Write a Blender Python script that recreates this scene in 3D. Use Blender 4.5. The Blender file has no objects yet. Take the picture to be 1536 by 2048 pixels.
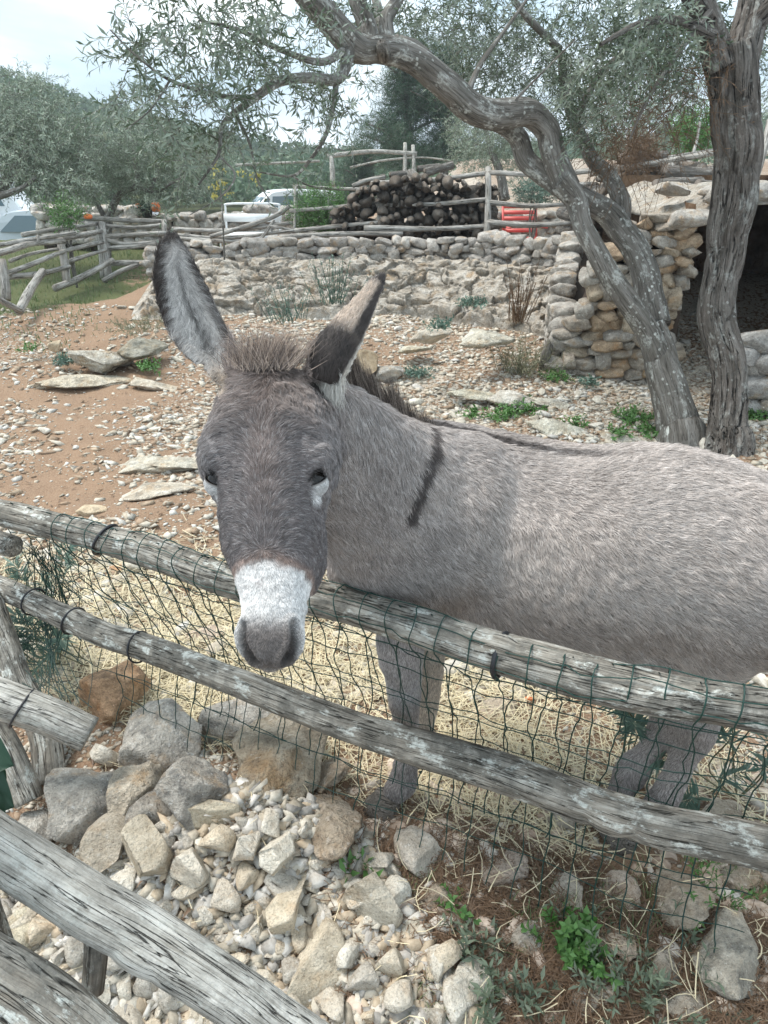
import bpy, bmesh, math, random
import numpy as np
from mathutils import Vector, Matrix, Euler

scene = bpy.context.scene
# ---------------------------------------------------------------- camera
CAM_Z, PITCH, FPX = 1.6, math.radians(24.5), 1479.0
cam_data = bpy.data.cameras.new('camera')
cam_data.sensor_fit = 'VERTICAL'; cam_data.sensor_height = 36.0
cam_data.lens = 36.0 * FPX / 2048.0
cam_data.clip_start = 0.05; cam_data.clip_end = 2000
cam = bpy.data.objects.new('camera', cam_data)
scene.collection.objects.link(cam)
cam.location = (0, 0, CAM_Z); cam.rotation_euler = (math.pi/2 - PITCH, 0, 0)
scene.camera = cam
# ---------------------------------------------------------------- world
SUN_EL, SUN_AZ = math.radians(60), math.radians(-75)     # azimuth measured from +y towards +x
world = bpy.data.worlds.new('World'); scene.world = world; world.use_nodes = True
wn, wl = world.node_tree.nodes, world.node_tree.links
for n in list(wn): wn.remove(n)
def wnode(t, **k):
    n = wn.new(t)
    for a, b in k.items(): setattr(n, a, b)
    return n
w_out = wnode('ShaderNodeOutputWorld'); w_bg = wnode('ShaderNodeBackground')
w_sky = wnode('ShaderNodeTexSky', sky_type='NISHITA', sun_disc=False)
w_sky.sun_elevation = SUN_EL; w_sky.sun_rotation = SUN_AZ; w_sky.air_density = 1.6; w_sky.dust_density = 3.0
w_tc = wnode('ShaderNodeTexCoord')
w_map = wnode('ShaderNodeMapping'); w_map.inputs['Scale'].default_value = (1.1, 1.1, 3.6); w_map.inputs['Location'].default_value = (0.35, 0.2, 0.0)
w_n = wnode('ShaderNodeTexNoise'); w_n.inputs['Scale'].default_value = 2.1; w_n.inputs['Detail'].default_value = 7; w_n.inputs['Roughness'].default_value = 0.52
w_n.inputs['Distortion'].default_value = 0.35
w_r = wnode('ShaderNodeValToRGB'); w_r.color_ramp.elements[0].position = 0.36; w_r.color_ramp.elements[1].position = 0.60
w_n2 = wnode('ShaderNodeTexNoise'); w_n2.inputs['Scale'].default_value = 3.3; w_n2.inputs['Detail'].default_value = 5
w_r2 = wnode('ShaderNodeValToRGB')
w_r2.color_ramp.elements[0].position = 0.34; w_r2.color_ramp.elements[0].color = (6.6, 8.6, 10.4, 1)
w_r2.color_ramp.elements[1].position = 0.58; w_r2.color_ramp.elements[1].color = (15.5, 16.2, 16.4, 1)
w_mix = wnode('ShaderNodeMix', data_type='RGBA')
w_sk2 = wnode('ShaderNodeMix', data_type='RGBA'); w_sk2.inputs[0].default_value = 0.72
w_sk2.inputs[7].default_value = (5.6, 8.4, 10.6, 1)
wl.new(w_tc.outputs['Generated'], w_map.inputs[0]); wl.new(w_map.outputs[0], w_n.inputs['Vector']); wl.new(w_map.outputs[0], w_n2.inputs['Vector'])
wl.new(w_n.outputs[0], w_r.inputs[0]); wl.new(w_n2.outputs[0], w_r2.inputs[0])
wl.new(w_sky.outputs[0], w_sk2.inputs[6])
wl.new(w_r.outputs[0], w_mix.inputs[0]); wl.new(w_sk2.outputs[2], w_mix.inputs[6]); wl.new(w_r2.outputs[0], w_mix.inputs[7])
wl.new(w_mix.outputs[2], w_bg.inputs[0]); w_bg.inputs[1].default_value = 0.072
wl.new(w_bg.outputs[0], w_out.inputs[0])
# ---------------------------------------------------------------- sun (thin cloud)
sun_d = bpy.data.lights.new('sun', 'SUN'); sun_d.energy = 2.4; sun_d.angle = math.radians(24); sun_d.color = (1.0, 0.95, 0.88)
sun = bpy.data.objects.new('sun', sun_d); scene.collection.objects.link(sun)
_sd = Vector((math.sin(SUN_AZ)*math.cos(SUN_EL), math.cos(SUN_AZ)*math.cos(SUN_EL), math.sin(SUN_EL)))
sun.rotation_euler = _sd.to_track_quat('Z', 'Y').to_euler(); sun.location = _sd*30
scene.view_settings.view_transform = 'Standard'; scene.view_settings.look = 'None'
scene.view_settings.exposure = 0.86; scene.view_settings.gamma = 1.0; scene.view_settings.use_curve_mapping = False
scene.render.engine = 'CYCLES'
scene.cycles.max_bounces = 6; scene.cycles.diffuse_bounces = 3; scene.cycles.glossy_bounces = 2
scene.cycles.transparent_max_bounces = 6; scene.cycles.transmission_bounces = 2; scene.cycles.volume_bounces = 0
scene.cycles.use_denoising = True
scene.cycles.sample_clamp_indirect = 4.0

# ---------------------------------------------------------------- helpers
rng = np.random.default_rng(7); random.seed(7)
SP, CP = math.sin(PITCH), math.cos(PITCH)
FW = np.array([0, CP, -SP]); UPV = np.array([0, SP, CP]); RT = np.array([1., 0, 0]); CAMP = np.array([0, 0, CAM_Z])
def ray(px, py): return FW + RT*((px-768)/FPX) + UPV*((1024-py)/FPX)
def at_d(px, py, d): return CAMP + ray(px, py)*d                       # point at depth d along the view axis
def at_y(px, py, y): r = ray(px, py); return CAMP + r*(y/r[1])
def at_z(px, py, z): r = ray(px, py); return CAMP + r*((z-CAM_Z)/r[2])
def unit(v): v = np.asarray(v, float); return v/(np.linalg.norm(v, axis=-1, keepdims=True)+1e-12)
def sstep(a, b, x): t = np.clip((x-a)/(b-a), 0, 1); return t*t*(3-2*t)

def _hash(ix, iy, iz, seed):
    h = (ix.astype(np.int64)*374761393 + iy.astype(np.int64)*668265263 + iz.astype(np.int64)*2147483647 + seed*1274126177) & 0xFFFFFFFF
    h = ((h ^ (h >> 13)) * 1274126177) & 0xFFFFFFFF
    h = ((h ^ (h >> 16)) * 2246822519) & 0xFFFFFFFF
    return ((h ^ (h >> 15)) & 0xFFFFFF)/float(0xFFFFFF)
def vnoise(p, seed=0):                                                # value noise in -1..1
    p = np.asarray(p, float); i = np.floor(p); f = p-i; f = f*f*(3-2*f)
    ix, iy, iz = i[..., 0], i[..., 1], i[..., 2]; r = 0
    for dx in (0, 1):
        for dy in (0, 1):
            for dz in (0, 1):
                w = (f[..., 0] if dx else 1-f[..., 0])*(f[..., 1] if dy else 1-f[..., 1])*(f[..., 2] if dz else 1-f[..., 2])
                r = r + w*_hash(ix+dx, iy+dy, iz+dz, seed)
    return r*2-1
def fbm(p, oct=4, seed=0, gain=0.5):
    a, s, r = 1.0, 1.0, 0
    for o in range(oct):
        r = r + a*vnoise(np.asarray(p)*s + o*17.3, seed+o); a *= gain; s *= 2.03
    return r
def cell(p, seed=0):                                                  # F1, F2 and id of a jittered cell pattern
    p = np.asarray(p, float); i = np.floor(p)
    f1 = np.full(p.shape[:-1], 9.); f2 = np.full(p.shape[:-1], 9.); cid = np.zeros(p.shape[:-1])
    for dx in (-1, 0, 1):
        for dy in (-1, 0, 1):
            for dz in (-1, 0, 1):
                c = i + [dx, dy, dz]
                j = np.stack([_hash(c[..., 0], c[..., 1], c[..., 2], seed+k) for k in range(3)], -1)
                d = np.linalg.norm(c+j-p, axis=-1); k = d < f1
                f2 = np.where(k, f1, np.minimum(f2, d)); f1 = np.where(k, d, f1); cid = np.where(k, j[..., 0], cid)
    return f1, f2, cid

COL = scene.collection
def link(o, parent=None):
    COL.objects.link(o)
    if parent is not None: o.parent = parent
    return o
def tag(o, label=None, cat=None, group=None, kind=None):
    for k, v in (('label', label), ('category', cat), ('group', group), ('kind', kind)):
        if v: o[k] = v
    return o
def mesh_np(name, verts, faces, mats=None, smooth=False, colors=None, fmat=None, attrs=None):
    """faces: int array (n,3) or (n,4), or a list of such arrays"""
    me = bpy.data.meshes.new(name)
    if isinstance(faces, np.ndarray): faces = [faces]
    faces = [np.asarray(f, np.int32) for f in faces if len(f)]
    verts = np.asarray(verts, np.float32)
    me.vertices.add(len(verts)); me.vertices.foreach_set('co', verts.ravel())
    loops = np.concatenate([f.ravel() for f in faces]); tot = np.concatenate([np.full(len(f), f.shape[1], np.int32) for f in faces])
    me.loops.add(len(loops)); me.loops.foreach_set('vertex_index', loops)
    me.polygons.add(len(tot)); st = np.zeros(len(tot), np.int32); st[1:] = np.cumsum(tot)[:-1]
    me.polygons.foreach_set('loop_start', st); me.polygons.foreach_set('loop_total', tot)
    if smooth: me.polygons.foreach_set('use_smooth', np.ones(len(tot), bool))
    if fmat is not None: me.polygons.foreach_set('material_index', np.asarray(fmat, np.int32))
    me.update(calc_edges=True); me.validate()
    if colors is not None:
        c = np.ones((len(verts), 4), np.float32); c[:, :np.shape(colors)[1]] = colors
        a = me.attributes.new('Col', 'FLOAT_COLOR', 'POINT'); a.data.foreach_set('color', c.ravel())
    for k, v in (attrs or {}).items():
        a = me.attributes.new(k, 'FLOAT_VECTOR', 'POINT'); a.data.foreach_set('vector', np.asarray(v, np.float32).ravel())
    for m in (mats if isinstance(mats, (list, tuple)) else [mats]):
        if m: me.materials.append(m)
    return me
def obj(name, me, parent=None, loc=None, rot=None, **t):
    o = bpy.data.objects.new(name, me); link(o, parent)
    if loc is not None: o.location = loc
    if rot is not None: o.rotation_euler = rot
    return tag(o, **t)
def empty(name, loc=(0, 0, 0), **t):
    o = bpy.data.objects.new(name, None); o.location = loc; link(o); return tag(o, **t)
class Parts:
    """collects vertex/face blocks for one mesh"""
    def __init__(s): s.v, s.f, s.n, s.c, s.g = [], [], 0, [], []
    def add(s, v, f, c=None, g=None):
        v = np.asarray(v, float); s.v.append(v); s.f.append([np.asarray(x)+s.n for x in (f if isinstance(f, list) else [f])]); s.n += len(v)
        if c is not None: s.c.append(np.broadcast_to(np.asarray(c, float), (len(v), 3)))
        if g is not None: s.g.append(g)
    def mesh(s, name, mats, smooth=False):
        fs = [x for l in s.f for x in l]; q = [x for x in fs if x.shape[1] == 4]; t = [x for x in fs if x.shape[1] == 3]
        F = ([np.concatenate(q)] if q else []) + ([np.concatenate(t)] if t else [])
        return mesh_np(name, np.concatenate(s.v), F, mats, smooth, np.concatenate(s.c) if s.c else None,
                       attrs={'grain': np.concatenate(s.g)} if s.g else None)
def catmull(P, n):
    P = np.asarray(P, float); t = np.linspace(0, len(P)-1-1e-9, n); i = t.astype(int); f = (t-i)[:, None]
    Q = np.vstack([2*P[0]-P[1], P, 2*P[-1]-P[-2]])
    a, b, c, d = Q[i], Q[i+1], Q[i+2], Q[i+3]
    return 0.5*((2*b)+(c-a)*f+(2*a-5*b+4*c-d)*f**2+(3*b-a-3*c+d)*f**3)
def frames(P):
    T = unit(np.gradient(P, axis=0)); up = np.array([0, 0, 1.]) if abs(T[0][2]) < 0.9 else np.array([1., 0, 0])
    N = np.zeros_like(P); N[0] = unit(np.cross(np.cross(T[0], up), T[0]))
    for k in range(1, len(P)): N[k] = unit(N[k-1]-T[k]*np.dot(N[k-1], T[k]))
    return T, N, np.cross(T, N)
def grid_faces(nu, nv, wrap=True):
    """nu rings, nv around"""
    i = np.arange(nu-1)[:, None]; j = np.arange(nv if wrap else nv-1)[None]; k = (j+1) % nv
    return np.stack([i*nv+j, i*nv+k, (i+1)*nv+k, (i+1)*nv+j], -1).reshape(-1, 4)
def tube(P, R, sides=8, rough=0.0, rs=1.0, seed=0, cap=True, grooves=0.0, flat=None, capin=0.0):
    """closed tube with optional bark relief; returns verts, faces, grain coordinates"""
    P = np.asarray(P, float); n = len(P); R = np.broadcast_to(np.asarray(R, float), (n,)).copy()
    T, N, B = frames(P); th = np.linspace(0, 2*math.pi, sides, endpoint=False)
    L = np.concatenate([[0], np.cumsum(np.linalg.norm(np.diff(P, axis=0), axis=1))])
    c, s = np.cos(th), np.sin(th); RR = R[:, None]*np.ones(sides)
    g = np.stack([c[None]*R[:, None], s[None]*R[:, None], L[:, None]*np.ones(sides)], -1)
    if rough: RR = RR*(1+rough*fbm(g*[rs, rs, rs*0.35]+seed*3.1, 4, seed))
    if grooves:
        gg = g*[1/max(R.mean(), .01)*1.9, 1/max(R.mean(), .01)*1.9, 2.2]+seed
        RR = RR-R[:, None]*grooves*np.clip(1-np.abs(fbm(gg, 3, seed+5))*5, 0, 1)
    V = P[:, None]+N[:, None]*(c[None, :, None]*RR[..., None])+B[:, None]*(s[None, :, None]*RR[..., None])
    F = [grid_faces(n, sides)]; V = V.reshape(-1, 3); G = g.reshape(-1, 3)
    if cap:
        V = np.vstack([V, P[0]+T[0]*capin, P[-1]-T[-1]*capin]); G = np.vstack([G, [0, 0, L[0]], [0, 0, L[-1]]])
        a, b = n*sides, n*sides+1; j = np.arange(sides); k = (j+1) % sides
        F.append(np.vstack([np.stack([k, j, 0*j+a], -1), np.stack([(n-1)*sides+j, (n-1)*sides+k, 0*j+b], -1)]))
    return V, F, G+seed*0.7
def box_vf(sx, sy, sz, c=(0, 0, 0)):
    v = np.array([[x, y, z] for x in (-.5, .5) for y in (-.5, .5) for z in (-.5, .5)])*[sx, sy, sz]+c
    f = np.array([[0, 1, 3, 2], [4, 6, 7, 5], [0, 4, 5, 1], [2, 3, 7, 6], [0, 2, 6, 4], [1, 5, 7, 3]])
    return v, f
def rotm(e): return np.array(Euler(e).to_matrix())
# ---------------------------------------------------------------- materials
class M:
    """tiny node helper"""
    def __init__(s, name, rough=0.85, spec=0.3):
        s.m = bpy.data.materials.new(name); s.m.use_nodes = True; s.t = s.m.node_tree; s.b = s.t.nodes['Principled BSDF']
        s.b.inputs['Roughness'].default_value = rough; s.b.inputs['Specular IOR Level'].default_value = spec
        s.tc = s.t.nodes.new('ShaderNodeTexCoord'); s.co = s.tc.outputs['Object']
    def n(s, t, **k):
        x = s.t.nodes.new(t)
        for a, b in k.items(): setattr(x, a, b)
        return x
    def lk(s, a, b): s.t.links.new(a, b)
    def attr(s, name): return s.n('ShaderNodeAttribute', attribute_name=name)
    def scale(s, v, sc, off=(0, 0, 0)):
        m = s.n('ShaderNodeMapping'); m.inputs['Scale'].default_value = sc; m.inputs['Location'].default_value = off; s.lk(v, m.inputs[0]); return m.outputs[0]
    def noise(s, sc, det=5, rough=0.55, v=None, dist=0):
        x = s.n('ShaderNodeTexNoise'); x.inputs['Scale'].default_value = sc; x.inputs['Detail'].default_value = det; x.inputs['Roughness'].default_value = rough
        x.inputs['Distortion'].default_value = dist; s.lk(v or s.co, x.inputs['Vector']); return x.outputs[0]
    def vor(s, sc, v=None, feat='F1', out='Distance', rnd=1):
        x = s.n('ShaderNodeTexVoronoi', feature=feat); x.inputs['Scale'].default_value = sc; x.inputs['Randomness'].default_value = rnd; s.lk(v or s.co, x.inputs['Vector']); return x.outputs[out]
    def ramp(s, v, stops, interp='LINEAR'):
        x = s.n('ShaderNodeValToRGB'); r = x.color_ramp; r.interpolation = interp
        while len(r.elements) < len(stops): r.elements.new(0.5)
        for e, (p, c) in zip(r.elements, stops): e.position = p; e.color = (*c, 1) if len(c) == 3 else c
        s.lk(v, x.inputs[0]); return x.outputs[0]
    def mix(s, f, a, b, mode='MIX'):
        x = s.n('ShaderNodeMix', data_type='RGBA', blend_type=mode)
        for v, i in ((f, 0), (a, 6), (b, 7)):
            if isinstance(v, (int, float)): x.inputs[i].default_value = v
            elif isinstance(v, tuple): x.inputs[i].default_value = (*v, 1)
            else: s.lk(v, x.inputs[i])
        return x.outputs[2]
    def math(s, op, a, b=0.0):
        x = s.n('ShaderNodeMath', operation=op)
        for v, i in ((a, 0), (b, 1)):
            if isinstance(v, (int, float)): x.inputs[i].default_value = v
            else: s.lk(v, x.inputs[i])
        return x.outputs[0]
    def bump(s, h, dist, st=1.0):
        x = s.n('ShaderNodeBump'); x.inputs['Strength'].default_value = st; x.inputs['Distance'].default_value = dist; s.lk(h, x.inputs['Height'])
        prev = s.b.inputs['Normal']
        if prev.is_linked: s.lk(prev.links[0].from_socket, x.inputs['Normal'])
        s.lk(x.outputs[0], s.b.inputs['Normal'])
    def col(s, c):
        if isinstance(c, tuple): s.b.inputs['Base Color'].default_value = (*c, 1)
        else: s.lk(c, s.b.inputs['Base Color'])
        return s.m
def plain(name, c, rough=0.6, spec=0.4, metal=0):
    m = M(name, rough, spec); m.b.inputs['Metallic'].default_value = metal
    return m.col(m.mix(m.noise(9), tuple(x*0.85 for x in c), tuple(min(1, x*1.12) for x in c)))

def mat_ground():
    m = M('earth_and_stones', 0.95, 0.15)
    a = m.attr('Col')                 # r: stony share, g: green share, b: straw/dry share
    sp = m.n('ShaderNodeSeparateColor'); m.lk(a.outputs['Color'], sp.inputs[0])
    n1 = m.noise(3.0, 6); n2 = m.noise(38, 4, 0.7)
    dirt = m.mix(n2, m.ramp(n1, [(0.35, (0.125, 0.066, 0.038)), (0.62, (0.205, 0.115, 0.066))]), (0.26, 0.18, 0.125))
    dirt = m.mix(m.ramp(m.noise(160, 3, 0.8), [(0.42, (0, 0, 0)), (0.62, (1, 1, 1))]), dirt, (0.33, 0.235, 0.16))
    vv = m.scale(m.co, (1, 1, 1)); d1 = m.vor(30, vv); c1 = m.vor(30, vv, out='Color')
    stone = m.ramp(m.noise(70, 3), [(0.3, (0.33, 0.27, 0.21)), (0.7, (0.56, 0.50, 0.42))])
    hv = m.math('ADD', m.math('MULTIPLY', m.noise(1.3, 4), 0.6), m.math('MULTIPLY', n2, 0.4))
    k = m.ramp(m.math('ADD', m.math('SUBTRACT', sp.outputs[0], d1), m.math('MULTIPLY', m.math('SUBTRACT', hv, 0.5), 1.4)), [(0.1, (0, 0, 0)), (0.16, (1, 1, 1))])
    c = m.mix(k, dirt, stone)
    gr = m.ramp(m.noise(60, 4, 0.8), [(0.3, (0.07, 0.065, 0.035)), (0.7, (0.12, 0.15, 0.06))])
    c = m.mix(m.ramp(m.math('ADD', sp.outputs[1], m.math('MULTIPLY', m.math('SUBTRACT', m.noise(8, 5, 0.7), 0.5), 1.2)), [(0.42, (0, 0, 0)), (0.6, (1, 1, 1))]), c, gr)
    m.bump(m.math('ADD', n2, m.math('MULTIPLY', k, 0.6)), 0.012)
    return m.col(c)
def mat_rock(name, cols, obj_var=True, lichen=0.5, sc=1.0, bump=0.004, rust=.75):
    """limestone; pattern sizes in metres, Object colour tints single stones"""
    m = M(name, 0.92, 0.2); pos = m.n('ShaderNodeNewGeometry').outputs['Position']
    if obj_var:
        oi = m.n('ShaderNodeObjectInfo'); v = m.n('ShaderNodeVectorMath', operation='ADD'); r = m.n('ShaderNodeCombineXYZ')
        m.lk(m.math('MULTIPLY', oi.outputs['Random'], 40), r.inputs[0]); m.lk(pos, v.inputs[0]); m.lk(r.outputs[0], v.inputs[1]); co = v.outputs[0]
    else: co = pos
    n1 = m.noise(22*sc, 7, 0.66, co); n2 = m.noise(170*sc, 4, 0.72, co); n3 = m.noise(60*sc, 5, .65, co)
    c = m.ramp(n1, [(0.30, cols[0]), (0.50, cols[1]), (0.68, cols[2])])
    ru = m.ramp(m.noise(15*sc, 5, 0.6, m.scale(co, (1, 1, 1), (3, 8, 1))), [(0.54, (0, 0, 0)), (0.70, (rust, rust, rust))])
    c = m.mix(ru, c, m.mix(n2, (0.40, 0.24, 0.12), (0.62, 0.47, 0.30)))
    gl = m.ramp(m.noise(20*sc, 8, 0.72, m.scale(co, (1, 1, 1), (5, 3, 1))), [(0.49, (0, 0, 0)), (0.62, (lichen, lichen, lichen))])
    c = m.mix(gl, c, m.mix(n3, (0.10, 0.098, 0.09), (0.34, 0.33, 0.31)))
    c = m.mix(m.ramp(n2, [(0.30, (.75, .75, .75)), (0.5, (0, 0, 0))]), c, m.mix(1.0, c, (.42, .40, .38), 'MULTIPLY'))
    c = m.mix(m.ramp(m.noise(95*sc, 3, 0.5, co), [(0.64, (0, 0, 0)), (0.70, (.75, .75, .75))]), c, (0.74, 0.73, 0.70))
    if obj_var: c = m.mix(1.0, c, oi.outputs['Color'], 'MULTIPLY')
    h = m.math('ADD', m.math('MULTIPLY', n1, 1.6), m.math('ADD', m.math('MULTIPLY', n3, .9), m.math('MULTIPLY', n2, 0.35)))
    m.bump(h, bump*4.0)
    return m.col(c)
def mat_wood(name, cols, sc=1.0, dark=0.5, lichen=0.0, bump=0.004, stripe=1.0, dots=0.0, crack=.95):
    """weathered wood or bark, grain runs along the third component of the 'grain' attribute"""
    m = M(name, 0.9, 0.15); g = m.attr('grain').outputs['Vector']
    n1 = m.noise(1, 8, 0.70, m.scale(g, (48*sc*stripe, 48*sc*stripe, 4.5*sc)), 0.4); n3 = m.noise(13*sc, 7, 0.7, g); n4 = m.noise(75*sc, 5, .7, g)
    fib = m.noise(1, 4, 0.6, m.scale(g, (330*sc, 330*sc, 16*sc)), 0.2)
    c = m.ramp(n1, [(0.30, cols[0]), (0.48, cols[1]), (0.64, cols[2])])
    c = m.mix(m.ramp(fib, [(0.36, (.7, .7, .7)), (0.5, (0, 0, 0))]), c, m.mix(1.0, c, (.45, .43, .40), 'MULTIPLY'))
    c = m.mix(m.ramp(n3, [(0.44, (0, 0, 0)), (0.60, (dark, dark, dark))]), c, m.mix(n4, (0.05, 0.048, 0.042), (0.22, 0.21, 0.185)))
    cr = m.math('ABSOLUTE', m.math('SUBTRACT', m.noise(1, 3, .5, m.scale(g, (95*sc*stripe, 95*sc*stripe, 4*sc), (7, 1, 3)), .5), .5))
    crm = m.ramp(cr, [(0.0, (crack, crack, crack)), (0.018, (0, 0, 0))]); c = m.mix(crm, c, (.022, .02, .017))
    if lichen:
        l = m.math('MULTIPLY', m.ramp(m.noise(1, 6, 0.68, m.scale(g, (30*sc, 30*sc, 13*sc), (4, 2, 9))), [(0.54, (0, 0, 0)), (0.60, (lichen, lichen, lichen))]), m.ramp(n4, [(.40, (.1, .1, .1)), (.55, (1, 1, 1))]))
        c = m.mix(l, c, m.mix(fib, (0.46, 0.48, 0.43), (0.74, 0.75, 0.71)))
    if dots:
        d = m.ramp(m.vor(26, g), [(.20, (dots, dots, dots)), (.27, (0, 0, 0))]); d2 = m.ramp(m.noise(5, 3, .6, g), [(.45, (0, 0, 0)), (.6, (1, 1, 1))]); c = m.mix(m.math('MULTIPLY', m.math('MULTIPLY', d, d2), m.ramp(n4, [(.35, (0, 0, 0)), (.5, (1, 1, 1))])), c, (.62, .63, .58))
    m.bump(m.math('ADD', m.math('ADD', n1, m.math('MULTIPLY', fib, 0.5)), m.math('MULTIPLY', crm, -1.1)), bump*1.5); m.bump(m.math('ADD', n3, m.math('MULTIPLY', n4, .4)), bump*1.8)
    return m.col(c)
def mat_leaf(name, top, under, var=0.35, rough=0.5, trans=0.25):
    m = M(name, rough, 0.4); geo = m.n('ShaderNodeNewGeometry'); a = m.attr('Col')
    c = m.mix(geo.outputs['Backfacing'], top, under)
    sp = m.n('ShaderNodeSeparateColor'); m.lk(a.outputs['Color'], sp.inputs[0])
    c = m.mix(m.math('MULTIPLY', sp.outputs[0], var), c, tuple(x*2.1 for x in top)); c = m.mix(m.math('MULTIPLY', sp.outputs[1], var), c, tuple(x*0.35 for x in top))
    m.col(c)
    tr = m.n('ShaderNodeBsdfTranslucent'); m.lk(c, tr.inputs[0]); ms = m.n('ShaderNodeMixShader'); ms.inputs[0].default_value = trans
    out = m.t.nodes['Material Output']; m.lk(m.b.outputs[0], ms.inputs[1]); m.lk(tr.outputs[0], ms.inputs[2]); m.lk(ms.outputs[0], out.inputs[0])
    return m.m
MT = dict(
  ground=mat_ground(),
  rock=mat_rock('limestone', [(0.50, 0.45, 0.38), (0.68, 0.64, 0.57), (0.80, 0.77, 0.71)], lichen=0.30, rust=.5),
  rockwall=mat_rock('wall_limestone', [(0.34, 0.31, 0.28), (0.52, 0.49, 0.45), (0.68, 0.66, 0.62)], lichen=0.55, sc=.6, bump=.006),
  rockgrey=mat_rock('weathered_grey_limestone', [(0.34, 0.31, 0.27), (0.52, 0.48, 0.42), (0.70, 0.66, 0.59)], lichen=0.75, bump=0.007),
  outcrop=mat_rock('pale_bedrock', [(0.36, 0.30, 0.24), (0.58, 0.54, 0.47), (0.74, 0.71, 0.66)], lichen=0.55, sc=.5, bump=0.010),
  rockface=mat_rock('cut_rock_face', [(0.34, 0.28, 0.21), (0.56, 0.50, 0.42), (0.72, 0.68, 0.61)], obj_var=False, lichen=0.45, sc=0.4, bump=0.012),
  rail=mat_wood('weathered_grey_wood', [(0.15, 0.13, 0.105), (0.30, 0.275, 0.235), (0.52, 0.495, 0.44)], 1.0, 0.85, 0.95, .0035),
  railpale=mat_wood('pale_weathered_wood', [(0.27, 0.25, 0.215), (0.46, 0.44, 0.395), (0.66, 0.64, 0.59)], 1.0, 0.55, 0.35, .003),
  farrail=mat_wood('grey_pole_wood', [(0.22, 0.195, 0.165), (0.38, 0.355, 0.32), (0.55, 0.53, 0.49)], 0.5, 0.4, 0.2),
  log=mat_wood('firewood_bark', [(0.09, 0.078, 0.065), (0.17, 0.15, 0.13), (0.30, 0.275, 0.25)], 0.8, 0.5, 0.3),
  bark=mat_wood('olive_bark', [(0.075, 0.067, 0.057), (0.165, 0.15, 0.132), (0.275, 0.26, 0.238)], 0.55, 0.45, 0.55, 0.006, .8, .9, .4),
  barkrough=mat_wood('furrowed_bark', [(0.06, 0.05, 0.041), (0.165, 0.143, 0.125), (0.30, 0.272, 0.245)], 0.34, 0.35, 0.4, 0.022, 0.8, .4),
  leaf=mat_leaf('olive_leaf', (0.085, 0.115, 0.070), (0.24, 0.28, 0.225), trans=.2),
  leaffar=mat_leaf('olive_leaf_far', (0.16, 0.205, 0.14), (0.34, 0.39, 0.31)),  # olive leaf lightened, haze of the distance put into the colour
  pine=mat_leaf('pine_needles', (0.05, 0.10, 0.055), (0.07, 0.12, 0.07)),
  wood=mat_leaf('hill_wood_leaves', (0.075, 0.125, 0.07), (0.10, 0.155, 0.085)),
  weed=mat_leaf('weed_leaf', (0.07, 0.17, 0.035), (0.11, 0.22, 0.07)),
  bluegreen=mat_leaf('spurge_leaf', (0.085, 0.15, 0.115), (0.13, 0.20, 0.155)),
  herb=mat_leaf('grey_herb_leaf', (.10, .135, .085), (.15, .185, .13)),
  darkleaf=mat_leaf('dark_broad_leaf', (0.018, 0.05, 0.028), (0.05, 0.11, 0.06), rough=0.4),
  yellow=mat_leaf('yellow_leaf', (0.40, 0.36, 0.09), (0.42, 0.38, 0.14)),
  grass=mat_leaf('grass_blade', (0.095, 0.14, 0.05), (0.12, 0.17, 0.07)),
  straw=mat_leaf('straw_stalk', (0.62, 0.545, 0.37), (0.62, 0.55, 0.39), var=0.45, rough=0.6),
  drytwig=mat_leaf('dry_brown_twig', (0.17, 0.105, 0.06), (0.17, 0.11, 0.07)),
  wire=plain('green_wire', (0.008, 0.042, 0.033), 0.45, 0.4),
  strap=plain('black_rubber', (0.015, 0.016, 0.02), 0.45, 0.5),
  white=plain('white_paint', (0.78, 0.80, 0.80), 0.35, 0.5),
  red=plain('red_paint', (0.60, 0.10, 0.085), 0.45, 0.4),
  orange=plain('orange_rind', (0.75, 0.19, 0.05), 0.6),
  black=plain('black_rubber_tyre', (0.02, 0.02, 0.02), 0.7),
  grey=plain('grey_metal', (0.3, 0.31, 0.32), 0.5),
)
g_ = M('car_glass', 0.08, 0.6); MT['glass'] = g_.col((0.10, 0.15, 0.17))
m_ = M('sawn_end', 0.9, 0.15); r_ = m_.ramp(m_.noise(14, 4), [(0.3, (0.06, 0.052, 0.046)), (0.52, (0.16, 0.142, 0.125)), (0.75, (0.32, 0.28, 0.235))])
MT['sawn'] = m_.col(m_.mix(1.0, r_, m_.n('ShaderNodeObjectInfo').outputs['Color'], 'MULTIPLY'))
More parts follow.
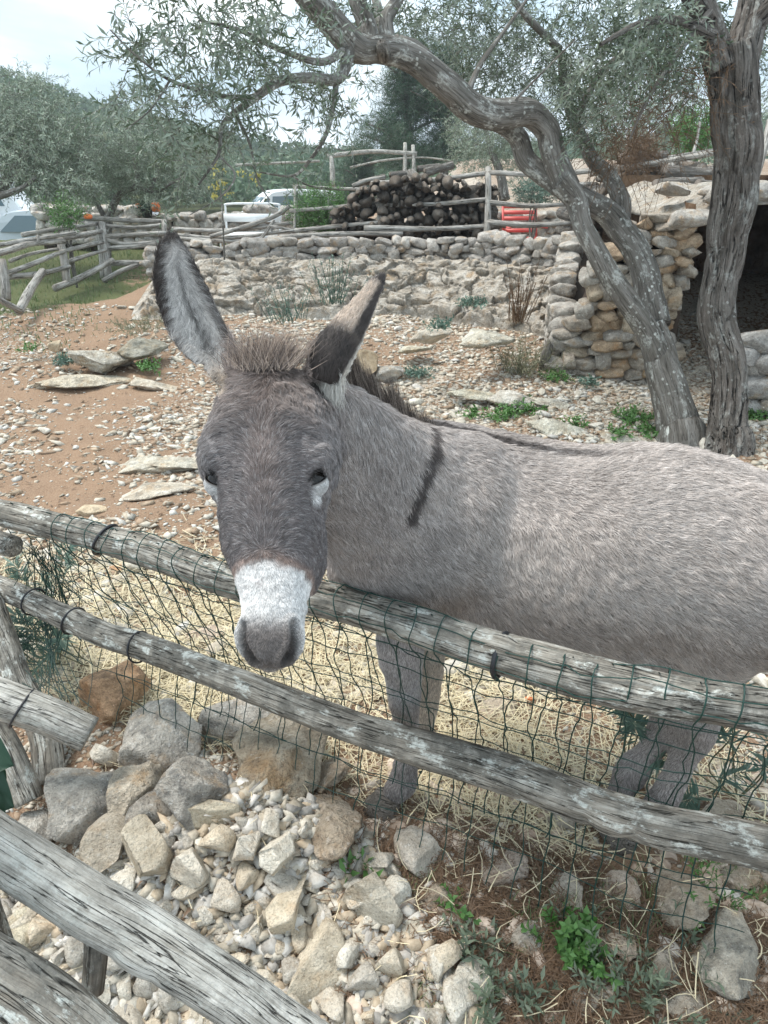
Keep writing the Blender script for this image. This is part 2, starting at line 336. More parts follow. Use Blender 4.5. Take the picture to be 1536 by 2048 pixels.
# ================================================================ ground
def fence_y(x): return 1.44-0.452*(x-0.1)
def terrace_y(x): return 9.0-0.75*sstep(0.2, 1.9, x)
def ground_h(x, y, detail=True):
    x = np.asarray(x, float); y = np.asarray(y, float)
    s = fence_y(x)-y
    h = -0.13*sstep(0.05, 0.75, s)
    h = h+0.16*np.exp(-(((x+.42)/.30)**2+((y-1.42)/.22)**2))        # rocky mound in front of the muzzle
    h = h+0.30*sstep(5.0, 8.2, y)
    h = h+0.07*np.exp(-(((x+2.0)/.8)**2+((y-4.8)/.5)**2))+0.05*np.exp(-(((x+1.0)/.9)**2+((y-3.3)/.35)**2))
    # rock face up to the foot of the terrace wall, flat paddock beyond, land falling to the road on the left
    h = h+sstep(terrace_y(x)-1.3, terrace_y(x)-.1, y)*0.32*sstep(-3.2, -2.2, x)
    h = h+0.12*sstep(9, 14, y)*sstep(-1.5, -3.5, x)
    h = h-1.25*sstep(15.5, 19, y)*sstep(1, -2, x)+sstep(14, 70, y)*2.2*sstep(0, 8, x)
    h = h+sstep(30, 200, y)*6*sstep(1, -2, x)
    if detail:
        p = np.stack([x, y, np.zeros_like(x)], -1); k = np.clip(y/2, .5, 3)
        h = h+.020*fbm(p*1.7, 4, 2)*k*.6+.012*fbm(p*7, 3, 8)
    for hx, hy in ((-.01, 1.53), (.62, 1.43), (.10, 1.75), (.57, 1.52)): h = h*(1-np.exp(-((x-hx)**2+(y-hy)**2)/.10**2))
    return h
def gh(x, y): return float(ground_h(np.array([x]), np.array([y]))[0])
def build_ground():
    ys = np.concatenate([np.arange(-2, .5, .12), np.arange(.5, 2.6, .022), np.arange(2.6, 5, .04), np.arange(5, 12, .07), 12*1.09**np.arange(0, 46)])
    us = np.linspace(-1, 1, 260); X = []
    wid = np.interp(ys, [-2, .5, 2.6, 12, 30, 600], [2.5, 1.6, 2.6, 9, 26, 600])
    XX = us[None]*wid[:, None]*(1+.6*np.abs(us[None])**6); YY = ys[:, None]*np.ones_like(us)[None]
    Z = ground_h(XX, YY); Z = Z-np.clip(YY-60, 0, 1e3)*0.0
    V = np.stack([XX, YY, Z], -1).reshape(-1, 3)
    x, y = V[:, 0], V[:, 1]; n = fbm(np.stack([x, y, 0*x], -1)*.9, 4, 12)
    stony = .42+.22*n; 
    path = np.exp(-((x-(-2.1-.45*(y-5)*.55))/.75)**2)*sstep(3.2, 4.2, y); stony = stony-.30*path+.25*np.exp(-((x+1.1)/.6)**2)*sstep(3, 4, y)*sstep(8, 6, y)+.22*sstep(-.5, 1, x)*sstep(3, 5, y)
    fr = sstep(-.1, .3, fence_y(x)-y); stony = np.maximum(stony, .0)
    green = np.where(y > 8.6, .75*sstep(-2.2, -3.2, x)+.55*sstep(12, 16, y), 0)+.75*sstep(30, 14, 30-y+0*x)*0
    green = (green+.8*np.exp(-(((x+3.5)/.9)**2+((y-8.6)/1.0)**2))+.9*sstep(-3.3, -4.2, x)*sstep(6.5, 8, y))*.62
    C = np.stack([np.clip(stony, 0, 1), np.clip(green, 0, 1), 0*x], 1)
    obj('ground', mesh_np('ground', V, grid_faces(len(ys), len(us), False)[:, ::-1], MT['ground'], True, C), kind='structure')
build_ground()
# ================================================================ rocks, logs, leaves: builders
def ico(sub):
    bm = bmesh.new(); bmesh.ops.create_icosphere(bm, subdivisions=sub, radius=1)
    v = np.array([q.co[:] for q in bm.verts]); f = np.array([[q.index for q in fc.verts] for fc in bm.faces]); bm.free(); return v, f
ICO = {k: ico(k) for k in (1, 2, 3, 4)}
ICO[0] = (np.array([[1., 0, 0], [-1, 0, 0], [0, 1, 0], [0, -1, 0], [0, 0, 1], [0, 0, -1]]), np.array([[0, 2, 4], [2, 1, 4], [1, 3, 4], [3, 0, 4], [2, 0, 5], [1, 2, 5], [3, 1, 5], [0, 3, 5]]))
def rock_vf(seed, sub=2, planes=9, lo=.5, hi=.92, noise=.06, sq=0.0):
    r = np.random.default_rng(seed); v, f = ICO[sub]; v = v.copy()
    if sq: v = v/np.abs(v).max(1, keepdims=True)*.86
    for k in range(planes):
        n = unit(r.normal(size=3)); d = r.uniform(lo, hi); s = v@n-d; v = v-np.clip(s, 0, None)[:, None]*n
    v = v*(1+noise*fbm(v*1.6+seed, 3, seed)[:, None]+noise*.35*fbm(v*6+seed, 2, seed+3)[:, None])
    return v, f
ROCKM = {}
def rock_meshes(key, n, sub, mat, **k):
    ROCKM[key] = []
    for i in range(n):
        v, f = rock_vf(100*n+i*7+sub, sub, **k); m = mesh_np('rock_shape', v, f, mat); ROCKM[key].append(m)
rock_meshes('big', 10, 4, MT['rock'], planes=10, lo=.36, hi=.76, noise=.045)
rock_meshes('mid', 20, 3, MT['rock'], planes=8, lo=.30, hi=.68, noise=.03)
rock_meshes('wall', 18, 3, MT['rockwall'], planes=9, lo=.62, hi=1.02, noise=.035, sq=.45)
rock_meshes('outcrop', 8, 4, MT['outcrop'], planes=16, lo=.45, hi=.9, noise=.20)
rock_meshes('biggrey', 7, 4, MT['rockgrey'], planes=12, lo=.5, hi=.85, noise=.09)
TINTS = [(1, 1, 1), (.92, .92, .93), (1.12, 1.1, 1.06), (.82, .80, .77), (1.05, .97, .86), (.70, .69, .69), (1.2, 1.19, 1.17)]
WARM = [(1.0, .80, .58), (1.05, .86, .66), (.95, .72, .5), (.9, .82, .72), (1, 1, 1)]
def put_rock(name, key, loc, size, rot=None, tint=None, parent=None, r=random, **t):
    o = bpy.data.objects.new(name, r.choice(ROCKM[key])); link(o, parent); o.location = loc; o.scale = size
    o.rotation_euler = rot if rot is not None else (r.uniform(-.5, .5), r.uniform(-.5, .5), r.uniform(0, 6.3))
    tc = tint or r.choice(TINTS); o.color = (*[min(1.6, c) for c in tc], 1); return tag(o, **t)
def drystone(root, path, z0, z1, w=(.12, .26), h=(.075, .13), depth=.16, tints=TINTS, maxn=300, seed=1, slope=None):
    """courses of stones along a path; z0, z1 are functions of the fraction along it"""
    r = random.Random(seed); path = np.asarray(path, float); seg = np.linalg.norm(np.diff(path, axis=0), axis=1); Ltot = seg.sum(); cum = np.concatenate([[0], np.cumsum(seg)])
    n = 0; zz = 0.0
    hmax = max(z1(i/20)-z0(i/20) for i in range(21))
    while zz < hmax and n < maxn:
        hh = r.uniform(*h); s = -r.uniform(0, .1)
        while s < Ltot and n < maxn:
            ww = r.uniform(*w)*(1.25 if r.random() < .15 else 1); sc = s+ww/2; s += ww
            if sc > Ltot or sc < 0: continue
            u = sc/Ltot; zb = z0(u)+zz
            if zb > z1(u)+.02: continue
            k = min(len(seg)-1, np.searchsorted(cum, sc)-1); f = (sc-cum[k])/seg[k]; p = path[k]*(1-f)+path[k+1]*f; d = (path[k+1]-path[k])/seg[k]
            yaw = math.atan2(d[1], d[0]); hj = hh*r.uniform(.8, 1.25)
            put_rock('stone', 'wall', (p[0]+r.uniform(-.01, .01), p[1]+r.uniform(-.03, .03), zb+hh/2+r.uniform(-.012, .012)), (ww*.66, depth*.66, hj*.74), (r.uniform(-.25, .25), r.uniform(-.30, .30), yaw+r.uniform(-.15, .15)+(math.pi if r.random() < .5 else 0)), r.choice(tints), root, r); n += 1
        zz += hh*.93
    return n
def core_wall(root, path, z0, z1, thick, mat, name='wall_core', back=1):
    path = np.asarray(path, float); n = 24; cum = np.concatenate([[0], np.cumsum(np.linalg.norm(np.diff(path, axis=0), axis=1))]); cum /= cum[-1]
    u = np.linspace(0, 1, n); p = np.stack([np.interp(u, cum, path[:, 0]), np.interp(u, cum, path[:, 1])], 1); t = unit(np.gradient(p, axis=0)); nn = np.stack([-t[:, 1], t[:, 0]], 1)*back
    V = []
    for i in range(n):
        a, b = p[i]+nn[i]*.02, p[i]+nn[i]*thick; V += [[a[0], a[1], z0(u[i])-.3], [a[0], a[1], z1(u[i])-.05], [b[0], b[1], z1(u[i])-.05], [b[0], b[1], z0(u[i])-.3]]
    F = grid_faces(n, 4); F = np.vstack([F, [[3, 2, 1, 0]], [[(n-1)*4, (n-1)*4+1, (n-1)*4+2, (n-1)*4+3]]]); return obj(name, mesh_np(name, V, F, mat), root)
MT['core'] = plain('dark_wall_earth', (.06, .045, .035), .95, .1)
def pole(name, pts, rads, root, mat='farrail', sides=9, n=None, rough=.10, seed=0, sub=None, rs=9, grooves=0, **t):
    pts = np.asarray(pts, float); n = n or max(6, int(np.linalg.norm(np.diff(pts, axis=0), axis=1).sum()/.12)); P = catmull(pts, n); R = np.interp(np.linspace(0, 1, n), np.linspace(0, 1, len(np.atleast_1d(rads))), np.atleast_1d(rads))
    org = P[0].copy(); v, f, g = tube(P-org, R, sides, rough, rs, seed, True, grooves); o = obj(name, mesh_np(name, v, f, MT[mat], True, attrs={'grain': g}), root)
    o.location = org-(np.array(root.location) if root else 0); return tag(o, **t)
# ---- leaves
def leaf_mesh_arrays(pos, d, nrm, L, W, fold=.25, curl=.12):
    n = len(pos); d = unit(d); s = unit(np.cross(d, nrm)); u = np.cross(s, d); L = np.broadcast_to(L, (n,))[:, None]; W = np.broadcast_to(W, (n,))[:, None]
    m = pos+d*L*.45-u*W*fold*.0; a = m+s*W*.5+u*W*fold; b = m-s*W*.5+u*W*fold; tip = pos+d*L-u*L*curl; mid = m
    V = np.stack([pos, a, tip, b, mid], 1).reshape(-1, 3); k = np.arange(n)[:, None]*5
    F = np.concatenate([k+[0, 4, 1], k+[4, 2, 1], k+[0, 3, 4], k+[4, 3, 2]])
    return V, F
def twig_cloud(base, dirs, L, nl, leafL, leafW, droop=.3, rg=rng, jitter=.25, stem=.0016, colvar=True, spread=.85):
    n = len(base); t = (np.arange(nl)+.6)/nl; t = t[None, :, None]; L = np.broadcast_to(L, (n,))[:, None, None]; base = base[:, None]; dd = unit(dirs)[:, None]
    pos = base+dd*L*t; pos = pos-np.array([0, 0, 1.])*droop*L*t*t
    dt = unit(dd-np.array([0, 0, 1.])*2*droop*t); ref = unit(rg.normal(size=(n, 1, 3))); s1 = unit(np.cross(dt, ref)); s2 = np.cross(dt, s1)
    par = (np.arange(nl)//2 % 2)[None, :, None]; sg = np.where(np.arange(nl) % 2 == 0, 1., -1.)[None, :, None]
    side = np.where(par == 0, s1, s2)*sg; ld = unit(dt*.75+side*spread+rg.normal(size=pos.shape)*jitter); nr = unit(np.cross(ld, np.cross(dt, ld))+rg.normal(size=pos.shape)*.3+np.array([0, 0, .4]))
    m = n*nl; lv = rg.uniform(.65, 1.15, m)
    V, F = leaf_mesh_arrays(pos.reshape(-1, 3), ld.reshape(-1, 3), nr.reshape(-1, 3), leafL*lv, leafW*lv)
    tw = rg.random(n)[:, None]*np.ones((1, nl)); c = np.stack([np.clip(tw+rg.normal(0, .25, (n, nl)), 0, 1), np.clip(rg.random((n, nl))*1.2-.4, 0, 1), tw*0], -1).reshape(-1, 3).repeat(5, 0)
    # stems: three-sided strips
    s1, s2 = s1[:, :1], s2[:, :1]; k = 4; tt = np.linspace(0, 1, k)[None, :, None]; sp = base+dd*L*tt-np.array([0, 0, 1.])*droop*L*tt*tt; o = stem*(1-.6*tt)
    SV = np.stack([sp+s1*o, sp+(-.5*s1+.87*s2)*o, sp+(-.5*s1-.87*s2)*o], 2).reshape(-1, 3); gf = grid_faces(k, 3); SF = (np.arange(n)[:, None, None]*(k*3)+gf[None]).reshape(-1, 4)
    return V, F, c, SV, SF
def in_ell(n, c, r, rg=rng):
    v = unit(rg.normal(size=(n, 3)))*(rg.random((n, 1))**(1/2.2)); return np.array(c)+v*np.array(r)
def branch_tree(limbs, mat, root, sides=20, rough=.10, rs=7, grooves=0., name='trunk', step=.06):
    P = Parts()
    for k, (pts, r) in enumerate(limbs):
        pts = np.asarray(pts, float); n = max(6, int(np.linalg.norm(np.diff(pts, axis=0), axis=1).sum()/step)); Q = catmull(pts, n); R = np.interp(np.linspace(0, 1, n), np.linspace(0, 1, len(r)), r)
        Q = Q+np.stack([fbm(Q*3+k*5+q, 2, 3+q) for q in range(3)], 1)*min(.02, R.mean()*.35)
        v, f, g = tube(Q, R, sides if R.max() > .02 else 6, rough if R.max() > .012 else 0, rs, k*3, True, grooves if R.max() > .03 else 0); P.add(v, f, None, g)
    me = P.mesh(name, mat, True); o = obj(name, me, root)
    if root: o.location = -root.location
    return o
def crown(name, blobs, mat, root, leafL=.05, leafW=.011, nl=14, twigL=.2, droop=.3, outward=.5, sb=None, seed=3, stem=.0016, down=0.0, spread=.85):
    rg = np.random.default_rng(seed); P = Parts(); S = Parts()
    for c, r, n in blobs:
        b = in_ell(n, c, r, rg); d = unit(rg.normal(size=(n, 3))+outward*unit(b-np.array(c))+[0, 0, -down]); V, F, C, SV, SF = twig_cloud(b, d, twigL*rg.uniform(.6, 1.3, n), nl, leafL, leafW, droop, rg, stem=stem, spread=spread); P.add(V, F, C)
        S.add(SV, SF, None, SV*1.0)
    o = obj(name, P.mesh(name, mat, True), root); t = obj('twigs', S.mesh('twigs', sb or MT['bark']), root)
    if root: o.location = -root.location; t.location = -root.location
    tag(t, kind='stuff'); tag(o, kind='stuff') if len(name) and False else None
    return o
# ================================================================ hills and far wood
def far():
    X = np.linspace(-260, 240, 120); Y = np.linspace(34, 330, 50); XX, YY = np.meshgrid(X, Y); u = XX/YY*115
    ridge = np.interp(u, [-200, -57, -45, -33, -24, -11, 5, 30, 60, 200], [19, 15.0, 11.5, 8.0, 6.0, 3.6, 3.4, 5, 8, 12])
    Z = -.8+(ridge-1.4)*sstep(48, 120, YY)*(YY/115)**.2+2.0*fbm(np.stack([XX, YY, 0*XX], -1)*.012, 4, 3)*sstep(60, 120, YY)-4*sstep(200, 330, YY)
    V = np.stack([XX, YY, Z], -1).reshape(-1, 3); gm = M('hill_ground', .95, .1); gm.col(gm.ramp(gm.noise(.2, 5), [(.3, (.05, .075, .035)), (.7, (.13, .14, .07))]))
    obj('hills', mesh_np('hills', V, grid_faces(50, 120, False)[:, ::-1], gm.m, True), kind='structure')
    # tree crowns covering the hill: each a clump of small faces
    rg = np.random.default_rng(5); n = 2500; yy = 48+(rg.random(n)**.8)*130; xx = rg.uniform(-.62, .62, n)*yy*1.15; u = xx/yy*115
    zz = -.8+(np.interp(u, [-200, -57, -45, -33, -24, -11, 5, 30, 60, 200], [19, 15.0, 11.5, 8.0, 6.0, 3.6, 3.4, 5, 8, 12])-2.2)*sstep(48, 120, yy)*(yy/115)**.2
    R = rg.uniform(1.1, 2.2, n)*(1+.3*(yy > 90)); k = 150; d = unit(rg.normal(size=(n, k, 3))); d[..., 2] = np.abs(d[..., 2])*1.1-.25; rr = rg.random((n, k, 1))**.3
    C = np.stack([xx, yy, zz+R*.8], 1)[:, None]+d*rr*R[:, None, None]*np.array([1, 1, 1.15]); s = (R[:, None]*rg.uniform(.09, .19, (n, k)))[..., None]
    a, b = unit(rg.normal(size=(n, k, 3))), unit(rg.normal(size=(n, k, 3))); T = np.stack([C+a*s, C+b*s, C-(a+b)*s*.6], 2).reshape(-1, 3); F = np.arange(len(T)).reshape(-1, 3)
    cv = np.clip(rg.random((n, 1))*np.ones((n, k))+rg.normal(0, .15, (n, k)), 0, 1); dk = np.clip(rg.random((n, 1))*1.5-.7+0*cv, 0, 1)
    col = np.repeat(np.stack([cv, dk, 0*cv], -1).reshape(-1, 3), 3, 0)
    obj('hill_wood', mesh_np('hill_wood', T, F, MT['wood'], False, col), kind='stuff')
far()
def pine(px, row_base, y, h, w, lab, seed, n=60):
    b = at_y(px, row_base, y); b[2] = gh(b[0], b[1]); root = empty('pine_tree', b, label=lab, cat='pine tree'); rg = np.random.default_rng(seed)
    branch_tree([([b, b+[.1, 0, h*.5], b+[0, 0, h*.95]], [.16, .12, .03])]+[([b+[0, 0, h*t], b+[math.cos(a)*w*.4, math.sin(a)*w*.4, h*(t+.08)], b+[math.cos(a)*w*.75, math.sin(a)*w*.75, h*(t+.12)]], [.05, .035, .015]) for t, a in zip(np.linspace(.3, .9, 12), rg.uniform(0, 6.3, 12))], MT['barkrough'], root, 8, step=.4)
    bl = [(b+[rg.normal()*w*.42*(1.15-t), rg.normal()*w*.42*(1.15-t), h*t], (w*.30, w*.30, h*.065), 85) for t in rg.uniform(.30, 1.0, n)]
    crown('crown', bl, MT['pine'], root, .12, .016, 12, .32, -.1, .4, seed=seed, stem=.004, spread=.7)
pine(808, 330, 26, 4.6, 1.9, 'dark pine tree behind the pole frame, its trunk showing against the sky', 11, 46)
pine(718, 345, 30, 2.7, 1.3, 'low rounded pine just left of the dark pine with the visible trunk', 12, 24)
pine(885, 330, 26, 4.3, 1.9, 'dark pine tree partly behind the leaning olive branch', 13, 34)
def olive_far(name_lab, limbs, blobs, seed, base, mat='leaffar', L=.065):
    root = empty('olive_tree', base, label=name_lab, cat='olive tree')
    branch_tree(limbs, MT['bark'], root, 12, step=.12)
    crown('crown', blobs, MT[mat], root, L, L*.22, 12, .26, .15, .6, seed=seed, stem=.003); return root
D = at_d
def blob(px, row, d, rx, ry, rd, n): c = at_d(px, row, d); return (c, (rx*d/FPX, rd, ry*d/FPX), n)
# left-hand olive trees
olive_far('broad grey-green olive tree filling the left edge above the white vehicles', [([D(-60, 520, 9.5), D(-40, 420, 9.6), D(10, 360, 9.7), D(60, 300, 9.8)], [.13, .11, .07, .03]), ([D(-30, 400, 9.6), D(40, 380, 9.5), D(75, 350, 9.5)], [.05, .035, .02])],
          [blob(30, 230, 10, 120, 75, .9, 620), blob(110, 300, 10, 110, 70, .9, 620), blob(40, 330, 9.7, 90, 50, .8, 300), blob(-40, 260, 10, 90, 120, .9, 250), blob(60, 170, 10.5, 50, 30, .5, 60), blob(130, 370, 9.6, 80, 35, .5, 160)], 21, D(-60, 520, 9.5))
olive_far('grey-green olive tree with a forked bent trunk beyond the corner of the pole fence', [([D(212, 520, 11.2), D(212, 470, 11.2), D(222, 420, 11.2), D(240, 385, 11.1), D(275, 368, 11), D(268, 300, 11), D(255, 240, 11)], [.09, .075, .06, .05, .045, .03, .015]), ([D(215, 450, 11.2), D(190, 400, 11.2), D(150, 360, 11)], [.04, .03, .015]), ([D(272, 370, 11), D(310, 385, 11), D(345, 365, 10.8), D(380, 345, 10.8)], [.03, .025, .02, .01]), ([D(300, 382, 11), D(320, 330, 11), D(350, 270, 11)], [.025, .02, .01])],
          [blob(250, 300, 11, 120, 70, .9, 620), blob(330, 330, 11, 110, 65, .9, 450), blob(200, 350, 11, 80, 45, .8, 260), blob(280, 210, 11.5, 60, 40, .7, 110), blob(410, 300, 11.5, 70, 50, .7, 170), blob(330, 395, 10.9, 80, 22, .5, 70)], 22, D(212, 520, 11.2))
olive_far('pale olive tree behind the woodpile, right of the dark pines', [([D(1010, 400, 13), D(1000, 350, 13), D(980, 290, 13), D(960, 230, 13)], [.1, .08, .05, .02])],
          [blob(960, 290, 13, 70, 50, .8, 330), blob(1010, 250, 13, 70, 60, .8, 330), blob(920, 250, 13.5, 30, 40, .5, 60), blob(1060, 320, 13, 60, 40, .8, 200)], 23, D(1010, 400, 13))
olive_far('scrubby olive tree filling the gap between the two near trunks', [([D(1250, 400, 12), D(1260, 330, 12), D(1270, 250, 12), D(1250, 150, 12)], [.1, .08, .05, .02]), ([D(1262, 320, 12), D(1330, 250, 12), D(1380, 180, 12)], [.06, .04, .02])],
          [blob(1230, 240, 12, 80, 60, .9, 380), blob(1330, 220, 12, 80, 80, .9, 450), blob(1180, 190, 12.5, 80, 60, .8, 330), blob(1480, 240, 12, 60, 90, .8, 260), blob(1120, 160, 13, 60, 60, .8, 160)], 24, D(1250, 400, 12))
def bush(px, row, y, rx, ry, rd, n, mat, lab, name='bush', L=.05, W=.02, seed=1, stemm=None, droop=-.3, nl=10, cat=None, tw=.16):
    c = at_y(px, row, y); c2 = c.copy(); c2[2] = gh(c[0], c[1]); root = empty(name, c2, label=lab, cat=cat or name.replace('_', ' ')); s = np.dot(c-CAMP, FW)/FPX
    rg = np.random.default_rng(seed); crown('foliage', [(c, (rx*s, rd, ry*s), n)], MT[mat], root, L, W, nl, tw, droop, .8, stemm, seed)
    branch_tree([([c2-[0, 0, .03], c2*.5+c*.5+np.append(rg.normal(0, .03, 2), 0), c+np.append(rg.normal(0, rx*s*.4, 2), ry*s*.3)], [.012, .009, .004]) for k in range(5)], MT['bark'], root, 6, name='stem'); return root
bush(640, 425, 10.3, 62, 42, .35, 900, 'weed', 'bright green leafy bush behind the fence beside the woodpile', L=.035, W=.014, seed=31)
bush(1390, 265, 11, 40, 35, .3, 260, 'weed', 'yellow-green shrub seen right behind the furrowed trunk of the near tree', L=.05, W=.02, seed=32)
bush(1070, 385, 11.8, 42, 22, .25, 330, 'bluegreen', 'blue-green rounded shrub above the red slatted chair', L=.05, W=.012, seed=33)
bush(130, 430, 9.6, 28, 18, .2, 160, 'weed', 'small bright green shrub in front of the silver car', L=.035, W=.014, seed=34)
# ================================================================ terrace wall and rock face
TP = [(-2.75, 9.15), (-2.1, 9.05), (-1, 9.0), (0.2, 9.0), (1.0, 8.85), (1.7, 8.4), (2.05, 7.9)]
tw = empty('dry_stone_wall', (0, 9, .6), label='long low dry stone terrace wall of grey stones below the woodpile fence', cat='stone wall')
z0 = lambda u: np.interp(u, [0, .25, .6, 1], [.42, .60, .60, .42]); z1 = lambda u: np.interp(u, [0, .3, .6, 1], [.80, .88, .88, .95])
_p = [(x, y-9) for x, y in TP]; drystone(tw, [(x, y) for x, y in _p], lambda u: z0(u)-.6, lambda u: z1(u)-.6, (.09, .22), (.065, .12), .18, [(.80, .78, .75), (.9, .88, .86), (.72, .71, .70), (1.0, .98, .95), (.66, .65, .64)], 300, 4)
core_wall(tw, _p, lambda u: z0(u)-.6, lambda u: z1(u)-.6, .45, MT['core'])
def rockface():
    nx, nv = 420, 150; x = np.linspace(-2.6, 2.2, nx)[None]; v = np.linspace(0, 1, nv)[:, None]; yw = terrace_y(x)+.05
    Y = yw-1.38*(1-v)+0*x; X = x+0*v; Z = ground_h(X, Y, False)+.02+.06*sstep(0, .2, v)
    p = np.stack([X*1.0, Y*1.0+Z, Z*2], -1); q = p*[3.2, 1.0, 4.6]; q = q+.35*np.stack([fbm(p*3, 3, 7), fbm(p*3, 3, 8), fbm(p*3, 3, 9)], -1)
    f1, f2, cid = cell(q, 4); e = np.clip((f2-f1)*9, 0, 1); q2 = q*2.7; g1, g2, c2 = cell(q2, 9); e2 = np.clip((g2-g1)*8, 0, 1); q3 = q*8; h1, h2, c3 = cell(q3, 12); rough = sstep(-.1, .5, fbm(p*.9, 2, 44))
    sl = np.sin(cid*40)*(q[..., 0]-np.floor(q[..., 0])-.5)+np.cos(cid*57)*(q[..., 2]-np.floor(q[..., 2])-.5); hgt = .085*(cid-.5)+.045*e+.05*sl+(.4+.6*rough)*(.040*(c2-.5)+.020*e2)+.014*(c3-.5)+.03*fbm(p*4, 4, 6)
    fade = sstep(0, .08, v)*sstep(0, .04, (x+2.6)/4.8)*sstep(0, .04, (2.2-x)/4.8); Z = Z+hgt*.75*fade-.04*(1-fade); Y = Y-hgt*.85*fade
    V = np.stack([X+0*Y, Y, Z], -1).reshape(-1, 3); obj('rock_face', mesh_np('rock_face', V, grid_faces(nv, nx, False)[:, ::-1], MT['rockface'], False), kind='structure')
rockface()
w2 = empty('dry_stone_wall', (-3, 13.6, .6), label='pale heaped stone wall behind the white bench and the fence corner', cat='stone wall')
P2 = [(-5.2, .2), (-4.3, .1), (-3.6, 0), (-2.4, 0), (-1.2, -.2), (.2, -.4)]; P2 = [(a+3-3+2.2, b) for a, b in P2]
drystone(w2, P2, lambda u: -.1, lambda u: .38+.05*math.sin(u*9), (.14, .30), (.10, .17), .22, [(1.1, 1.09, 1.07), (.95, .94, .93), (1.2, 1.19, 1.17), (.85, .84, .83)], 200, 8)
core_wall(w2, P2, lambda u: -.1, lambda u: .36, .4, MT['core'])
w3 = empty('dry_stone_wall', (2.4, 12.6, .6), label='pale stone wall standing behind the red slatted chair', cat='stone wall')
drystone(w3, [(-1.3, 0), (1.6, -.1)], lambda u: -.1, lambda u: .50, (.12, .24), (.09, .15), .2, [(1.1, 1.09, 1.05), (.95, .94, .9)], 80, 9); core_wall(w3, [(-1.3, 0), (1.6, -.1)], lambda u: -.1, lambda u: .46, .4, MT['core'])
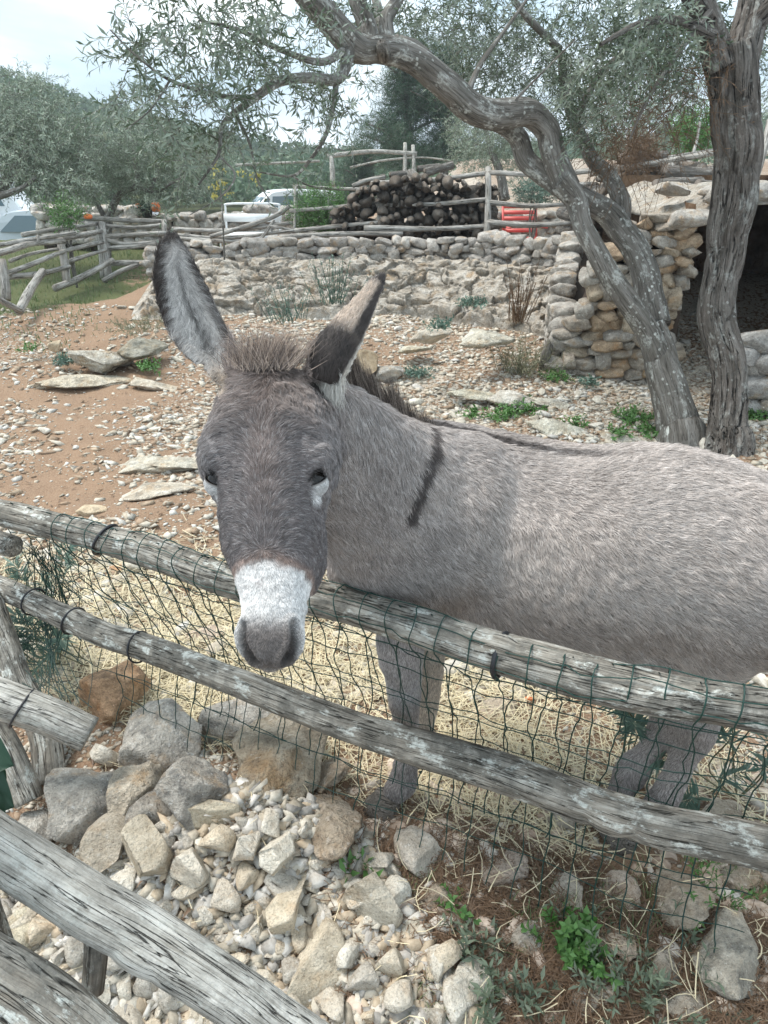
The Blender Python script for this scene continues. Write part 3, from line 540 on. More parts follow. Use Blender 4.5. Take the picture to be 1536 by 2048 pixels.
# ================================================================ low stone animal shelter on the right
def shelter():
    root = empty('stone_shelter', (1.9, 6.2, 0), label='low stone animal shelter with a dark doorway under a flat rock roof', cat='stone shelter')
    o = np.array([1.9, 6.2, 0]); L = lambda x, y, z: np.array([x, y, z])-o
    warm = [(.98, .86, .70), (1.0, .80, .60), (.86, .80, .72), (.8, .76, .70), (.9, .88, .84)]; gr = [(.9, .88, .85), (.8, .78, .75), (1, .98, .94)]
    A = [(1.46-1.9, 6.12-6.2), (1.85-1.9, 6.05-6.2), (2.36-1.9, 6.0-6.2)]
    drystone(root, A, lambda u: .02, lambda u: float(np.interp(u, [0, .1, .22, .38, .6, 1], [.42, .62, .90, 1.18, 1.30, 1.32])), (.085, .21), (.055, .115), .20, warm, 260, 3)
    core_wall(root, A, lambda u: 0, lambda u: float(np.interp(u, [0, .1, .22, .38, .6, 1], [.36, .55, .82, 1.1, 1.26, 1.28])), .35, MT['core'])
    B = [(1.46-1.9, 6.12-6.2), (1.60-1.9, 6.9-6.2), (1.9-1.9, 7.9-6.2)]
    drystone(root, B, lambda u: .05+.3*u, lambda u: float(np.interp(u, [0, .4, 1], [.40, .75, 1.02])), (.10, .22), (.07, .12), .2, gr, 260, 13); core_wall(root, B, lambda u: .05, lambda u: float(np.interp(u, [0, .4, 1], [.36, .7, .98])), .3, MT['core'], back=-1)
    inn = M('shelter_rock', .95, .1); n = inn.noise(4, 6, .6); inn.bump(n, .05); inn.bump(inn.noise(16, 5), .02); inn.col(inn.ramp(n, [(.3, (.06, .035, .022)), (.55, (.17, .11, .07)), (.75, (.26, .20, .15))]))  # interior rock darkened, the doorway's shade put into its colour
    def slab(name, V0, nu=30, nv=30, amp=.03, mat=inn.m, flip=False):
        a, b, c, d = [np.array(q, float)-o for q in V0]; u = np.linspace(0, 1, nu)[:, None, None]; v = np.linspace(0, 1, nv)[None, :, None]
        S = (a*(1-u)+b*u)*(1-v)+(d*(1-u)+c*u)*v; nrm = unit(np.cross(b-a, d-a)); S = S+nrm*(amp*fbm(S*3, 4, 5))[..., None]; obj(name, mesh_np(name, S.reshape(-1, 3), grid_faces(nu, nv, False), mat, True), root)
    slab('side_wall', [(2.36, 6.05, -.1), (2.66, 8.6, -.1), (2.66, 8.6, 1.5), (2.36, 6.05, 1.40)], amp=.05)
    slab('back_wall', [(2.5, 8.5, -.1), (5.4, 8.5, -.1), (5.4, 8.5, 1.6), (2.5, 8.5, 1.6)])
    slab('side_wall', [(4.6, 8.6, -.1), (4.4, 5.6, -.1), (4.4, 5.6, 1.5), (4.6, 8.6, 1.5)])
    # flat roof of rough rock
    nx, ny = 90, 60; X, Y = np.meshgrid(np.linspace(0, 1, nx), np.linspace(0, 1, ny)); Xw = 2.22+X*2.7; Yw = 5.98+Y*2.9; ed = np.minimum(np.minimum(X, 1-X)*12, np.minimum(Y, 1-Y)*12).clip(0, 1)
    p = np.stack([Xw, Yw, 0*Xw], -1); f1, f2, cid = cell(p*[2.2, 3, 1], 8); top = 1.45+.05*(cid-.5)+.05*ed**.5+.03*fbm(p*3, 4, 2)+.02*sstep(0, .12, f2-f1)-.14*sstep(.18, 0, X); bot = 1.40+.012*fbm(p*4, 3, 3)-.12*sstep(.16, 0, X)
    Yj = Yw-.06*fbm(p*[2.5, 0, 0], 4, 9)*(1-Y)-.02; T = np.stack([Xw, Yj, top], -1); Bt = np.stack([Xw, Yj+.02, bot], -1)
    V = np.concatenate([T.reshape(-1, 3), Bt.reshape(-1, 3)])-o; g = grid_faces(ny, nx, False); N0 = nx*ny; F = [g[:, ::-1], g+N0]
    i = np.arange(nx-1); F.append(np.stack([i, i+N0, i+1+N0, i+1], -1)[:, ::-1]); j = np.arange(ny-1)*nx; F.append(np.stack([j, j+N0, j+nx+N0, j+nx], -1)); i = i+(ny-1)*nx; F.append(np.stack([i, i+N0, i+1+N0, i+1], -1)); j = j+nx-1; F.append(np.stack([j, j+N0, j+nx+N0, j+nx], -1)[:, ::-1])
    obj('roof', mesh_np('roof', V, np.vstack(F), MT['rockface'], False), root)
    rr = random.Random(77); xx = 2.14
    while xx < 4.7:
        w_ = rr.uniform(.16, .34); put_rock('lintel_stone', 'wall', (xx+w_/2-1.9, 5.93+rr.uniform(-.05, .05)-6.2, 1.47+rr.uniform(-.02, .03)-.16*max(0, (2.34-xx)/.2)), (w_*.62, .13, .055+rr.uniform(0, .02)), (rr.uniform(-.3, .3), rr.uniform(-.2, .2), rr.uniform(-.3, .3)), rr.choice([(1.05, 1.03, 1), (.9, .88, .86), (1.15, 1.13, 1.1)]), root, rr)
        if rr.random() < .8: put_rock('roof_stone', 'wall', (xx+w_/2-1.9, 6.25+rr.uniform(-.12, .3)-6.2, 1.50+rr.uniform(-.02, .02)), (w_*.5, .14, .045), (rr.uniform(-.3, .3), rr.uniform(-.2, .2), rr.uniform(0, 3)), rr.choice([(1.05, 1.03, 1), (.9, .88, .86)]), root, rr)
        xx += w_*.9
    slab('added_front_wall', [(3.35, 6.0, -.1), (4.6, 5.9, -.1), (4.6, 5.9, 1.45), (3.35, 6.0, 1.45)])  # unseen wall added to keep daylight out of the doorway
    C = [(2.92-1.9, 5.45-6.2), (3.3-1.9, 5.15-6.2), (3.9-1.9, 5.0-6.2)]
    return root
shelter()
w4 = empty('dry_stone_wall', (2.6, 5.3, 0), label='short ochre stone wall right of the furrowed tree trunk, beside the dark doorway', cat='stone wall')
drystone(w4, [(.02, .12), (.35, -.05), (1.0, -.2)], lambda u: -.02, lambda u: float(np.interp(u, [0, .3, 1], [.42, .62, .85])), (.16, .28), (.10, .16), .24, WARM[:2]+TINTS[:4], 60, 5)
core_wall(w4, [(.02, .12), (.35, -.05), (1.0, -.2)], lambda u: 0, lambda u: float(np.interp(u, [0, .3, 1], [.40, .6, .83])), .3, MT['core'])
# ================================================================ rustic pole fences
def rails(root, lst, seed0, mat='farrail'):
    for k, (pts, r) in enumerate(lst): pole('rail', [at_d(a, b, d) for a, b, d in pts], [r, r*.85], root, mat, seed=seed0+k, rough=.16)
def posts(root, lst, seed0, mat='farrail'):
    for k, (x0, r0, x1, r1, d, r) in enumerate(lst):
        a, b = at_d(x0, r0, d), at_d(x1, r1, d); pole('post', [a, (a+b)/2+[.01, 0, 0], b], [r*.9, r], root, mat, seed=seed0+k)
fl_ = empty('pole_fence', at_d(128, 560, 9), label='rough pole fence of crooked grey rails at the left corner of the paddock', cat='fence')
rails(fl_, [([(-60, 498, 7.6), (0, 490, 7.8), (70, 478, 8.3), (150, 466, 8.8)], .026), ([(-40, 515, 7.5), (20, 500, 7.7), (60, 488, 8.2), (128, 482, 8.7)], .036), ([(20, 522, 8), (60, 508, 8.3), (120, 497, 8.8)], .022),
            ([(10, 548, 7.7), (60, 530, 8.1), (130, 502, 8.8), (205, 484, 9.7)], .030), ([(45, 470, 8.6), (110, 459, 9), (195, 447, 9.8)], .030), ([(125, 477, 8.8), (165, 470, 9.2), (205, 462, 9.8)], .034), ([(20, 553, 7.8), (80, 548, 8.2), (138, 533, 8.8)], .034),
            ([(138, 523, 8.9), (170, 512, 9.3), (212, 500, 9.7)], .026), ([(155, 435, 10.2), (240, 440, 10.1), (332, 443, 10)], .034), ([(195, 450, 9.9), (270, 455, 9.9), (332, 449, 9.9)], .026), ([(200, 474, 9.8), (260, 470, 9.8), (335, 466, 9.8)], .034),
            ([(214, 480, 9.8), (255, 488, 9.8), (330, 484, 9.8)], .028), ([(205, 497, 9.8), (260, 494, 9.8), (340, 486, 9.8)], .030), ([(218, 527, 9.7), (270, 526, 9.7), (340, 527, 9.7)], .040), ([(110, 576, 8.6), (160, 556, 9), (225, 520, 9.6)], .040),
            ([(206, 562, 9.5), (240, 543, 9.6), (275, 530, 9.7)], .036), ([(38, 622, 7.2), (60, 580, 7.6), (86, 543, 8)], .046), ([(-40, 570, 6.8), (0, 600, 7), (42, 622, 7.2)], .032), ([(74, 490, 8.3), (76, 478, 8.3), (76, 470, 8.3)], .018)], 40)
posts(fl_, [(3, 520, 12, 600, 7.7, .05), (120, 478, 134, 566, 8.8, .05), (202, 445, 218, 560, 9.8, .05), (196, 448, 207, 556, 9.9, .045), (328, 440, 328, 520, 9.9, .04)], 80)
fm_ = empty('pole_fence', at_d(757, 470, 9), label='grey pole fence along the terrace wall, crossing in front of the woodpile and white bench', cat='fence')
rails(fm_, [([(345, 458, 9.6), (450, 461, 9.5), (585, 446, 9.4)], .028), ([(355, 470, 9.5), (450, 476, 9.4), (590, 461, 9.3)], .026), ([(420, 474, 9.3), (500, 450, 9.4), (550, 432, 9.4), (580, 412, 9.4)], .030), ([(350, 476, 9.5), (440, 482, 9.4), (520, 484, 9.4)], .026),
            ([(518, 480, 9.3), (528, 470, 9.3), (548, 440, 9.3)], .02), ([(580, 422, 9.3), (680, 414, 9.2), (755, 403, 9.1)], .026), ([(590, 461, 9.2), (680, 452, 9.1), (762, 444, 9.05)], .026), ([(560, 475, 9.2), (680, 468, 9.1), (806, 468, 9)], .034), ([(540, 452, 9.3), (600, 462, 9.3), (680, 474, 9.2)], .02),
            ([(742, 368, 9.1), (850, 362, 9.0), (988, 345, 8.9)], .034), ([(751, 411, 9.1), (870, 408, 9), (980, 398, 8.9)], .028), ([(728, 456, 9.05), (860, 458, 9), (1012, 451, 8.9)], .036),
            ([(972, 345, 8.9), (1080, 350, 8.7), (1150, 352, 8.5)], .028), ([(972, 404, 8.9), (1060, 412, 8.8), (1140, 408, 8.6)], .030), ([(972, 444, 8.9), (1060, 450, 8.7), (1145, 446, 8.5)], .034), ([(705, 372, 9.6), (735, 360, 9.6), (770, 355, 9.6)], .03), ([(585, 372, 11), (700, 378, 11), (800, 375, 11)], .024)], 120)
posts(fm_, [(757, 362, 759, 468, 9.1, .034), (976, 335, 973, 488, 8.9, .042), (590, 370, 588, 470, 9.4, .022)], 160)
fr_ = empty('pole_fence', at_d(1340, 400, 8), label='pole fence running over the shelter roof in front of the right woodpile', cat='fence')
rails(fr_, [([(1085, 352, 8.6), (1190, 340, 8.2), (1280, 331, 7.9), (1450, 302, 7.5)], .034), ([(1120, 372, 8.5), (1180, 368, 8.3)], .028), ([(1250, 410, 8), (1310, 400, 7.8), (1365, 392, 7.6)], .032), ([(1180, 350, 9.5), (1300, 322, 9.5), (1430, 300, 9.5)], .028), ([(1490, 310, 7.5), (1600, 300, 7)], .03)], 200)
posts(fr_, [(1341, 328, 1338, 388, 7.7, .042), (1541, 240, 1505, 380, 7.0, .034), (1400, 245, 1384, 315, 9.5, .02), (1255, 270, 1248, 330, 10.5, .018)], 220)
ff_ = empty('pole_fence', at_d(810, 350, 14), label='short pale pole frame standing behind the woodpile below the dark pines', cat='fence')  # a pole frame behind the woodpile, built from the fence parts
rails(ff_, [([(652, 313, 14), (745, 303, 14), (834, 308, 14)], .045), ([(700, 335, 14), (760, 322, 14), (840, 315, 14), (905, 322, 14)], .02), ([(470, 330, 16), (560, 326, 16), (640, 322, 16)], .03)], 240, 'railpale')
posts(ff_, [(662, 312, 665, 372, 14, .05), (810, 286, 808, 362, 14, .04), (826, 291, 827, 362, 14, .04)], 260, 'railpale')
# ================================================================ woodpiles
def log_mesh(seed, split=False):
    r = np.random.default_rng(seed); n, s = 5, 14; th = np.linspace(0, 2*math.pi, s, endpoint=False); R = 1+.12*fbm(np.stack([np.cos(th), np.sin(th), 0*th+seed], 1)*1.5, 3, seed)
    P = np.stack([np.cos(th)*R, np.sin(th)*R], 1)
    if split:
        a = r.uniform(0, 6.3); nn = np.array([math.cos(a), math.sin(a)]); P = P-np.clip(P@nn-r.uniform(0, .4), 0, None)[:, None]*nn
    Z = np.linspace(0, 1, n); V = np.concatenate([np.concatenate([P*(1+.05*r.normal()), np.full((s, 1), z)], 1) for z in Z]+[[[0, 0, 0]], [[0, 0, 1]]]); j = np.arange(s); k = (j+1) % s
    F = grid_faces(n, s); E = np.vstack([np.stack([k, j, 0*j+n*s], -1), np.stack([(n-1)*s+j, (n-1)*s+k, 0*j+n*s+1], -1)])
    fm = np.concatenate([np.zeros(len(F), int), np.ones(len(E), int)]); return mesh_np('log_shape', V, [F, E], [MT['log'], MT['sawn']], False, fmat=fm, attrs={'grain': V*[.08, .08, .4]+seed})
LOGS = [log_mesh(i, i % 2 == 1) for i in range(10)]
def log_at(p, r, L, d, lab, grp, rr):
    o = bpy.data.objects.new('firewood_log', rr.choice(LOGS)); link(o); q = Vector(d).to_track_quat('Z', 'Y'); o.rotation_euler = (q @ Euler((0, 0, rr.uniform(0, 6.3))).to_quaternion()).to_euler(); o.scale = (r, r*rr.uniform(.8, 1.1), L); o.location = p
    v = rr.uniform(.45, 1.3); o.color = (v, v*.97, v*.93, 1); return tag(o, label=lab, cat='log', group=grp)
def woodpile(x0, x1, top, z0, y, rr, lab, grp, rmin, rmax, maxn, side=0):
    pl = []
    for t in range(16000):
        if len(pl) >= maxn: break
        r = rr.uniform(rmin, rmax) if t < 1200 else rr.uniform(rmin*.7, rmin*1.3); x = rr.uniform(x0, x1); z = rr.uniform(z0, z0+2)
        if z+r > top((x-x0)/(x1-x0)): continue
        if all((x-a)**2+(z-b)**2 > ((r+c)*.74)**2 for a, b, c in pl): pl.append((x, z, r))
    bb = Parts(); v0, f0, g0 = tube(np.array([[0, 0, 0], [0, .5, 0]]), 1.0, 10, .1, 2)
    for t in range(260):
        x, z, r = rr.uniform(x0, x1), rr.uniform(z0, z0+1.0), rr.uniform(rmin*.8, rmax*.9)
        if z+r > top((x-x0)/(x1-x0))-.04: continue
        v, f, g = tube(np.array([[0, 0, 0], [rr.uniform(-.05, .05), .5, rr.uniform(-.05, .05)]]), r, 10, .1, 12, rr.randint(0, 99)); bb.add(v+[x, y+.12+rr.uniform(0, .15), z], f, None, g)
    obj('stacked_logs', bb.mesh('stacked_logs', MT['log']), kind='stuff')
    for x, z, r in pl: log_at((x, y+rr.uniform(-.07, .07), z), r, rr.uniform(.42, .6), (rr.uniform(-.12, .12), 1, rr.uniform(-.1, .1)), (q := ('thick' if r > rmin*1.35 else 'thin')+' grey log end, '+('upper' if (z-z0) > .62*(top((x-x0)/(x1-x0))-z0) else 'middle' if (z-z0) > .32*(top((x-x0)/(x1-x0))-z0) else 'lowest')+' layers, '+('left end' if x < x0+(x1-x0)*.33 else 'centre' if x < x0+(x1-x0)*.66 else 'right end')+' of the '+lab), grp+': '+q, rr)
rr_ = random.Random(5)
_v, _f = box_vf(1.8, .3, .7, (.37, 10.15, 1.0)); obj('dark_gap', mesh_np('dark_gap', _v, _f, MT['core']), kind='stuff') if False else None
woodpile(-.62, 1.36, lambda u: np.interp(u, [0, .15, .3, .55, .75, 1], [1.25, 1.46, 1.60, 1.66, 1.60, 1.50]), .72, 9.75, rr_, 'woodpile beside the red chair', 'logs in the middle woodpile', .05, .098, 165)
woodpile(2.15, 4.1, lambda u: np.interp(u, [0, .2, .6, 1], [1.35, 1.72, 1.80, 1.78]), .95, 8.9, rr_, 'woodpile above the shelter', 'logs in the right woodpile', .05, .095, 85)
for (a, b, a2, b2, d, r) in ((1330, 345, 1425, 352, 7.7, .085), (1310, 372, 1400, 368, 7.5, .07), (1345, 388, 1430, 392, 7.2, .065), (1280, 330, 1360, 338, 8.0, .06), (1240, 318, 1330, 312, 8.4, .06), (1395, 372, 1440, 378, 7.3, .06)):
    p, q = at_d(a, b, d), at_d(a2, b2, d+.2); log_at(p, r, np.linalg.norm(q-p), q-p, 'pale log lying lengthwise on the right woodpile above the shelter roof', 'pale logs laid lengthwise on the right woodpile', rr_).color = (1.2, 1.2, 1.2, 1)
for (a, b, a2, b2, d, r) in ((850, 345, 905, 330, 9.7, .05), (720, 368, 770, 356, 9.7, .05), (835, 338, 880, 333, 9.8, .04), (780, 350, 830, 345, 9.8, .045)):
    p, q = at_d(a, b, d), at_d(a2, b2, d+.1); log_at(p, r, np.linalg.norm(q-p), q-p, 'log lying lengthwise on top of the middle woodpile', 'logs laid lengthwise on the middle woodpile', rr_)
bwm = empty('brushwood', at_y(1270, 320, 8.8), label='heap of brown twigs on top of the right woodpile', cat='brushwood')
crown('twig_heap', [(at_y(1272, 305, 8.8), (.28, .2, .12), 170)], MT['drytwig'], bwm, .09, .006, 8, .3, .1, .3, MT['drytwig'], 8, .004)
# ================================================================ chair, bench, vehicles
def slat_chair(o, lab):
    root = empty('slatted_chair', o, label=lab, cat='chair'); root.rotation_euler = (0, 0, .12); W = .50
    def bar(name, c, s, rx=0): v, f = box_vf(*s); v = v@rotm((rx, 0, 0)).T+np.array(c); ob = obj(name, mesh_np(name, v, f, MT['red']), root); return ob
    for k in range(5): bar('back_slat', (0, .22+.03*k, .52+.085*k), (W, .018, .055), -.3)
    for k in range(4): bar('seat_slat', (0, -.16+.1*k, .42), (W, .08, .018))
    for s in (-1, 1): bar('back_post', (s*(W/2+.012), .27, .62), (.028, .03, .60), -.3); bar('armrest', (s*(W/2+.03), .02, .58), (.045, .42, .02)); bar('leg', (s*(W/2-.01), -.2, .21), (.03, .03, .42)); bar('leg', (s*(W/2-.01), .2, .21), (.03, .03, .42))
    return root
c_ = at_y(1050, 440, 12.0); slat_chair((c_[0], 12.0, .30), 'red slatted garden chair behind the terrace wall right of the woodpile')
def bench(o):
    root = empty('garden_bench', o, label='white metal garden bench seen through the rails of the pole fence', cat='bench'); root.rotation_euler = (0, 0, -.06); W = .78
    def t(name, pts, r=.012): v, f, g = tube(catmull(pts, 24), r, 8); obj(name, mesh_np(name, v, f, MT['white'], True), root)
    t('back_frame', [(-W/2, .2, .35), (-W/2, .24, .74), (-W/2+.03, .24, .80), (0, .24, .81), (W/2-.03, .24, .80), (W/2, .24, .74), (W/2, .2, .35)], .016)
    v, f = box_vf(W+.06, .02, .11, (0, .22, .62)); obj('backrest', mesh_np('backrest', v, f, MT['white']), root)
    v, f = box_vf(W+.04, .42, .025, (0, 0, .42)); obj('seat', mesh_np('seat', v, f, MT['white']), root)
    v, f = box_vf(W+.06, .02, .08, (0, -.2, .38)); obj('seat_front', mesh_np('seat_front', v, f, MT['white']), root)
    for sx in (-1, 1):
        for sy in (-.18, .18): t('leg', [(sx*W/2, sy, .42), (sx*W/2, sy, .2), (sx*W/2, sy, 0)])
b_ = at_y(500, 460, 11.2); bench((b_[0], 11.2, .42))
def vehicle(name, loc, yaw, Lh, W, prof, wins, lab, cat, tint=(1, 1, 1), paint=None):
    """prof: side outline (x, z); wins: list of side-window outlines; built as lofted body with glass set in"""
    root = empty(name, loc, label=lab, cat=cat); root.rotation_euler = (0, 0, yaw); pm = plain(name+'_paint', paint or (.74, .76, .77), .25, .5)
    pr = catmull(np.array(prof+[prof[0]]), 90)[:-1]; n = len(pr); zmax = pr[:, 1].max(); zw = .95
    ws = [-1, -.93, -.6, 0, .6, .93, 1]; V = []
    for w_ in ws:
        tuck = 1-.05*abs(w_)**6-.0*n; q = pr*1.0; inset = .10*np.clip((q[:, 1]-zw)/(zmax-zw), 0, 1); V.append(np.stack([q[:, 0]*(1 if abs(w_) < 1 else .985), np.sign(w_)*(W/2*abs(w_)-inset*abs(w_)), .25+(q[:, 1]-.25)*(1 if abs(w_) < 1 else .975)], 1))
    V = np.concatenate(V); F = grid_faces(len(ws), n); cap = [list(range(n))[::-1], [(len(ws)-1)*n+i for i in range(n)]]
    me = bpy.data.meshes.new('body'); me.from_pydata(V.tolist(), [], F.tolist()+cap); me.materials.append(pm); me.update(); obj('body', me, root)
    for w_ in wins:
        for s in (-1, 1):
            q = np.array(w_); ins = .10*np.clip((q[:, 1]-zw)/(zmax-zw), 0, 1); A = np.stack([q[:, 0], s*(W/2-ins+.006), q[:, 1]], 1); B = np.stack([q[:, 0], s*(W/2-ins-.03), q[:, 1]], 1); m = len(q)
            me = bpy.data.meshes.new('window'); me.from_pydata(np.concatenate([A, B]).tolist(), [], [list(range(m)), list(range(2*m-1, m-1, -1))]+[[i, (i+1) % m, m+(i+1) % m, m+i] for i in range(m)]); me.materials.append(MT['glass']); me.update(); obj('window', me, root)
    for x in (-Lh*.31, Lh*.31):
        for s in (-1, 1):
            v, f, g = tube(np.array([[x, s*(W/2-.20), .32], [x, s*(W/2+.012), .32]]), .32, 24); wl_ = obj('wheel', mesh_np('wheel', v, f, MT['black']), root)
            v, f, g = tube(np.array([[x, s*(W/2-.05), .32], [x, s*(W/2+.022), .32]]), .19, 20); obj('rim', mesh_np('rim', v, f, MT['grey']), wl_)
    return root
van = [(-2.1, .3), (-2.15, .8), (-1.95, 1.05), (-1.35, 1.2), (-.75, 1.75), (-.3, 1.92), (.8, 1.95), (1.9, 1.85), (2.1, 1.4), (2.12, .4), (0, .25)]
v_ = at_y(565, 400, 31); vr = vehicle('parked_car', (v_[0], 31, -.85), .35, 4.2, 1.75, van, [[(-1.2, 1.2), (-.72, 1.2), (-.68, 1.66), (-.75, 1.66)], [(-.62, 1.2), (.35, 1.2), (.35, 1.74), (-.55, 1.72)], [(.45, 1.2), (1.5, 1.2), (1.6, 1.68), (.45, 1.74)]], 'white car with rounded roof parked behind the white garden bench', 'car')
gv, gf = box_vf(.03, 1.45, .55); gv = gv@rotm((0, .80, 0)).T+[-1.05, 0, 1.49]; obj('windscreen', mesh_np('windscreen', gv, gf, MT['glass']), vr)
v_ = at_y(-120, 400, 17.5); vehicle('parked_van', (v_[0], 17.5, -.2), .25, 4.4, 1.8, [(-2.2, .3), (-2.2, 2.05), (-1.9, 2.15), (.9, 2.15), (1.25, 2.0), (1.75, 1.2), (2.15, .95), (2.2, .35), (0, .25)], [[(.35, 1.2), (1.45, 1.2), (1.15, 1.85), (.35, 1.9)], [(-1.9, 1.25), (.2, 1.25), (.2, 1.9), (-1.9, 1.9)]], 'white van at the left edge half hidden behind the olive tree', 'van')
v_ = at_y(110, 425, 17); vehicle('parked_car', (v_[0], 17.5, -.45), 3.1, 3.8, 1.6, [(-1.85, .3), (-1.85, .75), (-1.2, .92), (-.7, 1.32), (.8, 1.36), (1.5, .95), (1.85, .85), (1.88, .35), (0, .25)], [[(-.85, .95), (0, .95), (0, 1.26), (-.6, 1.24)], [(.08, .95), (1.1, .95), (.75, 1.27), (.08, 1.27)]], 'silver car behind the left fence corner, seen between the van and the stone wall', 'car', paint=(.5, .55, .58))
v_ = at_y(250, 405, 25); vehicle('parked_pickup', (v_[0], 25, -1.15), .1, 4.6, 1.8, [(-2.3, .3), (-2.3, 1.05), (-.2, 1.08), (.0, 1.6), (1.0, 1.62), (1.45, 1.1), (2.2, .95), (2.3, .35), (0, .25)], [[(.1, 1.12), (1.2, 1.12), (.95, 1.52), (.12, 1.52)]], 'dark grey pickup behind the wall at the fence corner, mostly hidden by olive branches', 'pickup', paint=(.10, .11, .12))
def tub(px, row, y, r, lab, flat=.7):
    c = at_y(px, row, y); th = np.linspace(0, 2*math.pi, 24, endpoint=False); ph = np.linspace(.05, math.pi-.05, 10); V = []
    for p in ph: rr2 = np.sin(p)*(1+.10*np.cos(th*8)); V.append(np.stack([rr2*np.cos(th), rr2*np.sin(th), np.full(24, flat*math.cos(p))*(1-.15*(math.sin(p) < .4))], 1))
    root = empty('pumpkin', c, label=lab, cat='pumpkin'); obj('rind', mesh_np('rind', np.concatenate(V)*r, grid_faces(10, 24)[:, ::-1], MT['orange'], True), root); v, f, g = tube(np.array([[0, 0, r*flat*.85], [.01, 0, r*flat*1.2], [.03, 0, r*flat*1.5]]), r*.12, 6); obj('stalk', mesh_np('stalk', v, f, MT['farrail'], attrs={'grain': g}), root)
tub(176, 433, 10.4, .055, 'orange pumpkin resting on the rail at the fence corner'); tub(276, 413, 13.5, .045, 'smaller orange pumpkin on the pale wall left of the dark pot', 1.2); tub(311, 414, 13.4, .075, 'larger orange pumpkin on the pale wall right of the dark pot', 1.3)
pt_ = empty('plant_pot', at_y(294, 425, 13.45), label='dark planted pot between two orange pumpkins on the pale wall', cat='plant pot'); v, f, g = tube(np.array([[0, 0, -.08], [0, 0, .05], [0, 0, .06]]), [.07, .10, .11], 16); obj('pot', mesh_np('pot', v, f, MT['black']), pt_); crown('leaves', [(np.array(pt_.location)+[0, 0, .12], (.11, .1, .09), 60)], MT['darkleaf'], pt_, .05, .02, 8, .1, .2)
# ================================================================ faint haze in the valley air
def haze():
    hm_ = bpy.data.materials.new('haze_air'); hm_.use_nodes = True; nt = hm_.node_tree; nt.nodes.remove(nt.nodes['Principled BSDF'])
    v = nt.nodes.new('ShaderNodeVolumePrincipled'); v.inputs['Color'].default_value = (.86, .93, 1, 1); v.inputs['Density'].default_value = .0014; v.inputs['Anisotropy'].default_value = .2
    nt.links.new(v.outputs[0], nt.nodes['Material Output'].inputs['Volume'])
    vv, ff = box_vf(760, 700, 60, (0, 300, 22)); obj('haze', mesh_np('haze', vv, ff, hm_), kind='stuff')
haze()
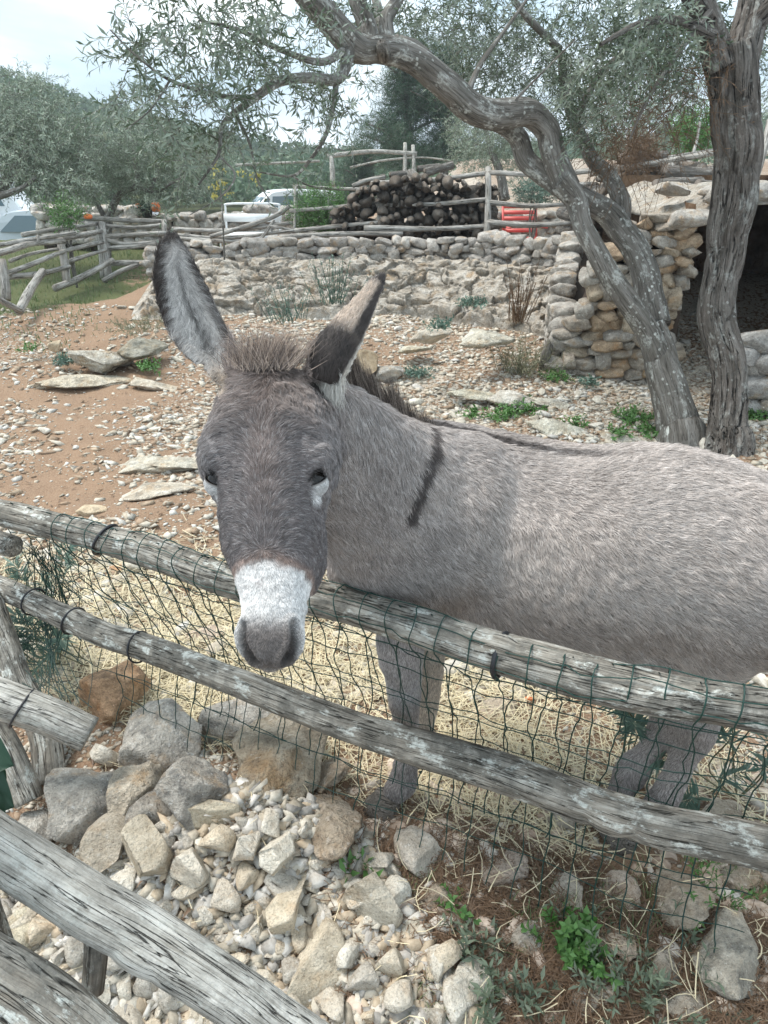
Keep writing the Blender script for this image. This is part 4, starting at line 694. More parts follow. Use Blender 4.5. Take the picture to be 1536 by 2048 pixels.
# ================================================================ the two near trees
t1 = empty('olive_tree', at_z(1350, 868, 0), label='large leaning olive tree whose forked grey trunk arches left over the paddock', cat='olive tree')
limbs1 = [
 ([D(1362, 900, 4.92)+[.02, -.02, -.28], D(1358, 885, 4.93), D(1352, 860, 4.95), D(1338, 800, 4.95), D(1325, 740, 4.95), D(1318, 690, 4.95), D(1300, 640, 4.92)], [.26, .215, .175, .155, .142, .130, .118]),
 ([D(1318, 720, 4.93), D(1296, 665, 4.86), D(1258, 610, 4.80), D(1222, 558, 4.76), D(1192, 500, 4.72), D(1165, 440, 4.68), D(1150, 395, 4.66), D(1118, 360, 4.64)], [.115, .095, .088, .084, .080, .078, .085, .10]),
 ([D(1312, 650, 4.96), D(1296, 580, 5.0), D(1278, 520, 5.0), D(1245, 470, 4.98), D(1210, 425, 4.94), D(1170, 395, 4.85), D(1135, 372, 4.72)], [.125, .118, .112, .105, .095, .088, .085]),
 ([D(1232, 452, 4.98), D(1240, 400, 5.0), D(1220, 352, 5.0), D(1188, 318, 5.0), D(1168, 280, 4.98), D(1150, 240, 4.95), D(1130, 180, 4.9), D(1120, 100, 4.8)], [.080, .078, .068, .060, .052, .045, .04, .03]),
 ([D(1135, 380, 4.66), D(1118, 340, 4.62), D(1102, 300, 4.58), D(1092, 262, 4.54), D(1065, 232, 4.48), D(1020, 226, 4.40), D(975, 226, 4.30), D(930, 205, 4.2), D(890, 168, 4.08), D(845, 130, 3.98), D(800, 105, 3.9), D(755, 100, 3.82), D(715, 95, 3.75), D(672, 55, 3.65), D(622, -5, 3.5), D(580, -60, 3.4)], [.10, .098, .095, .092, .095, .100, .102, .10, .098, .092, .085, .082, .085, .082, .075, .07]),
 ([D(1130, 378, 4.70), D(1085, 345, 4.72), D(1055, 318, 4.72), D(1035, 275, 4.66), D(1010, 250, 4.55), D(985, 236, 4.42)], [.085, .08, .078, .075, .07, .06]),
 ([D(735, 95, 3.78), D(735, 55, 3.8), D(715, 10, 3.8), D(700, -50, 3.8)], [.07, .06, .055, .05]),
 ([D(775, 90, 3.88), D(772, 40, 3.9), D(795, 0, 3.95), D(820, -50, 4.0)], [.055, .045, .04, .035]),
 ([D(850, 125, 4.0), D(825, 98, 4.05), D(795, 85, 4.1), D(765, 60, 4.2), D(752, 0, 4.3)], [.06, .05, .045, .04, .03]),
 ([D(700, 90, 3.72), D(690, 140, 3.66), D(672, 160, 3.60), D(620, 158, 3.45), D(560, 165, 3.3), D(510, 195, 3.15), D(470, 225, 3.05), D(445, 255, 3.0), D(438, 310, 2.95), D(400, 370, 2.9)], [.045, .035, .032, .028, .026, .022, .018, .013, .009, .005]),
 ([D(690, 100, 3.7), D(640, 125, 3.5), D(560, 100, 3.3), D(480, 60, 3.1), D(400, 40, 2.9)], [.025, .02, .014, .01, .005]),
 ([D(672, 160, 3.62), D(668, 200, 3.6), D(655, 260, 3.55), D(620, 320, 3.5), D(585, 352, 3.5), D(520, 345, 3.4)], [.02, .016, .013, .01, .007, .004]),
 ([D(470, 225, 3.05), D(500, 290, 3.1), D(515, 360, 3.1), D(540, 400, 3.1)], [.009, .007, .005, .003]), ([D(585, 352, 3.5), D(620, 372, 3.5), D(680, 380, 3.5)], [.006, .005, .003]),
 ([D(510, 195, 3.15), D(430, 190, 3.0), D(340, 160, 2.8), D(270, 110, 2.6), D(220, 60, 2.5)], [.014, .011, .008, .005, .003]), ([D(340, 160, 2.8), D(300, 220, 2.75), D(250, 260, 2.7)], [.006, .004, .002]),
 ([D(1120, 100, 4.8), D(1060, 40, 4.6), D(1000, -40, 4.4)], [.03, .025, .02]), ([D(1150, 240, 4.95), D(1200, 150, 4.8), D(1290, 60, 4.6), D(1330, -20, 4.5)], [.03, .024, .018, .012]),
 ([D(930, 200, 4.2), D(960, 130, 4.3), D(1010, 60, 4.3), D(1060, -10, 4.3)], [.022, .018, .013, .009]), ([D(1010, 230, 4.4), D(1040, 190, 4.3), D(1100, 130, 4.2), D(1150, 80, 4.0)], [.012, .010, .007, .005]),
 ([D(770, -20, 3.9), D(880, -60, 4), D(960, -80, 4)], [.03, .02, .01]),
 ([D(436, 310, 2.95), D(470, 350, 2.95), D(440, 395, 2.9), D(380, 430, 2.9)], [.006, .005, .004, .002]),
]
limbs1 = [(p, [q*.81 for q in r]) for p, r in limbs1]; limbs2_k = .94
branch_tree(limbs1, MT['bark'], t1, 34, .085, 8, .05, step=.03)
v, f, g = tube(np.array([D(768, 112, 3.80), D(765, 96, 3.74), D(764, 88, 3.70)]), [.040, .036, .024], 16, .1, 20); o = obj('cut_stub', mesh_np('cut_stub', v, f, MT['log'], True, attrs={'grain': g}), t1); o.location = -t1.location
def B(px, row, d, rx, ry, rd, n): return blob(px, row, d, rx, ry, rd, n)
crown('crown', [B(300, 90, 2.7, 80, 90, .25, 27), B(420, 60, 2.9, 110, 80, .3, 50), B(540, 60, 3.1, 110, 80, .3, 60), B(600, 150, 3.3, 90, 60, .3, 26), B(420, 180, 2.9, 110, 60, .25, 30), B(300, 230, 2.8, 80, 50, .2, 18), B(480, 250, 3.0, 90, 60, .25, 20),
                B(380, 310, 2.9, 100, 50, .2, 20), B(700, 30, 3.9, 100, 50, .3, 60), B(860, 30, 4.5, 110, 70, .4, 120), B(970, 70, 4.9, 90, 90, .4, 150), B(1060, 80, 5.0, 90, 100, .4, 150), B(960, 150, 5.1, 80, 50, .3, 60), B(1130, 180, 4.6, 50, 80, .25, 70), B(1190, 60, 4.5, 90, 80, .4, 110),
                B(1145, 270, 4.55, 34, 40, .15, 26), B(640, 230, 3.5, 70, 60, .25, 20), B(560, 330, 3.3, 90, 40, .2, 9), B(250, 160, 2.7, 40, 60, .15, 9), B(700, 180, 3.6, 50, 60, .2, 10)], MT['leaf'], t1, .046, .0100, 16, .19, .35, .3, seed=71)
t2 = empty('rough_barked_tree', at_z(1455, 885, 0), label='upright tree with deeply furrowed grey bark standing in front of the shelter doorway', cat='tree')
limbs2 = [([D(1455, 905, 4.72)+[0, -.02, -.28], D(1454, 888, 4.73), D(1452, 850, 4.74), D(1456, 760, 4.75), D(1446, 700, 4.76), D(1432, 630, 4.78), D(1442, 560, 4.78), D(1458, 480, 4.75), D(1470, 400, 4.7), D(1475, 320, 4.66), D(1470, 240, 4.6), D(1466, 160, 4.55), D(1460, 90, 4.5)], [.22, .165, .130, .112, .122, .128, .118, .128, .142, .150, .155, .160, .165]),
 ([D(1450, 130, 4.5), D(1425, 60, 4.42), D(1390, -20, 4.3), D(1350, -100, 4.2)], [.11, .09, .08, .07]), ([D(1475, 130, 4.5), D(1495, 60, 4.5), D(1520, -40, 4.5)], [.12, .11, .1]),
 ([D(1430, 70, 4.4), D(1350, 40, 4.1), D(1270, 50, 3.9), D(1200, 90, 3.7)], [.035, .026, .018, .01]), ([D(1500, 60, 4.5), D(1560, 0, 4.4), D(1620, -60, 4.3)], [.07, .06, .05]),
 ([D(1420, 20, 4.3), D(1340, 130, 4.2), D(1290, 210, 4.2), D(1260, 280, 4.2)], [.02, .014, .009, .005])]
branch_tree([(p, [q*limbs2_k for q in r]) for p, r in limbs2], MT['barkrough'], t2, 56, .10, 8, .24, step=.022)
crown('crown', [B(1290, 50, 4.2, 120, 70, .4, 130), B(1380, 40, 4.9, 100, 60, .4, 100), B(1240, 130, 4.1, 80, 60, .3, 60), B(1330, 130, 4.6, 80, 60, .3, 60), B(1510, 90, 5.0, 60, 90, .3, 60), B(1180, 230, 4.6, 40, 50, .2, 20)], MT['leaf'], t2, .055, .0125, 15, .2, .45, .3, seed=72, down=.3)
crown('dry_twigs', [B(1290, 230, 4.6, 110, 80, .3, 110), B(1380, 150, 4.5, 80, 80, .3, 60), B(1230, 300, 4.7, 70, 50, .3, 40)], MT['drytwig'], t2, .05, .005, 7, .34, .5, .2, MT['drytwig'], 74, .0028)
sap = empty('sapling', at_y(440, 440, 8.6), label='thin sapling with yellow leaves in front of the parked white car', cat='sapling'); c0 = at_y(440, 440, 8.6); c0[2] = .55
branch_tree([([c0-[0, 0, .05], at_y(443, 400, 8.6), at_y(432, 345, 8.6)], [.012, .008, .004])], MT['bark'], sap, 6, name='stem'); crown('leaves', [(at_y(437, 370, 8.6), (.08, .08, .22), 20), (at_y(505, 350, 8.6), (.1, .08, .08), 10)], MT['yellow'], sap, .045, .03, 5, .08, .3)
# ================================================================ paddock fence in front of the donkey
FN = unit([-0.41, -0.91, 0]); FD = unit([0.91, -0.41, 0])
TOPC = [(-60, 1012), (0, 1026), (150, 1063), (300, 1105), (460, 1160), (640, 1195), (760, 1228), (880, 1270), (1000, 1310), (1150, 1350), (1300, 1383), (1450, 1410), (1600, 1432), (1750, 1450)]
LOWC = [(-50, 1150), (0, 1172), (100, 1219), (200, 1266), (300, 1302), (450, 1358), (640, 1430), (780, 1477), (940, 1525), (1150, 1598), (1300, 1650), (1420, 1680), (1600, 1716), (1750, 1745)]
TOP3 = np.array([at_z(a, b, .735) for a, b in TOPC]); LOW3 = np.array([at_z(a, b, .36) for a, b in LOWC])
fence = empty('rail_fence', tuple(at_z(1000, 1600, 0)), label='weathered two-rail paddock fence with green wire netting that the donkey leans over', cat='fence')
def big_rail(name, pts, rads, root, mat, seed, sides=52, step=.009, knots=(), grooves=.22, rough=.11):
    pts = np.asarray(pts, float); Ltot = np.linalg.norm(np.diff(pts, axis=0), axis=1).sum(); n = int(Ltot/step); P = catmull(pts, n); R = np.interp(np.linspace(0, 1, n), np.linspace(0, 1, len(rads)), rads)
    org = P[n//2].copy(); P = P-org; P = P+np.stack([fbm(np.stack([np.linspace(0, Ltot, n)*2.2, 0*R+q*7, 0*R+seed], 1), 2, q) for q in range(3)], 1)*.006
    v, f, g = tube(P, R, sides, 0, 1, seed, True); T, N, B = frames(P); C = np.vstack([np.repeat(P, sides, 0), P[:1], P[-1:]]); dr = v-C; ln = np.linalg.norm(dr, axis=1); un = dr/np.maximum(ln, 1e-6)[:, None]
    q = g*[1, 1, 1]; rel = rough*fbm(q*[16, 16, 4.5], 3, seed)+.03*fbm(q*[60, 60, 7], 3, seed+2); cr = np.clip(1-np.abs(fbm(q*[42, 42, 3.0], 3, seed+7))*6, 0, 1)*sstep(.0, .5, fbm(q*[8, 8, 3], 2, seed+9)); rel = rel-grooves*cr
    for (kz, ka, kr, kh) in knots:
        th = np.arctan2(g[:, 1], g[:, 0]); dd = np.sqrt(((g[:, 2]-seed*.7-kz)/kr)**2+((np.angle(np.exp(1j*(np.arctan2((dr*np.vstack([np.repeat(B, sides, 0), B[:1], B[-1:]])).sum(1), (dr*np.vstack([np.repeat(N, sides, 0), N[:1], N[-1:]])).sum(1))-ka))))*.04/kr)**2); rel = rel+kh*np.exp(-dd**2)-kh*.6*np.exp(-((dd-1.15)/.28)**2)
    v = v+un*(ln*rel)[:, None]*(ln > .005)[:, None]; o = obj(name, mesh_np(name, v, f, MT[mat], True, attrs={'grain': g}), root); o.location = org-np.array(root.location); return o
big_rail('rail', TOP3, [.033, .038, .040, .040, .041, .042, .041, .040], fence, 'rail', 1, knots=[(.55, 1.5, .03, .12), (1.6, .5, .03, .15), (2.2, 1.2, .035, .12)])
big_rail('rail', LOW3, [.032, .038, .040, .040, .042, .043, .046, .044], fence, 'rail', 2, knots=[(.9, 1.4, .03, .12), (2.15, 1.2, .045, .25)], grooves=.22)
posts_ = [([D(-25, 1190, 2.38), D(10, 1290, 2.32), D(42, 1378, 2.27), D(84, 1460, 2.22), D(100, 1565, 2.18)], [.038, .042, .046, .042, .044], 'rail'), ([D(-30, 1420, 2.1), D(20, 1500, 2.08), D(62, 1600, 2.06)], [.036, .038, .040], 'rail')]
for k, (p, r, m) in enumerate(posts_): big_rail('post', p, r, fence, m, 11+k, 36, .012)
big_rail('rail', [D(-60, 1378, 1.96), D(0, 1402, 1.96), D(90, 1432, 1.97), D(180, 1470, 1.99)], [.048, .050, .048, .046], fence, 'railpale', 15, 40, .009, grooves=.2)
big_rail('rail', [D(-70, 1070, 2.30), D(-20, 1080, 2.24), D(24, 1094, 2.18)], [.035, .035, .033], fence, 'rail', 16, 32, .010)
pz = at_z(1900, 1500, .735); big_rail('post', [np.array([pz[0], pz[1]-.03, z]) for z in (-.1, .3, .6, .92)], [.05, .048, .045, .042], fence, 'rail', 19, 30, .014)
# black straps
TC = catmull(TOP3, 400); LC = catmull(LOW3, 400)
def near_px(C, px):
    d = (C-CAMP)@FW; x = 768+FPX*(C[:, 0])/d; return int(np.abs(x-px).argmin())
def strap(C, px, r, name='cable_tie', w=.0045, tilt=0.0):
    i = near_px(C, px); t = unit(C[min(i+3, 399)]-C[i-3]); a = unit(np.cross(t, [0, 0, 1])); b = np.cross(a, t); th = np.linspace(0, 2*math.pi, 40)
    P = C[i]+np.cos(th)[:, None]*a*r+np.sin(th)[:, None]*b*r+t*(tilt*np.sin(th)[:, None]); v, f, g = tube(P, w, 6, 0, 1, 0, False); o = obj(name, mesh_np(name, v-C[i], f, MT['strap'], True), fence); o.location = C[i]-np.array(fence.location)
strap(TC, 212, .0425, w=.004, tilt=.02); strap(TC, 1000, .0445, w=.0055); strap(LC, 68, .043, w=.003); strap(LC, 147, .043, w=.0032, tilt=.006); strap(LC, 277, .0445, w=.003, tilt=-.006)
_p = catmull([D(-60, 1378, 1.96), D(0, 1402, 1.96), D(90, 1432, 1.97), D(180, 1470, 1.99)], 400); strap(_p, 44, .054, w=.003, tilt=.012)
# netting
def netting():
    P = Parts(); lo, hi = near_px(TC, 128), near_px(TC, 1640); L = np.concatenate([[0], np.cumsum(np.linalg.norm(np.diff(TC, axis=0), axis=1))]); u0, u1 = L[lo], L[hi]
    LL = np.concatenate([[0], np.cumsum(np.linalg.norm(np.diff(LC, axis=0), axis=1))])
    def Tat(u): return np.stack([np.interp(u, L, TC[:, k]) for k in range(3)], -1)
    def Lat(T):   # point of the lower rail below a point of the top rail
        s = (T-LC[0])@FD; sl = (LC-LC[0])@FD; return np.stack([np.interp(s, sl, LC[:, k]) for k in range(3)], -1)
    up = np.array([0, 0, 1.])
    def prof(u, layer):
        T = Tat(u); Lw = Lat(T); w = float(fbm(np.array([[u*3, layer*5, 0]]), 2, 4)[0])
        if layer == 0:
            bot = .06+.05*w
            pts = [T-FN*.05-up*.02, T-FN*.043+up*.012, T+up*.0455, T+FN*.032+up*.032, T+FN*.0445, T+FN*.030-up*.036, T*.75+Lw*.25+FN*(.012+.02*w), T*.5+Lw*.5+FN*.01*w, T*.22+Lw*.78-FN*.045, Lw-FN*.055, Lw*1-FN*.045-up*.06, Lw-FN*.02-up*.14, np.array([*(Lw-FN*.0+FN*.03*w)[:2], .14]), np.array([*(Lw+FN*.03)[:2], bot])]
        else:
            sk = -.10-.06*w; pts = [T+up*.047+FN*.01, T-FN*.047, T-FN*.04-up*.05+FD*sk*.3, T*.6+Lw*.4-FN*(.05+.02*w)+FD*sk*.7, Lw-FN*.075+FD*sk, Lw-FN*.07-up*.10+FD*sk*1.2, np.array([*(Lw-FN*.05+FD*sk*1.3)[:2], .17])]
        return catmull(pts, 64 if layer == 0 else 44)
    for layer, du, dv in ((0, .062, .080), (1, .074, .088)):
        us = np.arange(u0-(.25 if layer else 0), u1, .014); S = np.array([prof(u, layer) for u in us]); 
        S = S+np.stack([fbm(np.stack([us[:, None]*9+0*S[..., 0], S[..., 2]*9, 0*S[..., 0]+layer*9+q], -1), 3, 21+q) for q in range(3)], -1)*np.array([.0075, .006, .006])
        jk = np.stack([vnoise(np.stack([us[:, None]*30+0*S[..., 0], S[..., 2]*26, 0*S[..., 0]+q*5+layer], -1), 33+q) for q in range(3)], -1); S[:, 12:] += jk[:, 12:]*.0052
        nv = S.shape[1]; vl = np.linalg.norm(np.diff(S[len(us)//2], axis=0), axis=1).sum()
        for u in np.arange(us[0], us[-1], du):
            i = (u-us[0])/.014; i0 = min(int(i), len(us)-2); Q = S[i0]+(S[i0+1]-S[i0])*(i-i0); v, f, g = tube(Q, .00155, 4, 0, 1, 0, False); P.add(v, f)
        for vv in np.arange(.05, vl, dv):
            j = min(nv-1, int(vv/vl*(nv-1))); Q = S[::2, j]; v, f, g = tube(Q, .00145, 4, 0, 1, 0, False); P.add(v, f)
    o = obj('wire_netting', P.mesh('wire_netting', MT['wire'], True), fence); o.location = -fence.location; tag(o, kind='stuff')
netting()
# gathered end of the netting at the left
P = Parts(); rg_ = np.random.default_rng(3)
for k in range(34):
    a = D(40+rg_.uniform(0, 80), 1080+rg_.uniform(-10, 40), 2.30); b = D(95+rg_.normal(0, 38), 1200+rg_.normal(0, 25), 2.40); c = D(100+rg_.normal(0, 38), 1300+rg_.normal(0, 20), 2.34); d = D(110+rg_.normal(0, 30), 1420+rg_.normal(0, 20), 2.2)
    v, f, g = tube(catmull([a, b, c, d] if k % 3 else [a+[.0, 0, 0], b+[.06, 0, .02], b+[.12, 0, -.03]], 14), .0013, 4, 0, 1, 0, False); P.add(v, f)
for k in range(16):
    y0 = 1100+k*20; v, f, g = tube(catmull([D(30, y0+rg_.normal(0, 8), 2.42), D(80, y0+8+rg_.normal(0, 8), 2.40), D(130, y0+14+rg_.normal(0, 10), 2.36), D(165, y0+30+rg_.normal(0, 10), 2.34)], 12), .0012, 4, 0, 1, 0, False); P.add(v, f)
o = obj('wire_netting', P.mesh('wire_netting', MT['wire'], True), fence); o.location = -fence.location; tag(o, kind='stuff')
# ================================================================ path fence close to the camera
pf = empty('rail_fence', (-.45, .72, -.1), label='thick pale wooden path fence crossing the lower left corner in front of the stones', cat='fence')
big_rail('rail', [D(-120, 1610, 1.06), D(-40, 1664, 1.06), D(0, 1690, 1.06), D(90, 1750, 1.06), D(180, 1812, 1.05), D(260, 1858, 1.05), D(365, 1925, 1.05), D(470, 1998, 1.05), D(560, 2065, 1.05), D(700, 2160, 1.05)], [.038, .039, .040, .042, .043, .041, .039, .038], pf, 'railpale', 21, 72, .006, knots=[(.352, 1.7, .030, .07), (.15, 1.3, .016, .05)], grooves=.14, rough=.06)
big_rail('branch_stub', [D(196, 1850, 1.06), D(190, 1915, 1.065), D(184, 1986, 1.07)], [.021, .0175, .0165], pf, 'rail', 23, 30, .006)
big_rail('rail', [D(-120, 1890, .98), D(-20, 1955, .98), D(60, 2005, .98), D(150, 2070, .98), D(300, 2190, .98)], [.045, .046, .046, .045], pf, 'rail', 25, 60, .007, grooves=.2, rough=.09)
pp = D(-120, 1700, 1.02); big_rail('post', [np.array([pp[0], pp[1], z]) for z in (-.2, .3, .95)], [.05, .05, .045], pf, 'rail', 27, 30, .012)
# ================================================================ donkey
HP0 = np.array([0, 1.30, 1.30]); HA = unit([0, -0.721, -0.693]); HN = unit([0, -0.693, 0.721]); HX = np.array([1., 0, 0])
def head_pt(px, row, off=0.0):
    r = ray(px, row); t = np.dot(HN, HP0-CAMP)/np.dot(HN, r); return CAMP+r*t+HN*off
SPD = unit([0.922, -0.387, 0]); SPN = unit([-0.387, -0.922, 0]); WITH = np.array([0.11, 1.73, 0.0]); UP3 = np.array([0, 0, 1.])
def ellipse_tube(secs, sides=28):
    """secs: (center, axis_u*ru, axis_v*rv_pos, rv_neg, exponent)"""
    th = np.linspace(0, 2*math.pi, sides, endpoint=False); V = []
    for c, U, Vp, Vn, e in secs:
        cu, sv = np.cos(th), np.sin(th); pu = np.sign(cu)*np.abs(cu)**(2/e); pv = np.sign(sv)*np.abs(sv)**(2/e)
        V.append(np.array(c)+pu[:, None]*U+np.where(sv[:, None] > 0, pv[:, None]*Vp, pv[:, None]*Vn))
    n = len(V); V = np.concatenate(V+[[secs[0][0]], [secs[-1][0]]]); j = np.arange(sides); k = (j+1) % sides
    return V, [grid_faces(n, sides), np.vstack([np.stack([k, j, 0*j+n*sides], -1), np.stack([(n-1)*sides+j, (n-1)*sides+k, 0*j+n*sides+1], -1)])]
def interp_secs(tab, n):
    tab = np.asarray(tab, float); return catmull(tab, n)
def sphere_vf(c, r, su=16, sv=10, sc=(1, 1, 1)):
    th = np.linspace(0, 2*math.pi, su, endpoint=False); ph = np.linspace(0.001, math.pi-0.001, sv)
    V = np.stack([np.sin(ph)[:, None]*np.cos(th), np.sin(ph)[:, None]*np.sin(th), np.cos(ph)[:, None]*np.ones(su)], -1).reshape(-1, 3)*r*np.array(sc)+c
    F = grid_faces(sv, su); top = np.array([[j for j in range(su)]]); return V, [F, ]
def ball(P, c, r, sc=(1, 1, 1)):
    bm = bmesh.new(); bmesh.ops.create_icosphere(bm, subdivisions=3, radius=1)
    v = np.array([q.co[:] for q in bm.verts])*r*np.array(sc)+c; f = np.array([[q.index for q in fc.verts] for fc in bm.faces]); bm.free(); P.add(v, f)

def donkey():
    P = Parts(); chains = []      # chains: (region, points, radii)
    # --- head:  row, centre px, half width px, thickness, forward offset, exponent
    T = interp_secs([(712, 532, 50, .10, -.030, 2.0), (735, 532, 96, .14, -.018, 2.1), (765, 535, 116, .17, -.006, 2.2), (810, 537, 126, .20, .004, 2.3),
                     (860, 526, 143, .22, .010, 2.2), (895, 522, 147, .235, .012, 2.1), (928, 525, 134, .24, .013, 2.1), (970, 527, 114, .245, .012, 2.2),
                     (1010, 528, 110, .24, .010, 2.2), (1060, 530, 105, .215, .006, 2.2), (1105, 533, 92, .185, .002, 2.2), (1150, 535, 76, .150, .0, 2.3),
                     (1190, 536, 66, .125, .0, 2.4), (1230, 536, 67, .110, .003, 2.4), (1262, 535, 73, .098, .004, 2.4), (1290, 535, 69, .085, -.001, 2.3),
                     (1310, 535, 56, .066, -.010, 2.2), (1322, 535, 38, .045, -.022, 2.0)], 54)
    secs = []; hc = []
    for row, cx, hw, th_, off, e in T:
        f = head_pt(cx, row, off); d = np.dot(f-CAMP, FW); w = hw*d/FPX; c = f-HN*th_*0.42
        secs.append((c, HX*w, HN*th_*0.42, HN*th_*0.58, e)); hc.append((*c, w, th_*.5))
    P.add(*ellipse_tube(secs, 36)); hc = np.array(hc); hct = (hc[:, :3]-HP0)@HA; hcx = hc[:, 0]; hcx = np.interp(hct, hct[[0, -1]], hcx[[0, -1]])*.0+np.interp(hct, [hct[0], hct[12], hct[30], hct[-1]], [hcx[0], hcx[12], hcx[30], hcx[-1]]); headx = lambda t: np.interp(t, hct, hcx)
    chains.append(('head', hc[:, :3], (hc[:, 3]+hc[:, 4])/2))
    # chin / lower lip, brow ridges, cheeks (jaw)
    ball(P, head_pt(536, 1300, -.050), .030, (1.25, 1, .8))
    for sx, px in ((-1, 425), (1, 634)):
        ball(P, head_pt(px, 908, -.040), .032, (.85, 1.0, 1.1))
        ball(P, head_pt(535+sx*48, 1030, -.155), .080, (.55, 1.3, 1.25))
    # --- ears
    def shell(Cl, Cr, bowl, thick, nu=15, sub=26, toward=1):
        Cl, Cr = catmull(Cl, sub), catmull(Cr, sub); b = np.interp(np.linspace(0, 1, sub), np.linspace(0, 1, len(bowl)), bowl)
        u = np.linspace(-1, 1, nu); mid = (Cl+Cr)/2; h = (Cr-Cl)/2
        vd = unit(mid-CAMP)
        S = mid[:, None]+h[:, None]*u[None, :, None]+vd[:, None]*(b[:, None]*(1-np.abs(u)**2.2)[None])[..., None]*toward
        A = S-vd[:, None]*thick/2; Bk = S+vd[:, None]*thick/2
        V = np.concatenate([A, Bk[:, ::-1]], 1); n, m = V.shape[:2]
        V = V.reshape(-1, 3); F = grid_faces(n, m)
        cap0 = np.array([[j+1, j, m-1-j, m-2-j] for j in range(nu-1)]); cap1 = cap0[:, ::-1]+(n-1)*m
        P.add(V, np.vstack([F, cap0, cap1])); return mid, np.linalg.norm(h, axis=1), b
    rowsL = [(770, 432, 474, 1.315), (745, 412, 480, 1.325), (715, 372, 483, 1.335), (690, 350, 474, 1.34), (650, 328, 452, 1.345), (600, 311, 428, 1.345), (550, 306, 404, 1.34), (510, 310, 384, 1.335), (482, 321, 367, 1.33), (466, 336, 352, 1.33)]
    midL, hwL, bL = shell([at_d(a, r, d) for r, a, b, d in rowsL], [at_d(b, r, d+.012) for r, a, b, d in rowsL], [.02, .035, .045, .042, .035, .03, .026, .02, .01, .004], .011)
    chains.append(('earL', midL, hwL*0+.03))
    clR = [(640, 765, 40, 1.33), (655, 725, 46, 1.335), (672, 695, 44, 1.345), (695, 662, 38, 1.36), (718, 625, 30, 1.38), (738, 592, 22, 1.395), (755, 565, 16, 1.41), (768, 546, 7, 1.42)]
    cl = np.array(clR, float); tg = np.gradient(cl[:, :2], axis=0); tg /= np.linalg.norm(tg, axis=1, keepdims=True)
    nl = np.stack([tg[:, 1], -tg[:, 0]], 1)           # left/up side in the picture plane at building time
    A = [at_d(cl[i, 0]+nl[i, 0]*cl[i, 2], cl[i, 1]+nl[i, 1]*cl[i, 2], cl[i, 3]+.012) for i in range(len(cl))]
    B_ = [at_d(cl[i, 0]-nl[i, 0]*cl[i, 2], cl[i, 1]-nl[i, 1]*cl[i, 2], cl[i, 3]+.030) for i in range(len(cl))]
    midR, hwR, bR = shell(A, B_, [.045, .045, .04, .034, .026, .018, .012, .005], .011, toward=-1)
    chains.append(('earR', midR-unit(midR-CAMP)*.015, hwR*0+.03))
    # --- neck
    def pd(px, row, d): return at_d(px, row, d)
    nk = [(560, 850, 1.42, .115, .085), (630, 885, 1.455, .135, .088), (700, 935, 1.53, .150, .092), (765, 990, 1.62, .185, .115), (830, 1035, 1.70, .225, .155), (905, 1060, 1.75, .235, .18), (985, 1085, 1.77, .19, .14), (1060, 1100, 1.78, .10, .08)]
    nk = interp_secs([(*pd(a, b, c), h, w) for a, b, c, h, w in nk], 20)
    Tn, _, _ = frames(nk[:, :3]); secs = []
    for q, t in zip(nk, Tn):
        lat = unit(np.cross(t, UP3)); up = unit(np.cross(lat, t)); secs.append((q[:3], lat*q[4], up*q[3], up*q[3], 2.1))
    P.add(*ellipse_tube(secs, 30)); chains.append(('neck', nk[:, :3], nk[:, 3]*.8))
    ball(P, pd(752, 1125, 1.76), .125, (.95, 1, 1.15)); ball(P, pd(870, 1110, 1.77), .14, (1.1, 1, 1.25))
    # --- torso: s, top, bottom, half width
    tb = interp_secs([(-.25, .90, .66, .05), (-.21, .97, .60, .13), (-.12, 1.015, .535, .185), (0, 1.045, .50, .205), (.15, 1.035, .495, .235), (.35, 1.02, .515, .262), (.50, 1.045, .545, .265),
                      (.62, 1.045, .575, .25), (.78, 1.005, .64, .235), (.92, .94, .68, .205), (1.00, .90, .69, .16), (1.05, .85, .71, .09)], 34)
    secs = [(WITH+SPD*s+UP3*(t*.48+b*.52), SPN*w, UP3*(t-b)*.52, UP3*(t-b)*.48, 2.25) for s, t, b, w in tb]
    P.add(*ellipse_tube(secs, 40)); chains.append(('torso', np.array([q[0] for q in secs]), tb[:, 3]*.9+.02))
    # --- legs
    def leg(reg, pts, sides=20, sq=1.0):
        q = interp_secs([(*pd(a, b, c), r) for a, b, c, r in pts], 26); Tn, Nn, Bn = frames(q[:, :3])
        P.add(*ellipse_tube([(x[:3], n_*x[3], b_*x[3], b_*x[3], 2.0) for x, n_, b_ in zip(q, Nn, Bn)], sides)); chains.append((reg, q[:, :3], q[:, 3])); return q
    leg('leg', [(850, 1120, 1.80, .115), (822, 1215, 1.81, .085), (800, 1290, 1.82, .062), (806, 1350, 1.865, .049), (809, 1400, 1.905, .044), (810, 1440, 1.94, .038), (812, 1500, 1.99, .033), (811, 1540, 2.02, .036), (806, 1566, 2.03, .042), (789, 1586, 2.035, .037), (779, 1597, 2.04, .034)])
    leg('legfar', [(890, 1120, 1.87, .10), (868, 1220, 1.93, .075), (856, 1300, 1.99, .052), (856, 1360, 2.045, .042), (853, 1400, 2.08, .038), (848, 1450, 2.14, .032), (845, 1480, 2.17, .036), (832, 1500, 2.19, .036)])
    leg('hind', [(1580, 1060, 1.56, .15), (1485, 1170, 1.56, .145), (1408, 1285, 1.62, .115), (1384, 1370, 1.72, .074), (1390, 1430, 1.79, .060), (1386, 1472, 1.83, .052), (1366, 1518, 1.86, .037), (1345, 1565, 1.885, .037), (1318, 1612, 1.915, .042), (1285, 1640, 1.935, .036), (1266, 1652, 1.945, .034)])
